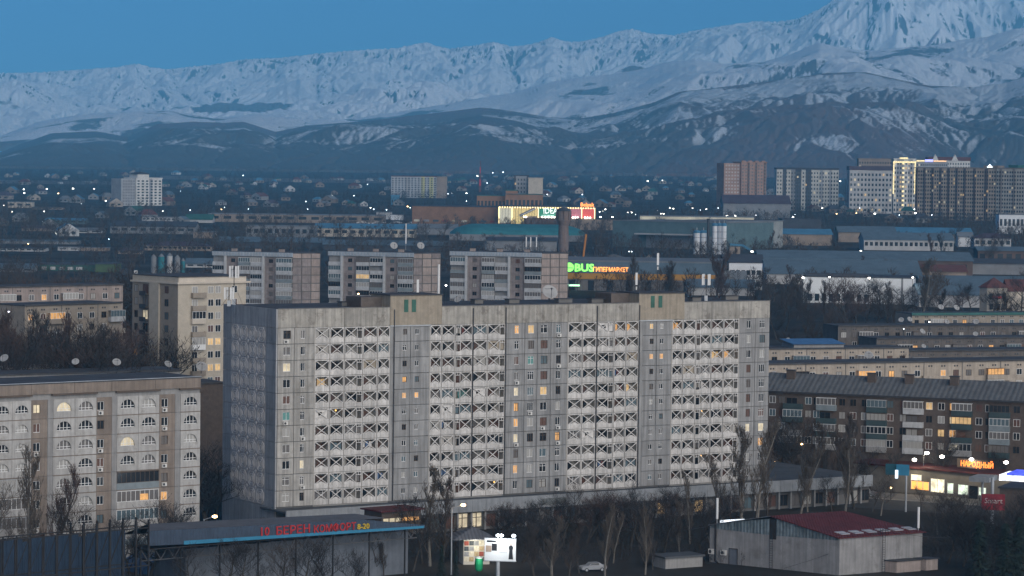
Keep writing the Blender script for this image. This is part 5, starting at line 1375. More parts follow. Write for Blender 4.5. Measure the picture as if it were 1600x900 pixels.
# ================================================================ middle distance and far town
def col(n, c, **k): return mat(n, c, var=k.pop('var', .18), scale=k.pop('scale', .15), **k)
T_BLUE = col('blue_grey_tin', (.10, .145, .185)); T_TEAL = col('teal_tin', (.035, .17, .20)); T_DARK = col('dark_tin', (.055, .06, .075)); T_GREY = col('grey_tin', (.16, .175, .19)); T_RED = col('dull_red_tin', (.12, .05, .045))
T_GREEN = col('green_tin', (.035, .11, .10)); T_PURP = col('purple_brown_tin', (.075, .055, .075)); T_SKY = col('sky_blue_tin', (.07, .20, .32))
W_TAN = col('tan_wall', (.26, .21, .17)); W_BRICK = col('orange_brick', (.26, .145, .085)); W_PALE = col('pale_wall', (.42, .42, .42)); W_WHITE = col('white_wall', (.66, .68, .70), var=.08); W_GREY = col('grey_wall', (.20, .205, .215))
W_TEALW = col('teal_cladding', (.10, .155, .17), ribs=1.2); W_LIGHT = col('light_cladding', (.27, .29, .29), ribs=1.2); W_YEL = col('orange_band', (.42, .22, .05), var=.08); W_DKBR = col('dark_brick_wall', (.11, .075, .062)); W_GRN = col('green_wall', (.04, .10, .085)); W_CREAM = col('cream_wall', (.48, .43, .36))
def gbase(py): return 308160 / (py - 232)

def warehouse(label, p0, p1, pyb, pyt, pyr, D, wall, roof, kind='gable', ya=None, yb=None, cat='warehouse', name='warehouse', group=None, wins=0, winm=None, gable_m=None):
    """long building: base line pyb, eave pyt, ridge pyr as seen in the photograph; D metres deep"""
    Y = gbase(pyb); ya = ya or Y; yb = yb or Y
    f = Facade(p0, ya, p1, yb, (pyb + pyt) / 2)
    pm = (p0 + p1) / 2
    zb = min(gz(ya), gz(yb)); he = max(f.z(pm, pyt) - zb, 2.0)
    o = empty(name, (f.A.x, f.A.y, zb), f.th, label, cat, group)
    MB().box(0, f.L, 0, D, -2, he).build('wall', wall, o)
    ym = (ya + yb) / 2
    if kind == 'flat':
        MB().box(-.3, f.L + .3, -.3, D + .3, he + .003, he + .6).build('roof', roof, o)
    else:
        yr = D / 2 if kind == 'gable' else D
        hr = at(pm, pyr, ym + yr).z - zb; hr = max(hr, he + .4)
        b = MB()
        if kind == 'hip':
            q = min(D * .8, f.L * .3); b.poly([(-.6, -.8, he - .1), (f.L + .6, -.8, he - .1), (f.L - q, D / 2, hr), (q, D / 2, hr)]).poly([(f.L + .6, D + .8, he - .1), (-.6, D + .8, he - .1), (q, D / 2, hr), (f.L - q, D / 2, hr)]) \
                .poly([(-.6, -.8, he - .1), (q, D / 2, hr), (-.6, D + .8, he - .1)]).poly([(f.L + .6, -.8, he - .1), (f.L + .6, D + .8, he - .1), (f.L - q, D / 2, hr)])
            b.poly([(-.6, -.8, he - .15), (-.6, D + .8, he - .15), (f.L + .6, D + .8, he - .15), (f.L + .6, -.8, he - .15)])
            b.build('roof', roof, o)
        elif kind == 'arch':
            hr = at(pm, pyr, ym + D / 2).z - zb; n = 12
            pts = [(D / 2 - D / 2 * math.cos(math.pi * i / n), he + (hr - he) * math.sin(math.pi * i / n)) for i in range(n + 1)]
            b.prism(pts, 'x', -.5, f.L + .5); b.build('roof', roof, o, smooth=False)
        elif kind == 'lump':      # rounded at both ends as well
            n, m_ = 10, 24
            for i in range(n):
                for j in range(m_):
                    def P(i, j):
                        t = math.pi * i / n; u = j / m_; e = min(1, math.sin(math.pi * u) * 2.2) ** .6
                        return (f.L * u, D / 2 - D / 2 * math.cos(t) * (.55 + .45 * e), he + (hr - he) * math.sin(t) * (.15 + .85 * e))
                    b.quad(P(i, j), P(i, j + 1), P(i + 1, j + 1), P(i + 1, j))
            b.build('roof', roof, o, smooth=True)
        else:
            pr = [(-.8, he - .12), (yr, hr)] + ([(D + .8, he - .12)] if kind == 'gable' else [(D, he - .12)])
            b.prism([(u, v + .3) for u, v in pr] + [(u, v) for u, v in pr[::-1]], 'x', -.6, f.L + .6); b.build('roof', roof, o)
            g = MB(); tri = [(.01, he), (D - .01, he), (yr, hr - .05)]
            g.prism(tri, 'x', .02, .3).prism(tri, 'x', f.L - .3, f.L - .02); g.build('gable', gable_m or wall, o)
    if wins:
        h = he; nr = max(1, int(h / 5)) if wins < 0 else 1
        n = abs(wins); ww = f.L / n
        for i in range(n):
            if f.L / n * FPX / Y > 9:
                MB().box(i * ww + ww * .2, i * ww + ww * .8, -.12, -.003, h * .42, h * .78).build('window', winm or G_DARK, o)
        if f.L / n * FPX / Y <= 9:
            b = MB()
            for i in range(n): b.box(i * ww + ww * .2, i * ww + ww * .8, -.12, -.003, h * .42, h * .78)
            w_ = b.build('windows', winm or G_DARK, o); w_['kind'] = 'stuff'
    o['he'] = he; o['L'] = f.L
    return o, f, zb, he
WG = 'warehouses across the middle distance'
# ---- hypermarket
o, f, zb, he = warehouse('hypermarket with an orange band and a green and orange lit sign', 770, 1128, 458, 409, 407, 60, W_GREY, T_GREY, 'flat', 1400, 1392, 'hypermarket', 'hypermarket')
def fz(f, px, py, zb): return f.z(px, py) - zb
z1, z2, z3 = fz(f, 950, 436.5, zb), fz(f, 950, 427, zb), fz(f, 950, 409.5, zb)
MB().box(0, f.L, -.9, -.003, z1, z2 - .1).build('orange_band', W_YEL, o); MB().box(0, f.L, -.8, -.003, z2, z3).build('upper_fascia', T_BLUE, o)
for i in range(36): MB().box(i * f.L / 36 + .1, (i + 1) * f.L / 36 - .1, -.2, -.003, .2, z1 - .6).build('shopfront', G_MID if i % 3 else G_DARK, o)
SG = glow('green_sign', (.22, 1, .12), 1.25); SO = glow('orange_sign', (1, .34, .07), 1.5); SGW = glow('green_white_strip', (.5, 1, .6), 1.2)
zl = fz(f, 905, 424, zb)
MB().prism([(f.x(889.5, 418) + 2.3 * math.cos(t * .3927), zl + 2.0 + 2.2 * math.sin(t * .3927)) for t in range(16)], 'y', -1.0, -.83).build('globe_emblem', SG, o)
MB().prism([(f.x(890.5, 418) + 2.0 * math.cos(t) , zl + 1.4 + .5 * math.sin(t)) for t in (0.2, .9, 1.6, 2.3, 3.0)], 'y', -1.08, -1.003).build('emblem_band', T_BLUE, o)
lettering('GLO', SG, o, (f.x(875, 420) - 6, -.9, zl + .15), 5.0, ext=.12, bold=.12)
lettering('BUS', SG, o, (f.x(897.5, 420), -.9, zl + .15), 5.0, ext=.12, sx=1.1, bold=.16)
lettering('ГИПЕРМАРКЕТ', SO, o, (f.x(926.5, 420), -.9, zl + .1), 2.9, ext=.12, sx=.80, bold=.07)
MB().box(f.x(888, 458), f.x(906, 458), -3.2, -3, 2.2, 3.0).build('lit_strip', SGW, o); MB().box(f.x(888, 458), f.x(906, 458), -3, -.21, 2.9, 3.2).build('canopy', T_GREY, o)
warehouse('blue grey sloping roofed hall at the right end of the hypermarket', 1075, 1180, 458, 449, 437, 20, W_PALE, T_BLUE, group=WG)
warehouse('white gable ended shed in front of the white office with long windows', 1128, 1166, 452, 440, 424, 14, W_WHITE, T_GREY, group=WG)
o, f, zb, he = warehouse('white two storey office with rows of windows beside the dark roofed hall', 1139, 1191, 450, 411, 408, 14, W_WHITE, T_DARK, 'flat', 1425, 1425, 'office', 'office_building')
for r in range(2):
    for i in range(6): MB().box(f.L * (.06 + i * .155), f.L * (.06 + i * .155) + 1.9, -.1, -.003, he * (.12 + .44 * r) , he * (.12 + .44 * r) + 2.3).build('window', G_DARK, o)
warehouse('dark roofed shed left of the long brick warehouse', 1131, 1192, 432, 411, 398, 20, W_DKBR, T_DARK, group=WG)
warehouse('long brick warehouse with a blue grey roof and bright lamps on its ridge', 1186, 1520, 424, 406, 393, 32, W_DKBR, T_BLUE, 'gable', group=WG, wins=7)
warehouse('wide warehouse with a white and red gable at its right end', 1198, 1440, 440, 429, 407, 40, W_PALE, T_BLUE, 'gable', 1490, 1490, group=WG, gable_m=W_WHITE)
warehouse('low brick wing beside the red gable of the wide warehouse', 1395, 1510, 436, 424, 414, 16, W_TAN, T_RED, 'gable', group=WG)
o, f, zb, he = warehouse('white lamp lit hall with a row of dark openings below', 1255, 1428, 470, 434, 432, 30, W_WHITE, T_DARK, 'flat', 1310, 1302, group=WG)
MB().box(f.x(1258, 440), f.x(1357, 440), -.6, 10, he + .6, he + 1.6).build('roof_ledge', T_DARK, o)
for i in range(9): MB().box(f.x(1262 + i * 11, 466), f.x(1269 + i * 11, 466), -.15, -.003, 1.0, 4.2).build('opening', G_DARK, o)
MB().box(f.x(1408, 450), f.x(1411, 450), -.1, -.003, 0, he).build('downpipe', W_GREY, o)
lamps_lit = [(1255, 434, 1300), (1358, 434.5, 1300), (1426, 434.5, 1296), (1296, 433, 1300)]
for px, py, Y in lamps_lit:
    q = at(px, py, Y - 3); lamp_light(q + Vector((0, -3, -1.0)), 420, (1, .97, .85), .6)
warehouse('upper blue roofed hall right of the white lamp lit hall', 1440, 1660, 455, 447, 432, 26, W_TAN, T_BLUE, 'gable', group=WG)
warehouse('lower blue roofed hall with a row of skylights', 1436, 1535, 472, 461, 444, 26, W_PALE, T_BLUE, 'gable', group=WG)
# turret house
Y = 1235; q = at(1552, 478, Y); zt = gz(Y)
o = empty('turret_house', (q.x, q.y, zt), R(10), 'pale house with a dark red conical turret roof', 'house')
h_ = at(1552, 449, Y).z - zt; hr = at(1552, 439, Y).z - zt
MB().lathe([(6.2, -2), (6.2, h_)], 8).build('wall', W_CREAM, o); MB().lathe([(7.0, h_ + .003), (6.9, h_ + .2), (.2, hr + 1.5)], 8).build('roof', T_RED, o)
MB().box(5.8, 17, -1, 8, -2, h_ * .85).build('wing', W_CREAM, o); MB().prism([(-1.5, h_ * .85), (8.5, h_ * .85), (3.5, h_ * 1.3)], 'x', 6, 17.5).build('wing_roof', T_RED, o)
for i in range(3):
    for r in range(2): MB().box(-3.6 + i * 2.8, -2.1 + i * 2.8, -6.3, -5.2, 2.2 + r * 4.4, 4.6 + r * 4.4).build('window', G_DARK, o)
MB().box(-2.6, 1.6, -6.6, -6.31, 7.0, 8.0).build('red_sign', RED_P, o)
# ---- teal and grey big warehouse
o, f, zb, he = warehouse('large teal clad warehouse with a lighter grey right half', 957, 1134, 382, 347, 345, 70, W_TEALW, T_GREY, 'flat', 2040, 1990, group=WG)
MB().box(f.x(1000, 370), f.x(1092, 370), -8, -.003, fz(f, 1040, 367, zb), fz(f, 1040, 365, zb)).build('canopy', W_PALE, o); MB().box(f.x(1010, 370), f.L, -.4, -.003, 0, fz(f, 1040, 368, zb)).build('dark_base', W_GREY, o)
warehouse('lighter grey ribbed warehouse end right of the silos', 1134.5, 1223, 380, 346.5, 344, 50, W_LIGHT, T_GREY, 'flat', 1995, 2060, group=WG)
warehouse('pale lamp lit flat roof behind the teal warehouse', 1000, 1178, 352, 339, 338, 40, col('lit_pale', (.55, .52, .42)), T_GREY, 'flat', group=WG)  # pale wall with warm lamp light put into its colour
for px, py in ((1010, 335), (1075, 334), (1150, 334)): q = at(px, py, gbase(352) - 12); lamp_light(q, 900, (1, .93, .7), .8)
warehouse('dark blue flat hall right of the ribbed warehouse', 1222, 1283, 372, 343, 342, 30, T_DARK, T_DARK, 'flat', group=WG)
warehouse('low blue roof right of the ribbed warehouse', 1222, 1300, 378, 366, 358, 26, W_TAN, T_SKY, group=WG)
warehouse('dark roofed works building behind the white parapet on the right', 1130, 1235, 338, 318, 305, 40, W_GREY, T_PURP, group=WG)
MB_ = None
# silos
for k, px in enumerate((1088.5, 1099, 1116.5, 1123.5, 1131)):
    Y = 1905 + (k % 2) * 6; q = at(px, 388, Y); zt = gz(Y); top = at(px, 364 if k < 2 else 353, Y).z - zt; rr_ = (2.1 if k < 2 else 1.6)
    o = empty('silo', (q.x, q.y, zt), 0, f'white cement silo with a blue top, {("first", "second", "third", "fourth", "fifth")[k]} from the left of five', 'silo', 'white silos')
    MB().lathe([(rr_, 0), (rr_, top)], 12).build('tank', W_WHITE, o)
    for j in range(4): MB().lathe([(rr_ + .08, top * (j + .6) / 4.6), (rr_ + .08, top * (j + .6) / 4.6 + .25)], 12).build('hoop', W_GREY, o)
    MB().lathe([(rr_ + .2, top + .003), (rr_ + .2, top + 1.2), (rr_ * .6, top + 1.9)], 12).build('cap', T_SKY, o)
    MB().tube((0, 0, top + 1.9), (0, 0, top + 3.6), .25).build('filter', W_PALE, o)
q = at(1106, 388, 1890); o = empty('chimney', (q.x, q.y, gz(1890)), 0, 'tall dark chimney among the white silos', 'chimney')
MB().lathe([(1.0, 0), (.8, at(1106, 343, 1890).z - gz(1890))], 10).build('stack', METAL_DK, o); MB().lathe([(1.1, at(1106, 343, 1890).z - gz(1890)), (1.1, at(1106, 343, 1890).z - gz(1890) + .6)], 10).build('rim', METAL_DK, o)
q = at(1140, 390, 1880); o = empty('conveyor', (q.x, q.y, gz(1880)), R(5), 'blue roofed conveyor sloping down right of the silos', 'conveyor')
MB().box(0, 7, 0, 6, -1, 6).build('house', W_TAN, o); MB().bar((0, 2, 7.6), (9, 2, 7.0), 4.5, 1.2).bar((9, 2, 7.0), (17, 2, 2.0), 4.5, 1.2).build('roof', T_SKY, o)
# ---- IDEA mall
o, f, zb, he = warehouse('lit shopping mall with a green sign, yellow glass and red panels', 778, 930, 357, 323.5, 322, 60, W_TAN, T_DARK, 'flat', 2455, 2455, 'shopping mall', 'shopping_mall')
M_YG = glow('yellow_lit_glass', (1, .78, .32), .24); M_BG = glow('pale_lit_glass', (.75, .72, .55), .26); M_RL = glow('red_lit_panel', (.75, .10, .08), .35); M_GR = glow('green_lit_panel', (.02, .22, .13), .42); M_EDGE = glow('warm_edge_tube', (1, .78, .36), 1.6); M_PK = glow('pink_lit_panel', (.55, .18, .22), .3)
def mx(px): return f.x(px, 340)
def mz(py): return fz(f, 850, py, zb)
for a, b, t, u, m in ((780, 799, 326, 349, M_BG), (801, 819, 326, 350, M_YG), (819, 839, 326, 338, M_YG), (842, 868, 325, 338, M_GR), (892, 908, 325, 340, M_PK), (910, 928, 325, 340, M_RL)):
    MB().box(mx(a), mx(b), -.4, -.003, mz(u), mz(t)).build('lit_panel', m, o)
    n = max(2, int((b - a) / 4)); g = MB()
    for i in range(1, n): g.box(mx(a) + (mx(b) - mx(a)) * i / n - .1, mx(a) + (mx(b) - mx(a)) * i / n + .1, -.55, -.403, mz(u), mz(t))
    if m in (M_BG, M_YG): g.build('mullion', PAINT_DK, o)
for px, t, u in ((779.5, 324, 350), (800, 324, 350), (841, 324, 341), (908.8, 324, 341), (929, 324, 341)): MB().box(mx(px) - .35, mx(px) + .35, -.8, -.41, mz(u), mz(t)).build('edge_tube', M_EDGE, o)
for i in range(38): MB().box(mx(780 + i * 3.95), mx(781.8 + i * 3.95), -.9, -.7, mz(325.6), mz(323.6)).build('edge_lamp', M_EDGE, o)
lettering('IDEA', glow('white_sign', (.9, 1, .95), .75), o, (mx(848.5), -.55, mz(333.5)), 6.6, ext=.1, sx=.86, bold=.1)
MB().box(mx(846), mx(866), -.5, -.41, mz(337), mz(335.8)).build('sign_line', glow('pale_line', (.5, .8, .7), .4), o)
lettering('Belpak', glow('orange_roof_sign', (1, .28, .06), 1.6), o, (mx(906.5), -.2, mz(321.8)), 4.6, ext=.1, sx=.95, bold=.1)
MB().bar((mx(812), -1.6, mz(337.5)), (mx(836), -1.6, mz(325.5)), 1.2, 2.2).build('escalator', W_GREY, o); MB().bar((mx(814), -2.4, mz(337)), (mx(838), -2.4, mz(325)), .3, .5).build('escalator_rail', PAINT_W, o)
for px in (818, 822, 847, 852, 857, 862, 866, 895, 899, 903, 914, 918, 922): put('lamp', cached('mlamp', lambda: MB().lathe([(.1, -.6), (.7, 0), (.1, .6)], 8).mesh('lamp', LAMPW)), o, (mx(px), -1.5, mz(339.2)))
MB().box(mx(820), mx(872), -5, -.01, 0, mz(340.5)).build('podium', W_DKBR, o); MB().box(mx(872), mx(962), -6, -.01, 0, mz(342)).build('podium', W_TAN, o)
o, f, zb, he = warehouse('long windowless brown mall wall with four lamps on top', 644, 778, 346, 323, 321, 60, W_BRICK, T_DARK, 'flat', 2500, 2480, 'shopping mall', 'shopping_mall')
for i in range(9): MB().box(f.L * (i + .2) / 9, f.L * (i + .8) / 9, -.1, -.003, he * .25, he * .35).build('panel', PCOL[(i * 2) % 5], o)
o, f, zb, he = warehouse('orange brick office with green roof edges behind the mall', 745, 790, 330, 306, 304, 30, W_BRICK, T_GREEN, 'flat', 2800, 2800, 'office', 'office_building', wins=8)
o, f, zb, he = warehouse('tall orange brick office with a green roof right behind the mall sign', 789.5, 848, 328, 304, 301, 30, W_BRICK, T_GREEN, 'flat', 2790, 2790, 'office', 'office_building', wins=9)
MB().box(f.x(790, 310), f.x(809, 310), -1, 8, he + .61, fz(f, 800, 298, zb)).build('stair_tower', W_BRICK, o); MB().box(f.x(789, 310), f.x(810, 310), -1.3, 8.3, fz(f, 800, 298, zb) + .003, fz(f, 800, 296.5, zb)).build('tower_roof', T_GREEN, o)
warehouse('teal hall with a rounded roof in front of the mall', 702, 916, 382, 367, 349, 60, W_GREY, T_TEAL, 'lump', 2130, 2130, group=WG)
# ---- water tower
Y = 1830; q = at(880, 400, Y); zt = gz(Y); o = empty('water_tower', (q.x, q.y, zt), 0, 'brown brick water tower with a wider dark head', 'water tower')
s_ = Y / FPX; za = at(880, 352, Y).z - zt; zb2 = at(880, 344, Y).z - zt; zc = at(880, 330, Y).z - zt
MB().lathe([(8.6 * s_, -1), (7.8 * s_, za)], 16).build('shaft', mat('tower_brick', (.19, .145, .13), var=.2, scale=.5, streak=.2), o)
MB().lathe([(7.8 * s_, za + .003), (11 * s_, zb2), (11 * s_, zc)], 16).build('head', bpy.data.materials['tower_brick'], o)
MB().lathe([(11.3 * s_, zc + .003), (11.3 * s_, zc + .6), (6 * s_, zc + 2.2), (.3, zc + 2.6)], 16).build('roof', T_DARK, o)
for t in range(8): MB().tube((11.2 * s_ * math.cos(t * .785), 11.2 * s_ * math.sin(t * .785), zb2 + .2), (11.2 * s_ * math.cos(t * .785), 11.2 * s_ * math.sin(t * .785), zc), .35, k=5).build('rib', W_DKBR, o)
# orange excavator arm by the rubble heap
q = at(909, 402, 1500); o = empty('crane', (q.x, q.y, gz(1500)), R(20), 'orange crane boom standing left of the hypermarket sign', 'crane')
hb_ = at(909, 396, 1500).z - gz(1500); MB().box(-2.5, 2.5, -1.5, 1.5, 0, 2.4).build('body', W_YEL, o); ct = at(916, 366, 1500).z - gz(1500)
MB().bar((-.5, 0, 2.0), (2.2, 0, ct), .9, .9).build('boom', mat('crane_orange', (.40, .17, .05), var=.15), o)
for x in (-1.8, 1.8): MB().box(x - .5, x + .5, -1.7, 1.7, -.6, .7).build('track', RUST, o)
def heap(label, px, py, w_, h_, m, seed):
    Y = gbase(py) ; q = at(px, py, Y); r_ = random.Random(seed); b = MB(); n, k = 6, 18; P = []
    for i in range(n + 1):
        for j in range(k):
            t = 2 * math.pi * j / k; r = w_ * (1 - i / n) ** .8 * (1 + r_.uniform(-.13, .13)); P.append((r * math.cos(t), r * math.sin(t) * .7, h_ * (i / n) + r_.uniform(-.05, .05) * h_))
    b.v = P
    for i in range(n):
        for j in range(k): b.f.append((i * k + j, i * k + (j + 1) % k, (i + 1) * k + (j + 1) % k, (i + 1) * k + j)); b.m.append(0)
    o = b.build('rubble_heap', m, None, (q.x, q.y, gz(Y) - .3)); tag(o, label, 'heap', 'rubble heaps behind the hypermarket')
RUB = mat('rubble', (.20, .19, .18), var=.4, scale=.5, bump=.5)
heap('pale rubble heap right behind the orange crane', 898, 412, 6.5, 5.5, RUB, 1); heap('wide grey gravel heap behind the hypermarket roof', 960, 409, 17, 5.5, col('gravel_heap', (.11, .11, .115)), 2); heap('small pale gravel heap behind the middle of the hypermarket', 1014, 410, 6, 6, RUB, 3)
# ---- left and centre warehouses
for a in (('pale factory hall with dark doors right of the green barn roof', 326, 600, 352, 336, 334, 40, W_TAN, T_GREY, 'flat', 14), ('blue roofed beige hall across the centre', 492, 650, 373, 357, 350, 22, W_CREAM, T_SKY, 'gable', 12), ('grey flat hall with a dark window band', 384, 492, 376, 354, 352, 30, W_GREY, T_GREY, 'flat', 10),
          ('small pale tank house with a white block beside the mall wall', 588, 612, 345, 332, 331, 14, W_PALE, T_GREY, 'flat', 0), ('white block beside the pale tank house', 610, 630, 346, 336, 334, 10, W_WHITE, T_GREY, 'flat', 0), ('dark racks hall behind the left grey block', 342, 505, 392, 378, 371, 26, T_DARK, T_BLUE, 'gable', 0), ('dark blue racks behind the middle grey block', 505, 700, 394, 383, 376, 26, T_DARK, T_BLUE, 'gable', 0),
          ('low dark hall with a white front behind the right grey block', 760, 870, 392, 376, 371, 26, W_GREY, T_DARK, 'gable', 0), ('grey white walled shed behind the right grey block', 757, 803, 391, 380, 378, 10, W_PALE, T_GREY, 'flat', 0), ('low dark roof left of the teal rounded hall', 625, 715, 368, 356, 350, 20, W_GREY, T_GREY, 'gable', 0),
          ('cream block with a dark window at the far left', 12, 50, 334, 316, 315, 16, W_CREAM, T_GREY, 'flat', 3), ('low pale wing right of the far left cream block', 50, 98, 336, 325, 323, 14, W_TAN, T_DARK, 'flat', 6), ('teal roofed hall near the left edge', 70, 132, 358, 344, 341, 22, W_TEALW, T_SKY, 'gable', 5), ('pink brown barn left of the low teal hall', 34, 80, 370, 357, 352, 20, W_TAN, T_PURP, 'arch', 0),
          ('long pale shed with a dark opening on the left', 80, 160, 372, 360, 356, 18, W_PALE, T_GREY, 'gable', 4), ('wide grey roofed hall left of the green barn', 172, 305, 372, 354, 346, 30, W_GREY, T_DARK, 'gable', 9), ('pale flat roofed works right of the white tower', 222, 300, 352, 340, 337, 20, W_PALE, T_GREY, 'flat', 12), ('barn with a teal roof and pale gable', 290, 332, 354, 343, 335, 18, W_PALE, T_GREEN, 'gable', 0),
          ('pale square block right of the teal barn', 302, 336, 378, 363, 361, 16, W_TAN, T_GREY, 'flat', 0), ('long low dark roof across the left', -20, 120, 390, 384, 380, 20, W_GREY, T_BLUE, 'gable', 0), ('white fronted shed under the orange lamp on the left', -10, 70, 402, 392, 389, 16, W_PALE, T_DARK, 'gable', 8), ('white gabled shop with a dark sign on the left', 90, 124, 400, 389, 385, 12, W_PALE, T_GREY, 'arch', 2),
          ('arched pale shed next to the white gabled shop', 126, 168, 400, 391, 386, 12, W_TAN, T_GREY, 'arch', 0), ('purple roofed house with a grey wall on the left', 184, 220, 404, 395, 387, 12, W_TAN, T_PURP, 'hip', 2), ('long brick building with a purple roof above the tanks', 224, 330, 398, 384, 377, 18, W_TAN, T_PURP, 'hip', 14), ('dark green hall with a row of pale signs', 50, 150, 432, 414, 409, 24, W_GRN, T_DARK, 'flat', 0),
          ('lighter green hall end beside the dark green hall', 149, 180, 433, 413, 410, 24, col('lime_wall', (.075, .12, .06)), T_DARK, 'flat', 0), ('dim grey shed at the left edge', -20, 52, 434, 420, 412, 18, W_GREY, T_BLUE, 'gable', 4), ('blue roofed shed between the tanks and the grey blocks', 290, 335, 424, 412, 404, 16, W_PALE, T_BLUE, 'gable', 3), ('pale blue roofed depot far right', 1350, 1490, 384, 375, 364, 30, W_PALE, T_BLUE, 'gable', 18),
          ('second blue depot roof behind the far right depot', 1395, 1520, 372, 365, 356, 30, W_GREY, T_SKY, 'gable', 0), ('white gable house before the right depot', 1497, 1520, 377, 370, 363, 12, W_WHITE, T_GREY, 'gable', 0), ('purple roofed sheds right of the white gable', 1522, 1580, 380, 372, 364, 16, W_PALE, T_PURP, 'hip', 6), ('white and pink three storey school at the right edge', 1561, 1640, 356, 336, 334, 18, W_WHITE, T_GREY, 'flat', 12),
          ('red brick shed at the right edge under the school', 1528, 1640, 404, 392, 386, 18, W_DKBR, T_BLUE, 'gable', 8), ('low dark shed beneath the red brick shed', 1520, 1660, 420, 412, 405, 18, W_GREY, T_DARK, 'gable', 0), ('blue roofed low hall right of the dark blue hall', 1310, 1400, 372, 363, 354, 24, W_TAN, T_BLUE, 'gable', 0)):
    warehouse(*a[:10], group=WG, wins=a[10])
# signs on the dark green hall
o = empty('sign_row', at(52, 421, gbase(432) - .6), 0, 'row of pale signs on the dark green hall', 'sign'); 
for i in range(6): MB().box(i * 4.6, i * 4.6 + (2.2 + (i * 1.7) % 1.5), -.1, .1, 0, 1.6).build('board', W_PALE, o)
# tanks by the cream tower
for k, (px, w_, t, c) in enumerate(((240, 9, 402, W_GREY), (252, 10, 401, T_TEAL), (265, 9, 400, W_PALE), (277, 9, 403, W_GREY), (286, 6, 408, T_TEAL))):
    Y = 1480; q = at(px, 425, Y); s_ = Y / FPX; zt = gz(Y); top = at(px, t, Y).z - zt
    o = empty('tank', (q.x, q.y, zt), 0, f'upright {"teal" if c is T_TEAL else "white"} tank, {("first", "second", "third", "fourth", "fifth")[k]} of five above the cream tower roof', 'tank', 'tanks above the cream tower')
    MB().lathe([(w_ / 2 * s_, -1), (w_ / 2 * s_, top)], 12).build('shell', c, o); MB().lathe([(w_ / 2 * s_ + .1, top + .003), (.2, top + 1.6)], 12).build('top', T_GREY, o)
q = gat(238, 432); o = empty('silver_lorry', at(198, 432, gbase(436)), R(8), 'white lorry with a dark cargo cover beside the green hall', 'lorry')
MB().box(-4, 3.4, -1.3, 1.3, 1.0, 4.2).build('cargo_box', T_DARK, o); MB().box(3.6, 5.6, -1.25, 1.25, .8, 3.2).build('cab', PAINT_W, o)
for x in (-3, -1.8, 4.4): MB().prism([(x + .5 * math.cos(t * .628), .5 + .5 * math.sin(t * .628)) for t in range(10)], 'y', -1.3, 1.3).build('axle_wheels', RUST, o)
# white steel arches
for k in range(6):
    px = 566 + k * 27; Y = 2540; q = at(px, 351, Y); s_ = Y / FPX
    b = MB(); n = 8; w_ = 12 * s_; h_ = 4.2 * s_
    P = [(w_ * math.cos(math.pi * i / n), h_ * math.sin(math.pi * i / n) + 4) for i in range(n + 1)]
    for a, c in zip(P[:-1], P[1:]): b.bar((a[0], 0, a[1]), (c[0], 0, c[1]), .7, .7)
    for a in P[1:-1:2]: b.bar((a[0], 0, a[1]), (a[0] * .6, 0, 4), .35, .35)
    b.bar((-w_, 0, -2), (-w_, 0, 4), .6, .6).bar((w_, 0, -2), (w_, 0, 4), .6, .6)
    tag(b.build('steel_arch', PAINT_W, None, (q.x, q.y, q.z - 4)), f'white steel arch, {("first", "second", "third", "fourth", "fifth", "sixth")[k]} from the left of the row by the mall wall', 'arch', 'white steel arches')

# ---- far tall buildings
def tower(label, p0, p1, pt, Y, D, wall, cols, rows, roof=T_DARK, th=None, wm=G_DARK, lit=.05, ya=None, yb=None, cap=0, bands=(), seed=1, base=None, side=0, name='tower_block'):
    ya = ya or Y; yb = yb or Y
    f = Facade(p0, ya, p1, yb, 300); zb = gz(min(ya, yb)); H = f.z((p0 + p1) / 2, pt) - zb
    o = empty(name, (f.A.x, f.A.y, zb), f.th, label, 'tower block')
    MB().box(0, f.L, 0, D, -3, H).build('wall', wall, o)
    MB().box(-.6, f.L + .6, -.6, D + .6, H + .003, H + 1.0 + cap).build('roof', roof, o)
    for a, b, m in bands: MB().box(f.L * a, f.L * b, -.5, -.003, -3, H - .02).build('facade_strip', m, o)
    r_ = random.Random(seed); w1, w2 = MB(), {}
    cw = f.L / cols; ch = H / (rows + .6)
    for i in range(cols):
        for j in range(rows):
            u = r_.random(); t = MB if False else None
            m = wm if u > lit else (L_WARM if u < lit * .6 else L_PALE)
            b = w2.setdefault(m.name, (MB(), m))[0]
            off = .56 if any(a <= (i + .5) / cols <= c for a, c, _ in bands) else .06
            b.box(i * cw + cw * .25, i * cw + cw * .75, -off - .1, -off + .05, j * ch + ch * .45, j * ch + ch * .95)
    for b, m in w2.values(): w_ = b.build('windows', m, o); w_['kind'] = 'stuff'
    for j in range(rows + 1): MB().box(-.1, f.L + .1, -.25, -.004, j * ch + ch * .12, j * ch + ch * .22).build('floor_band', wall, o) if rows < 13 else None
    if side:
        b = MB(); n = int(D / 4)
        for i in range(n):
            for j in range(rows): b.box(-.15, -.003, i * 4 + 1.2, i * 4 + 2.8, j * ch + ch * .45, j * ch + ch * .95) if side < 0 else b.box(f.L + .003, f.L + .15, i * 4 + 1.2, i * 4 + 2.8, j * ch + ch * .45, j * ch + ch * .95)
        w_ = b.build('side_windows', wm, o); w_['kind'] = 'stuff'
    return o, f, zb, H
W_TW = col('white_tower_wall', (.58, .58, .56)); W_TWS = col('tower_grey', (.30, .31, .33))
o, f, zb, H = tower('white tower block with a raised middle standing alone on the left plain', 213, 253, 279, 3200, 22, W_TW, 6, 9, W_TW, ya=3190, yb=3215, bands=((.5, .62, W_TWS),), lit=0)
MB().box(f.x(191, 300), -.2, 2, 20, -3, H - .2).build('left_wing', W_TWS, o); b = MB()
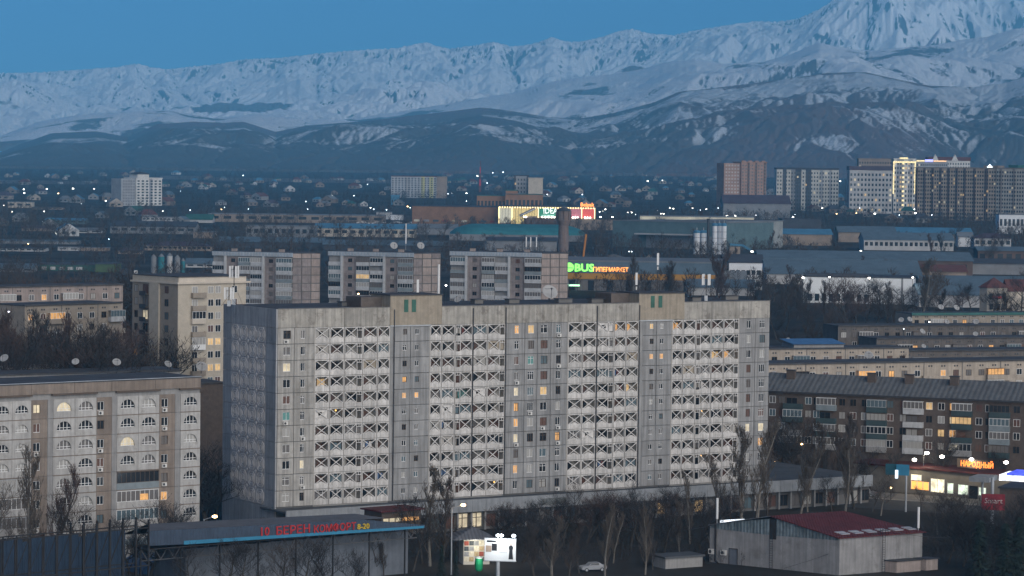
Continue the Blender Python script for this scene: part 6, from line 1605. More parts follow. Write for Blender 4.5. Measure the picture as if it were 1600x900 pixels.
for i in range(5):
    for j in range(9): b.box(f.x(194 + i * 4, 300), f.x(196 + i * 4, 300), 1.85, 2.05, H * (j + .4) / 9.6, H * (j + .85) / 9.6)
b.build('windows', G_MID, o)['kind'] = 'stuff'
MB().box(f.x(214, 300), f.x(232, 300), -.8, 14, H + 1.1, H + 4.5).build('roof_house', W_TW, o); MB().prism([(f.x(212, 300), H + 4.5), (f.x(234, 300), H + 4.5), (f.x(224, 300), H + 7.5)], 'y', -1, 14).build('roof_cap', T_DARK, o)
o, f, zb, H = tower('pale nine storey block with yellow green strips in the centre distance', 611, 682, 276, 3900, 24, col('pale_block', (.36, .38, .41)), 14, 9, T_RED, bands=((.30, .42, W_TWS), (.66, .74, col('lime_strip', (.40, .40, .20))), (.84, .93, bpy.data.materials['lime_strip'])), lit=0, wm=G_DARK, seed=3)
MB().box(f.L + .01, f.L + 14, -1, 20, -3, H + .5).build('end_wing', W_TAN, o)
tower('blue hut like low block under the pale far block', 611, 624, 306, 3400, 10, T_SKY, 3, 1, T_SKY, lit=0)
tower('slim dark tower with blue edges behind the mall office', 803, 826, 275, 3150, 18, W_TWS, 5, 8, T_DARK, bands=((0, .12, T_DARK), (.86, 1, T_DARK)), lit=.06, seed=5)
tower('blank beige slab beside the slim dark tower', 825.5, 848, 279, 3120, 18, W_CREAM, 1, 1, W_CREAM, lit=0, wm=W_CREAM)
o, f, zb, H = tower('orange brick high rise in two steps right of the silos', 1158, 1197, 254, 3300, 24, col('apricot_brick', (.32, .205, .16)), 8, 14, bpy.data.materials['apricot_brick'], ya=3290, yb=3300, bands=((.25, .32, W_DKBR), (.56, .62, W_DKBR), (.9, .97, W_DKBR)), lit=0, wm=G_MID, seed=6)
MB().box(f.x(1132.5, 290), -.01, 3, 24, -3, H - 1.0).build('left_wing', bpy.data.materials['apricot_brick'], o); b = MB()
for i in range(5):
    for j in range(14): b.box(f.x(1135 + i * 4.6, 290), f.x(1137.5 + i * 4.6, 290), 2.85, 3.05, H * (j + .4) / 14.6, H * (j + .85) / 14.6)
b.build('windows', W_PALE, o)['kind'] = 'stuff'
for i in range(4): MB().box(f.L * (i * .26 + .02), f.L * (i * .26 + .16), -.4, 3, H + 1.0, H + 2.2).build('parapet_block', bpy.data.materials['apricot_brick'], o)
tower('white high rise with dark strips and a flat dark roof', 1213, 1310, 265, 3350, 24, col('ivory_block', (.52, .52, .49)), 22, 10, T_DARK, cap=1.2, bands=((.10, .16, T_DARK), (.235, .30, W_GREY), (.30, .40, T_DARK), (.47, .56, T_DARK), (.70, .75, W_TWS), (.85, .89, W_TWS)), lit=.03, seed=7)
tower('plain grey white block with a purple roof beside the lit hotel', 1327, 1394, 266, 3250, 24, W_PALE, 12, 8, T_PURP, cap=3.5, bands=((0, .38, W_PALE),), lit=.12, seed=8)
tower('pinkish block standing behind the purple roofed one', 1341, 1397, 249, 3600, 20, W_TAN, 14, 12, W_TAN, lit=.05, seed=9)
o, f, zb, H = tower('hotel tower outlined in yellow lights', 1396, 1430, 249, 3300, 22, W_TWS, 8, 11, W_TW, bands=((.0, .12, W_TW), (.45, .66, W_TW), (.86, 1, W_TW)), lit=.28, seed=10)
LY = glow('yellow_outline_light', (1, .82, .42), .62); LB_ = glow('blue_outline_light', (.35, .35, 1), 1.3)
for a, b, t, u in ((1395, 1431, 252, 254.5), (1405, 1418, 246, 248.5), (1395, 1397, 254, 303), (1428.5, 1430.5, 254, 303)): MB().box(f.x(a, 280), f.x(b, 280), -1.2, -.6, fz(f, 1412, u, zb), fz(f, 1412, t, zb)).build('outline_light', LY, o)
MB().box(f.x(1405, 280), f.x(1418, 280), -.5, 10, H + 1.0, fz(f, 1412, 247, zb)).build('roof_house', W_TW, o)
for j in range(11): MB().box(f.x(1409.5, 280), f.x(1412.5, 280), -1.1, -.61, H * (j + .5) / 11.6, H * (j + .9) / 11.6).build('stair_light', LY, o)
o, f, zb, H = tower('long pale wing with a light strip right of the lit hotel', 1431, 1480, 252, 3340, 20, W_TWS, 16, 12, W_TW, lit=.06, seed=11)
MB().box(0, f.x(1444, 280), -.9, -.3, H - .5, H + 1.2).build('outline_light', LY, o); MB().box(f.x(1445, 280), f.x(1457, 280), -.9, -.3, H - .5, H + 2.0).build('blue_sign', LB_, o); MB().box(f.x(1458, 280), f.x(1478, 280), -.9, -.3, H - .3, H + .9).build('outline_light', glow('orange_outline', (1, .6, .3), .8), o)
o, f, zb, H = tower('white block with a dark red mansard roof behind the long tan block', 1450, 1515, 251, 3600, 24, W_TW, 16, 13, T_RED, lit=.03, cap=3.5, seed=12)
for k, u in enumerate((.08, .55)): MB().prism([(f.L * u, H), (f.L * (u + .16), H), (f.L * (u + .08), H + 8)], 'y', -1.2, 6).build('dormer', W_TW, o)
o, f, zb, H = tower('long tan apartment block with many floors at the right', 1430, 1556, 263, 2950, 26, col('tan_block', (.40, .32, .24)), 34, 13, W_TAN, ya=3000, yb=2950, bands=((.0, .03, W_DKBR), (.10, .13, W_DKBR), (.2, .23, W_DKBR), (.3, .33, W_DKBR), (.4, .43, W_DKBR), (.5, .53, W_DKBR), (.6, .63, W_DKBR), (.72, .75, W_DKBR), (.86, .9, W_DKBR)), lit=.05, seed=13)
MB().box(f.x(1537, 280), f.x(1560, 280), -1.0, 14, H + 1.0, H + 3.2).build('raised_attic', W_TAN, o)
b = MB(); cx_ = f.x(1547, 280); 
for k in range(3): b.box(cx_ - 3 + k * 1.2, cx_ + 3 - k * 1.2, -1.3, -1.02, H + 1.2 + k * 1.2, H + 2.1 + k * 1.2)
b.build('roof_emblem', glow('emblem_white', (.85, .95, 1), 1.6), o)
o, f, zb, H = tower('beige block joined right of the long tan block at the frame edge', 1556.5, 1660, 264, 2930, 26, W_CREAM, 26, 13, W_TAN, ya=2948, yb=2900, bands=((.05, .09, W_TAN), (.25, .29, W_TAN), (.45, .49, W_TAN)), lit=.04, seed=14)
for k in range(2): MB().box(f.L * (.15 + .4 * k), f.L * (.3 + .4 * k), 4, 16, H + 1, H + 4).build('roof_house', T_GREEN, o)
# red and white mast
q = gat(750, 300); o = empty('lattice_mast', q, 0, 'red and white lattice mast in front of the mountains', 'mast'); ht = at(750, 251, q.y).z - q.z
for k in range(5):
    MB().bar((0, 0, ht * k / 5), (0, 0, ht * (k + 1) / 5), 3.6 - k * .6, 3.6 - k * .6).build('section', RED_P if k % 2 else T_RED, o)
# ---- houses of the plain
ROOFS = [(T_RED, 'dull red'), (T_GREEN, 'green'), (T_DARK, 'dark'), (T_BLUE, 'blue grey'), (T_PURP, 'purple brown'), (T_GREY, 'grey'), (T_SKY, 'blue')]
W_HW = col('house_white', (.46, .47, .48)); W_HC = col('house_cream', (.33, .29, .25)); W_HT = col('house_tan', (.19, .155, .13)); W_HG = col('house_grey', (.24, .245, .25))
WALLS = [(W_HW, 'white'), (W_HC, 'cream'), (W_HT, 'tan'), (W_HG, 'grey')]
todo = []         # things whose label gets an ordinal when several share it
def landmark(px, py):
    L_ = [(225, 300, 'the white tower'), (655, 300, 'the pale far block'), (470, 300, 'the long brown field'), (80, 325, 'the far left cream block'), (750, 290, 'the red mast'), (985, 295, 'the plain behind the mall'), (1165, 300, 'the orange high rise'), (1260, 300, 'the white high rise'),
          (1360, 300, 'the purple roofed block'), (1412, 300, 'the lit hotel'), (1500, 310, 'the long tan block'), (850, 340, 'the lit mall'), (1040, 355, 'the teal warehouse'), (880, 370, 'the water tower'), (420, 360, 'the grey flat hall'), (1000, 430, 'the hypermarket'), (1340, 400, 'the long brick warehouse'), (1340, 445, 'the white lamp lit hall'),
          (120, 420, 'the dark green hall'), (260, 410, 'the upright tanks'), (1550, 460, 'the turret house'), (280, 500, 'the cream tower'), (100, 500, 'the dim left panel blocks'), (420, 430, 'the left grey block'), (600, 430, 'the middle grey block'), (800, 430, 'the right grey block'), (1450, 520, 'the dish covered roofs'), (1300, 560, 'the cream panel blocks'),
          (1400, 660, 'the dark brown brick block'), (1500, 745, 'the lit shops'), (1550, 790, 'the red billboard'), (1290, 840, 'the concrete shed'), (1000, 830, 'the shop row'), (780, 860, 'the lit billboard'), (480, 840, 'the market hall sign'), (120, 840, 'the rusty skeleton'), (150, 700, 'the arched left block'), (830, 620, 'the long block')]
    return min(L_, key=lambda l: (l[0] - px) ** 2 + ((l[1] - py) * 2.5) ** 2)[2]
ORD = ['first', 'second', 'third', 'fourth', 'fifth', 'sixth', 'seventh', 'eighth', 'ninth', 'tenth', 'eleventh', 'twelfth', 'thirteenth', 'fourteenth', 'fifteenth', 'sixteenth', 'seventeenth', 'eighteenth', 'nineteenth', 'twentieth']
ORD += ['twenty-' + w for w in ORD[:9]] + ['thirtieth'] + ['thirty-' + w for w in ORD[:9]]
def finish_labels():
    g = {}
    for o, lab, px in todo: g.setdefault(lab, []).append((px, o))
    for lab, l in g.items():
        l.sort(key=lambda t: t[0])
        for i, (px, o) in enumerate(l): o['label'] = lab if len(l) == 1 else f'{lab}, {ORD[min(i, len(ORD) - 1)]} from left'
def house_meshes(w_, d, h, rise, hip, wm, rm):
    a = cached(('hw', wm.name, w_), lambda: MB().box(-w_ / 2, w_ / 2, 0, d, -2, h).mesh('wall', wm))
    def rf():
        b = MB(); e = .5
        if hip: b.poly([(-w_/2-e, -e, h), (w_/2+e, -e, h), (w_/4, d/2, h+rise), (-w_/4, d/2, h+rise)]).poly([(w_/2+e, d+e, h), (-w_/2-e, d+e, h), (-w_/4, d/2, h+rise), (w_/4, d/2, h+rise)]).poly([(-w_/2-e, -e, h), (-w_/4, d/2, h+rise), (-w_/2-e, d+e, h)]).poly([(w_/2+e, -e, h), (w_/2+e, d+e, h), (w_/4, d/2, h+rise)])
        else: b.prism([(-w_/2-e, h), (w_/2+e, h), (0, h+rise)], 'y', -e, d+e)
        return b.mesh('roof', rm)
    r = cached(('hr', rm.name, w_, hip), rf)
    g = cached(('hg', wm.name, w_), lambda: MB().prism([(-w_/2+.1, h), (w_/2-.1, h), (0, h+rise-.15)], 'y', -.62, -.503).mesh('gable', wm))
    win = cached(('hwin', w_), lambda: MB().box(-w_*.1, w_*.1, -.1, -.003, h*.35, h*.75).mesh('window', G_DARK))
    return a, r, g, win
hr_ = random.Random(99)
spots = [(428, 297, 0, 0, 0), (398, 294, 1, 0, 0), (968, 296, 0, 0, 0), (905, 301, 0, 1, 0), (1062, 282, 0, 2, 0), (500, 296, 0, 2, 0), (562, 296, 2, 0, 0), (850, 303, 6, 0, 0), (1080, 287, 0, 3, 0), (102, 289, 1, 0, 0)]
def zone(n, x0, x1, y0, y1):
    for i in range(n):
        spots.append((x0 + (x1 - x0) * ((i * .618034) % 1), y0 + (y1 - y0) * hr_.random() ** 1.3, hr_.randrange(7), hr_.choice((0, 1, 1, 2, 2, 2, 3, 3)), hr_.random() < .5))
zone(46, -20, 330, 279, 334); zone(44, 320, 640, 284, 328); zone(20, 690, 810, 274, 300); zone(58, 850, 1135, 268, 322); zone(26, 1195, 1440, 296, 334); zone(14, 1330, 1600, 322, 350); zone(8, 0, 330, 340, 380)
for px, py, ri, wi, hip in spots:
    Y = gbase(py); q = at(px, py, Y); 
    w_ = hr_.choice((9, 12, 15)); h = {9: 3.2, 12: 3.8, 15: 4.6}[w_]; d = w_ * 1.1
    (rm, rn), (wm, wn) = ROOFS[ri], WALLS[wi]
    o = empty('house', (q.x, q.y, gz(q.y)), R(hr_.uniform(-35, 35)), None, 'house', 'houses on the plain')
    a, r, g, win = house_meshes(w_, d, h, w_ * .32, hip, wm, rm)
    put('wall', a, o); put('roof', r, o)
    if not hip: put('gable', g, o)
    for sx in (-.22, .22): put('window', win, o, (w_ * sx, 0, 0))
    size = {9: 'small', 12: 'mid-sized', 15: 'large'}[w_]
    todo.append((o, f'{size} {wn} house, {rn} {"hip" if hip else "gable"} roof, at {landmark(px, py)}', px))
# the brown field strips beyond the houses
fm_ = col('brown_field', (.105, .082, .072), scale=.02)
for k, (p0, p1, pa, pb) in enumerate(((325, 612, 283, 289), (-60, 190, 291, 296.5), (250, 330, 281, 287))):
    ya, yb = gbase(pb), gbase(pa); b = MB(); n = 10
    for i in range(n):
        u0, u1 = p0 + (p1 - p0) * i / n, p0 + (p1 - p0) * (i + 1) / n
        P = [at(u0, pb, ya), at(u1, pb, ya), at(u1, pa, yb), at(u0, pa, yb)]; b.quad(*[(v.x, v.y, gz(v.y) + .3) for v in P])
    b.build('field', fm_)['kind'] = 'structure'

# ---- lamps of the town
far_l = [(6, 329, 'w'), (37, 303, 'w'), (38, 309, 'w'), (73, 302, 'w'), (91, 309, 'o'), (114, 301, 'W'), (147, 301, 'w'), (53, 316, 'W'), (128, 284, 'w'), (155, 288, 'o'), (165, 320, 'w'), (127, 325, 's'), (19, 339, 'w'), (69, 338, 'w'), (208, 334, 'w'), (254, 335, 'w'), (297, 333, 's'), (235, 346, 's'), (66, 354, 's'),
  (88, 373, 'w'), (44, 390, 'o'), (110, 386, 'o'), (170, 381, 's'), (178, 422, 'W'), (282, 303, 's'), (380, 274, 's'), (346, 331, 'O'), (351, 328, 's'), (388, 330, 's'), (478, 317, 's'), (496, 318, 'w'), (519, 307, 'w'), (553, 307, 's'), (574, 288, 's'), (481, 329, 's'), (579, 326, 'w'), (584, 328, 's'), (604, 329, 's'), (637, 323, 'o'),
  (649, 323, 'W'), (691, 323, 'W'), (731, 323.5, 'W'), (772, 324, 'w'), (641, 325, 's'), (700, 303, 's'), (706, 302, 's'), (729, 302, 'w'), (729, 314, 's'), (746, 275, 'w'), (770, 270, 's'), (786, 269, 's'), (761, 286, 's'), (807, 293, 's'), (821, 293, 'w'), (855, 304, 's'), (910, 304, 's'), (869, 364, 's'), (557, 385, 's'),
  (937, 331, 'w'), (942, 330, 'w'), (946, 327, 'w'), (938, 339, 'W'), (957, 339, 'W'), (981, 332, 'w'), (987, 332, 'W'), (993, 335, 's'), (1012, 283, 'w'), (1035, 282, 's'), (1047, 325, 'w'), (1052, 326, 'w'), (1033, 334, 'w'), (1037, 334, 'W'), (1027, 329, 's'), (1082, 325, 'w'), (1094, 328, 's'), (1104, 327, 'W'), (1122, 308, 'w'), (1122, 325, 's'),
  (1132, 324, 'X'), (1147, 326, 'X'), (1152, 329, 's'), (1163, 326, 'w'), (1136, 337, 'W'), (1149, 337, 'W'), (1181, 336, 's'), (1075, 343, 'w'), (1221, 328, 'w'), (1239, 339, 'W'), (1242, 335, 's'), (1220, 328, 's'), (1285, 325, 'w'), (1297, 310, 'w'), (1307, 334, 'o'), (1343, 325, 's'), (1348, 299, 'w'), (1356, 299, 's'), (1313, 283, 'w'), (1338, 333, 'o'), (1367, 334, 'W'),
  (1408, 298, 'W'), (1414, 298, 'w'), (1408, 303, 'w'), (1414, 303, 'w'), (1429, 327, 'w'), (1436, 327, 'w'), (1430, 333, 'W'), (1446, 327, 's'), (1470, 327, 's'), (1493, 328, 's'), (1516, 326, 'X'), (1514, 320, 'w'), (1529, 327, 's'), (1540, 327, 's'), (1558, 327, 'w'), (1574, 327, 'W'), (1346, 256, 'w'), (1356, 258, 'w'), (1367, 258, 'w'), (1250, 266, 'w'), (1264, 266, 'w'),
  (1172, 371, 'w'), (1190, 372, 'w'), (1207, 363, 's'), (1244, 368, 's'), (1175, 393, 'X'), (1246, 393, 'W'), (1249, 393, 'w'), (1345, 392.5, 'X'), (1255, 434, 'X'), (1296, 433, 'W'), (1358, 434.5, 'X'), (1426, 433.5, 'W'), (697, 446, 'W'), (560, 459, 'O'), (14, 487, 'v'), (983, 393, 's'), (987, 393, 's'), (1452, 503, 'w'), (1412, 514, 's'),
  (985, 331, 's'), (1405, 336, 's'), (1456, 336, 's')]
LM = {'w': (LAMPW, 1.0, 'white'), 'W': (LAMPW, 1.45, 'bright white'), 'X': (LAMPW, 2.0, 'dazzling white'), 's': (LAMPC, .65, 'faint white'), 'o': (LAMPO, 1.0, 'orange'), 'O': (LAMPO, 1.5, 'bright orange'), 'v': (glow('lamp_violet', (.8, .8, 1), 6), 1.5, 'violet white')}
for px, py, k in far_l:
    m, s_, nm = LM[k]
    yg = py + 3.5
    Y = min(gbase(max(yg, 276)), 5200)
    if (px, py) in ((697, 446),): Y = 1010
    if py > 425: Y = {1255: 1298, 1296: 1298, 1358: 1296, 1426: 1292, 697: 1010, 560: 955, 178: 1480, 14: 640, 1452: 868, 1412: 860}.get(px, 1300)
    if py == 393 or py == 392.5: Y = gbase(409)
    q = at(px, py, Y); r = s_ * Y / FPX * 1.05  # head grows with distance: the lamp's glare is put into its size
    if Y < 4800 and q.z - gz(Y) < 1.5: q.z = gz(Y) + 1.5
    h = q.z - gz(Y)
    o = empty('lamp_post', (q.x, q.y, gz(Y)), 0, None, 'lamp', 'lamps of the town')
    if h < 40: put('pole', cached(('lpole', round(h)), lambda: MB().tube((0, 0, 0), (0, 0, round(h) or 1), .14, k=5).mesh('pole', METAL_DK)), o, scale=(1, 1, h / (round(h) or 1)))
    put('lamp_head', cached(('lhead', m.name), lambda: MB().lathe([(.1, -.75), (.75, -.45), (1, 0), (.75, .45), (.1, .75)], 10).mesh('lamp_head', m)), o, (0, -.2, h), scale=(r, r, r * .8))
    todo.append((o, f'{nm} lamp at {landmark(px, py)}', px))
# ================================================================ bare winter trees
BARK = mat('bark', (.055, .047, .04), var=.3, scale=2); TWIG = mat('twig', (.062, .050, .044), var=.35, scale=.3); BARK_L = mat('pale_bark', (.17, .155, .135), var=.3, scale=2); TWIG_L = mat('pale_twig', (.105, .088, .074), var=.3, scale=.3)
TWIG_D = mat('dark_twig', (.036, .033, .034), var=.3, scale=.3); NEEDLE = mat('needle', (.022, .034, .028), var=.35, scale=.6); TWIG_R = mat('reddish_twig', (.085, .058, .050), var=.3, scale=.3)
class TreeGeo:
    def __init__(s): s.V = []; s.F = []; s.n = 0
    def seg(s, p, q, r0, r1, k=4):
        d = q - p; L = np.linalg.norm(d) + 1e-9; d = d / L
        a = np.cross(d, (0, 0, 1.0) if abs(d[2]) < .9 else (1.0, 0, 0)); a /= np.linalg.norm(a); b = np.cross(d, a)
        t = np.arange(k) * 2 * np.pi / k; c, sn = np.cos(t)[:, None], np.sin(t)[:, None]
        s.V.append(np.concatenate([p + r0 * (a * c + b * sn), q + r1 * (a * c + b * sn)]))
        for i in range(k): j = (i + 1) % k; s.F.append((s.n + i, s.n + j, s.n + k + j, s.n + k + i))
        s.n += 2 * k
    def strip(s, p, q, w, ax):
        s.V.append(np.array([p - ax * w, p + ax * w, q + ax * w * .35, q - ax * w * .35])); s.F.append((s.n, s.n + 1, s.n + 2, s.n + 3)); s.n += 4
    def mesh(s, name, m):
        me = bpy.data.meshes.new(name); me.from_pydata(np.concatenate(s.V).tolist(), [], s.F); me.materials.append(m); me.update(); return me
def grow(seed, kind):
    """a leafless tree ten metres tall: trunk mesh data and crown mesh data"""
    r = np.random.RandomState(seed); T, K = TreeGeo(), TreeGeo()
    pop = kind == 'poplar'
    def branch(p, d, L, rad, lev):
        n = 3 if lev < 2 else 2; pts = [p]
        for i in range(n):
            d = d + r.normal(0, .10 if pop else .17, 3) + np.array([0, 0, .10 if lev else .02]); d /= np.linalg.norm(d)
            pts.append(pts[-1] + d * L / n)
        for i in range(n):
            r0, r1 = rad * (1 - .75 * i / n), rad * (1 - .75 * (i + 1) / n)
            if lev == 0: T.seg(pts[i], pts[i + 1], r0, r1, 6)
            elif lev < 3: K.seg(pts[i], pts[i + 1], max(r0, .012), max(r1, .01), 3)
            else: K.strip(pts[i], pts[i + 1], .0125, np.cross(d, r.normal(0, 1, 3)) * .9)
        if lev >= 4: return
        nb = {0: 22 if pop else 11, 1: 8 if pop else 8, 2: 5, 3: 3}[lev]
        for b in range(nb):
            t = ((.12 if pop else .30) + (.88 if pop else .70) * (b + r.rand()) / nb) if lev == 0 else .2 + .8 * (b + r.rand()) / nb
            x = min(int(t * n), n - 1); base = pts[x] + (pts[x + 1] - pts[x]) * (t * n - x)
            az = r.rand() * 6.283; up = (1.6 + r.rand()) if pop else (.35 + r.rand() * .75 if lev == 0 else .1 + r.rand() * .6)
            nd = np.array([np.cos(az), np.sin(az), up]);
            if lev > 0: nd = nd * .75 + d * .8
            nd /= np.linalg.norm(nd)
            if pop: LL = {0: 2.9 * (1.05 - t * .75), 1: .95, 2: .5, 3: .3}[lev]
            else: LL = {0: 4.2 * (1.1 - t * .55), 1: 1.9 * (1.1 - t * .5), 2: 1.0, 3: .55}[lev]
            branch(base, nd, LL * (.75 + .5 * r.rand()), rad * (.28 if pop else .42) * (1.1 - .5 * t), lev + 1)
    branch(np.array([0., 0., -.4]), np.array([r.normal(0, .05), r.normal(0, .05), 1.]), 10.0 if pop else 8.0, .17 if pop else .24, 0)
    return T, K
def conifer(seed):
    r = np.random.RandomState(seed); T, K = TreeGeo(), TreeGeo()
    T.seg(np.array([0, 0, -.4]), np.array([0, 0, 9.9]), .2, .03, 6)
    for i in range(46):
        z = .9 + 9 * i / 46; R_l = 2.1 * (1 - (z / 10.2)) + .12
        for b in range(7):
            az = r.rand() * 6.283; d = np.array([np.cos(az), np.sin(az), -.25]); p = np.array([0, 0, z]); q = p + d * R_l * (.7 + .4 * r.rand())
            for s_ in range(5):
                a = p + (q - p) * (s_ + .3) / 5; e = a + np.array([r.normal(0, .22), r.normal(0, .22), -.12 - .2 * r.rand()]) + d * .25
                K.strip(a, e, .10, np.cross(d, (0, 0, 1.0)))
    return T, K
PROTO = {}
for i in range(5): PROTO['bare', i] = grow(10 + i, 'bare')
for i in range(3): PROTO['poplar', i] = grow(40 + i, 'poplar')
PROTO['conifer', 0] = conifer(70)
def tree(kind, p, h, tone, rs, label, px, wide=1.0, group='bare trees of the town'):
    i = rs.randrange({'bare': 5, 'poplar': 3, 'conifer': 1}[kind])
    tm, cm = {'mid': (BARK, TWIG), 'pale': (BARK_L, TWIG_L), 'dark': (BARK, TWIG_D), 'red': (BARK, TWIG_R), 'green': (BARK, NEEDLE)}[tone]
    T, K = PROTO[kind, i]
    o = empty({'bare': 'bare_tree', 'poplar': 'bare_poplar', 'conifer': 'conifer_tree'}[kind], p, rs.random() * 6.28, None, 'tree', group)
    s = h / 10; w_ = s * wide
    put('trunk', cached(('tt', kind, i, tone), lambda: T.mesh('trunk', tm)), o, scale=(w_, w_, s)); put('crown', cached(('tc', kind, i, tone), lambda: K.mesh('crown', cm)), o, scale=(w_, w_, s))
    todo.append((o, label, px))
ts = random.Random(5)
TN = {'mid': 'grey brown', 'pale': 'pale stemmed', 'dark': 'dark', 'red': 'reddish', 'green': 'dark green'}
def put_tree(px, pyb, pyt, kind='bare', tone='mid', wide=1.0, Y=None):
    q = gat(px, pyb) if Y is None else at(px, pyb, Y)
    if Y is not None: q.z = gz(Y)
    top = at(px, pyt, q.y).z; h = max(top - q.z, 2.5)
    k = {'bare': 'spreading bare tree', 'poplar': 'slim bare poplar', 'conifer': 'dense conifer'}[kind]
    size = 'tall' if h > 13 else 'small' if h < 7 else 'mid-sized'
    tree(kind, q, h, tone, ts, f'{size} {TN[tone]} {k} by {landmark(px, (pyb + pyt) / 2)}', px, wide)
# in front of the market hall and the long block
for px, b, t, k, tone, w_ in ((355, 905, 838, 'bare', 'dark', 1.0), (395, 908, 846, 'bare', 'dark', 1.1), (436, 905, 838, 'bare', 'mid', .8), (470, 903, 842, 'bare', 'dark', 1.0), (522, 903, 838, 'bare', 'dark', 1.15), (545, 905, 850, 'bare', 'dark', .9), (600, 900, 846, 'poplar', 'mid', 1.2), (585, 900, 838, 'bare', 'mid', .9), (622, 895, 832, 'poplar', 'pale', 1.2),
    (645, 893, 812, 'bare', 'dark', .9), (672, 885, 742, 'poplar', 'pale', 1.1), (690, 888, 756, 'poplar', 'mid', 1.2), (660, 880, 770, 'bare', 'dark', .9), (690, 905, 850, 'conifer', 'green', 1.0), (712, 905, 858, 'conifer', 'green', .9), (300, 905, 848, 'bare', 'dark', .9),
    (835, 905, 826, 'poplar', 'mid', 1.6), (862, 900, 818, 'poplar', 'pale', 1.7), (888, 905, 830, 'poplar', 'mid', 1.6), (905, 896, 838, 'bare', 'dark', 1.2), (815, 880, 800, 'bare', 'dark', 1.2), (850, 860, 782, 'bare', 'dark', 1.3), (800, 850, 790, 'bare', 'dark', 1.1), (880, 850, 780, 'bare', 'dark', 1.2), (915, 850, 770, 'bare', 'dark', 1.2), (890, 820, 752, 'bare', 'mid', .8),
    (945, 900, 795, 'poplar', 'pale', 1.1), (958, 880, 806, 'poplar', 'pale', 1.0), (1008, 898, 800, 'poplar', 'pale', 1.0), (1020, 890, 815, 'poplar', 'mid', 1.0), (985, 860, 775, 'bare', 'dark', 1.1), (960, 850, 770, 'bare', 'dark', 1.1), (1035, 870, 775, 'bare', 'dark', 1.1), (1062, 866, 790, 'poplar', 'pale', 1.0), (1078, 850, 745, 'poplar', 'pale', .7), (1090, 870, 790, 'bare', 'dark', 1.1), (1000, 830, 758, 'bare', 'dark', 1.0), (1050, 830, 752, 'bare', 'dark', 1.0), (940, 836, 765, 'bare', 'dark', 1.0), (1110, 850, 770, 'bare', 'dark', 1.0),
    (1130, 820, 718, 'poplar', 'pale', 1.0), (1160, 822, 680, 'poplar', 'pale', 1.25), (1182, 820, 672, 'poplar', 'pale', 1.2), (1145, 830, 760, 'bare', 'dark', 1.0), (1200, 815, 735, 'poplar', 'mid', 1.0), (1250, 805, 705, 'poplar', 'pale', 1.2), (1262, 800, 720, 'poplar', 'pale', 1.1), (1320, 800, 690, 'poplar', 'pale', 1.3), (1335, 795, 680, 'poplar', 'mid', 1.2), (1300, 800, 740, 'bare', 'dark', 1.0), (1362, 800, 745, 'bare', 'mid', 1.0), (1376, 806, 738, 'bare', 'pale', .9),
    (1225, 758, 645, 'bare', 'dark', 1.1), (1212, 760, 660, 'bare', 'dark', 1.0), (1240, 762, 672, 'bare', 'dark', 1.0), (1262, 760, 680, 'bare', 'mid', 1.0), (1292, 760, 668, 'poplar', 'mid', 1.3), (1312, 764, 658, 'poplar', 'mid', 1.4), (1360, 766, 700, 'bare', 'dark', 1.0), (1395, 768, 700, 'bare', 'dark', .9), (1462, 768, 698, 'bare', 'dark', 1.0), (1480, 770, 678, 'bare', 'dark', .9), (1562, 768, 705, 'bare', 'dark', .8), (1340, 762, 690, 'bare', 'dark', 1.0), (1278, 764, 690, 'bare', 'dark', 1.0),
    (1478, 840, 760, 'bare', 'mid', 1.2), (1465, 835, 770, 'bare', 'pale', 1.0), (1500, 840, 775, 'bare', 'dark', 1.2), (1440, 800, 760, 'bare', 'mid', .9),
    # dark thicket in the lower right corner
    (1480, 880, 800, 'bare', 'dark', 1.2), (1505, 885, 800, 'bare', 'dark', 1.2), (1525, 890, 790, 'bare', 'dark', 1.3), (1550, 890, 795, 'bare', 'dark', 1.3), (1575, 895, 790, 'bare', 'dark', 1.3), (1600, 895, 780, 'bare', 'dark', 1.3), (1510, 860, 788, 'bare', 'dark', 1.2), (1545, 865, 798, 'bare', 'dark', 1.2), (1575, 866, 770, 'bare', 'dark', 1.2), (1598, 860, 770, 'bare', 'dark', 1.2), (1490, 862, 790, 'bare', 'dark', 1.1), (1530, 905, 810, 'conifer', 'green', 1.5), (1570, 905, 815, 'conifer', 'green', 1.6), (1592, 905, 805, 'conifer', 'green', 1.6), (1460, 850, 800, 'bare', 'dark', 1.0), (1555, 840, 775, 'bare', 'dark', 1.2), (1520, 835, 770, 'bare', 'dark', 1.0)):
    put_tree(px, b, t, k, tone, w_, Y=422 + (px % 5) if px < 560 and b > 890 else None)
# before the arched block on the left (standing between the hall and the block)
for px, t, k, tone, w_ in ((15, 752, 'bare', 'pale', 1.0), (48, 722, 'poplar', 'pale', 1.0), (75, 745, 'poplar', 'red', 1.1), (118, 770, 'bare', 'mid', .9), (228, 778, 'bare', 'dark', 1.2), (250, 786, 'bare', 'dark', 1.1), (205, 796, 'bare', 'dark', .9)):
    put_tree(px, 880, t, k, tone, w_, Y=436)
for px, t in ((318, 690), (330, 700), (340, 720), (326, 740), (338, 755)): put_tree(px, 800, t, 'bare', 'dark', 1.3, Y=500 + (px % 7) * 6)  # dark trees added to stand for the shade beside the arched block
for i in range(22): put_tree(770 + 350 * ((i * .618) % 1), 838 + 14 * ts.random(), 776 + 22 * ts.random() - 20 * ((i * .618) % 1), 'bare', ts.choice(('dark', 'red', 'dark')), 1.25)
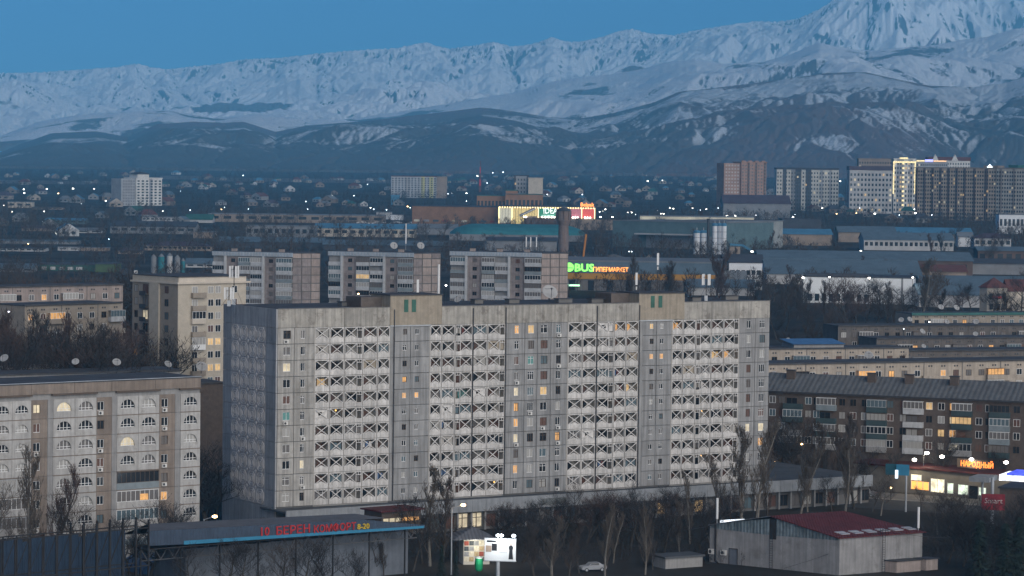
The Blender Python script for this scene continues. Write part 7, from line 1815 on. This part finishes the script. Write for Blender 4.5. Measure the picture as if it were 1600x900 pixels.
# left middle thickets
for i in range(46):
    px = -10 + 205 * ((i * .618) % 1); Y = 585 + 75 * ts.random()
    put_tree(px, 580, 505 + 40 * ts.random(), 'bare' if ts.random() < .65 else 'poplar', ts.choice(('mid', 'red', 'mid', 'dark')), 1.15, Y=Y)
for i in range(26): put_tree(-5 + 340 * ((i * .618 + .3) % 1), 470, 424 + 22 * ts.random(), 'bare', ts.choice(('mid', 'red', 'dark')), 1.1, Y=760 + 320 * ts.random())
# right middle thickets behind the long block
for i in range(48):
    px = 1205 + 395 * ((i * .618 + .1) % 1); Y = 900 + 340 * ts.random() ** .8
    b_ = 232 + 308160 / Y; put_tree(px, b_, b_ - (10 + 4 * ts.random()) * FPX / Y, 'bare' if ts.random() < .75 else 'poplar', ts.choice(('mid', 'dark', 'red', 'mid')), 1.15, Y=Y)
for px, Y, hh, k, tone, w_ in ((1120, 1240, 22, 'poplar', 'red', 1.6), (1130, 1250, 20, 'poplar', 'red', 1.5), (1046, 1270, 17, 'poplar', 'mid', 1.4), (1051, 1275, 15, 'poplar', 'mid', 1.3), (980, 1260, 19, 'poplar', 'mid', 1.5), (975, 1265, 16, 'bare', 'mid', .9), (1174, 1240, 16, 'poplar', 'mid', 1.5), (1186, 1230, 13, 'bare', 'mid', 1), (1225, 1200, 15, 'poplar', 'mid', 1.5), (1255, 1180, 14, 'poplar', 'mid', 1.2), (1288, 1160, 14, 'poplar', 'mid', 1.2), (1330, 1080, 22, 'bare', 'red', 1.1), (1323, 1085, 19, 'bare', 'red', 1.1),
    (1440, 1180, 22, 'poplar', 'pale', 1.6), (1447, 1190, 19, 'bare', 'pale', .9), (1390, 1100, 16, 'bare', 'mid', 1.2), (1418, 1140, 15, 'bare', 'dark', 1.2), (1595, 1130, 18, 'bare', 'dark', 1.1), (1240, 690, 15, 'poplar', 'mid', 1.5), (1380, 720, 14, 'poplar', 'red', 1.1), (1392, 725, 15, 'poplar', 'red', 1.1), (1570, 700, 12, 'bare', 'dark', 1.2), (1590, 690, 13, 'bare', 'dark', 1.2), (1218, 700, 14, 'bare', 'mid', .9), (1275, 705, 12, 'poplar', 'mid', 1.2)):
    b_ = 232 + 308160 / Y; put_tree(px, b_, b_ - hh * FPX / Y, k, tone, w_, Y=Y)
# among the warehouses
for i in range(75):
    px = -10 + 1620 * ((i * .618 + .5) % 1); Y = 1380 + 1150 * ts.random() ** 1.2
    b_ = 232 + 308160 / Y; put_tree(px, b_, b_ - (8 + 6 * ts.random()) * FPX / Y, 'bare' if ts.random() < .8 else 'poplar', ts.choice(('mid', 'dark', 'red', 'mid')), 1.25, Y=Y)

# ---- the woods and gardens of the far plain: too many trees to count, one mass of twig tufts
def woods(name, label, N_, sampler, m, hmin, hmax, nq, seed):
    r = np.random.RandomState(seed); P = sampler(r, N_); n = len(P)
    h = hmin + (hmax - hmin) * r.rand(n)
    V = []; cnt = n * nq
    i = np.repeat(np.arange(n), nq); u = r.rand(cnt)
    zz = h[i] * (.12 + .88 * u ** .8); rad = h[i] * .30 * np.sin(np.pi * (.12 + .85 * u)) ** .7
    az = r.rand(cnt) * 6.283; rr_ = rad * np.sqrt(r.rand(cnt))
    c = np.stack([P[i, 0] + rr_ * np.cos(az), P[i, 1] + rr_ * np.sin(az), P[i, 2] + zz], -1)
    d = np.stack([np.cos(az) * .5 + r.normal(0, .35, cnt), np.sin(az) * .5 + r.normal(0, .35, cnt), .9 + r.normal(0, .3, cnt)], -1); d /= np.linalg.norm(d, axis=1, keepdims=True)
    L_ = (h[i] * (.10 + .14 * r.rand(cnt)))[:, None]; ax = np.cross(d, r.normal(0, 1, (cnt, 3))); ax /= np.linalg.norm(ax, axis=1, keepdims=True); w_ = (h[i] * .012 * (0.6 + r.rand(cnt)))[:, None]
    V = np.stack([c - d * L_ / 2 - ax * w_, c - d * L_ / 2 + ax * w_, c + d * L_ / 2 + ax * w_ * .4, c + d * L_ / 2 - ax * w_ * .4], 1).reshape(-1, 3)
    # a trunk strip for every tree
    T0 = np.stack([P[:, 0], P[:, 1], P[:, 2] - .5], -1); T1 = T0 + np.stack([0 * h, 0 * h, h * .7], -1); wx = np.stack([h * .02, 0 * h, 0 * h], -1)
    V = np.concatenate([V, np.stack([T0 - wx, T0 + wx, T1 + wx * .4, T1 - wx * .4], 1).reshape(-1, 3)])
    me = bpy.data.meshes.new(name); nf = len(V) // 4
    me.vertices.add(len(V)); me.vertices.foreach_set('co', V.astype(np.float32).ravel()); me.loops.add(nf * 4); me.loops.foreach_set('vertex_index', np.arange(nf * 4, dtype=np.int32))
    me.polygons.add(nf); me.polygons.foreach_set('loop_start', np.arange(0, nf * 4, 4, dtype=np.int32)); me.update(calc_edges=True); me.materials.append(m)
    o = bpy.data.objects.new(name, me); C.objects.link(o); tag(o, label, 'trees', None, 'stuff')
def scatter(y0, y1, power=1.0, clump=.5, seed=0, x0=-.20, x1=.20):
    def f(r, n):
        y = y0 + (y1 - y0) * r.rand(n * 3) ** power; x = (x0 + (x1 - x0) * r.rand(n * 3)) * y
        k = fbm(x / 130, y / 260, 3, seed) > clump; x, y = x[k][:n], y[k][:n]
        return np.stack([x, y, .008 * np.maximum(y - 560, 0)], -1)
    return f
woods('woods', 'brown grey bare gardens and woods between the warehouses', 2600, scatter(1290, 2900, 1.0, .42, 5), TWIG, 6, 13, 60, 1)
woods('woods', 'bare gardens among the houses of the far plain', 3600, scatter(2600, 5400, 1.0, .44, 8), TWIG_D, 6, 13, 34, 2)
woods('woods', 'dark line of bare trees along the foot of the hills', 2400, scatter(5200, 7500, .8, .40, 11), TWIG_D, 8, 17, 24, 3)
woods('undergrowth', 'low dark scrub below the trees by the long block', 900, lambda r, n: np.stack([-30 + 120 * r.rand(n), 468 + 36 * r.rand(n), np.zeros(n)], -1), TWIG_D, 1.2, 3.0, 22, 4)
finish_labels()
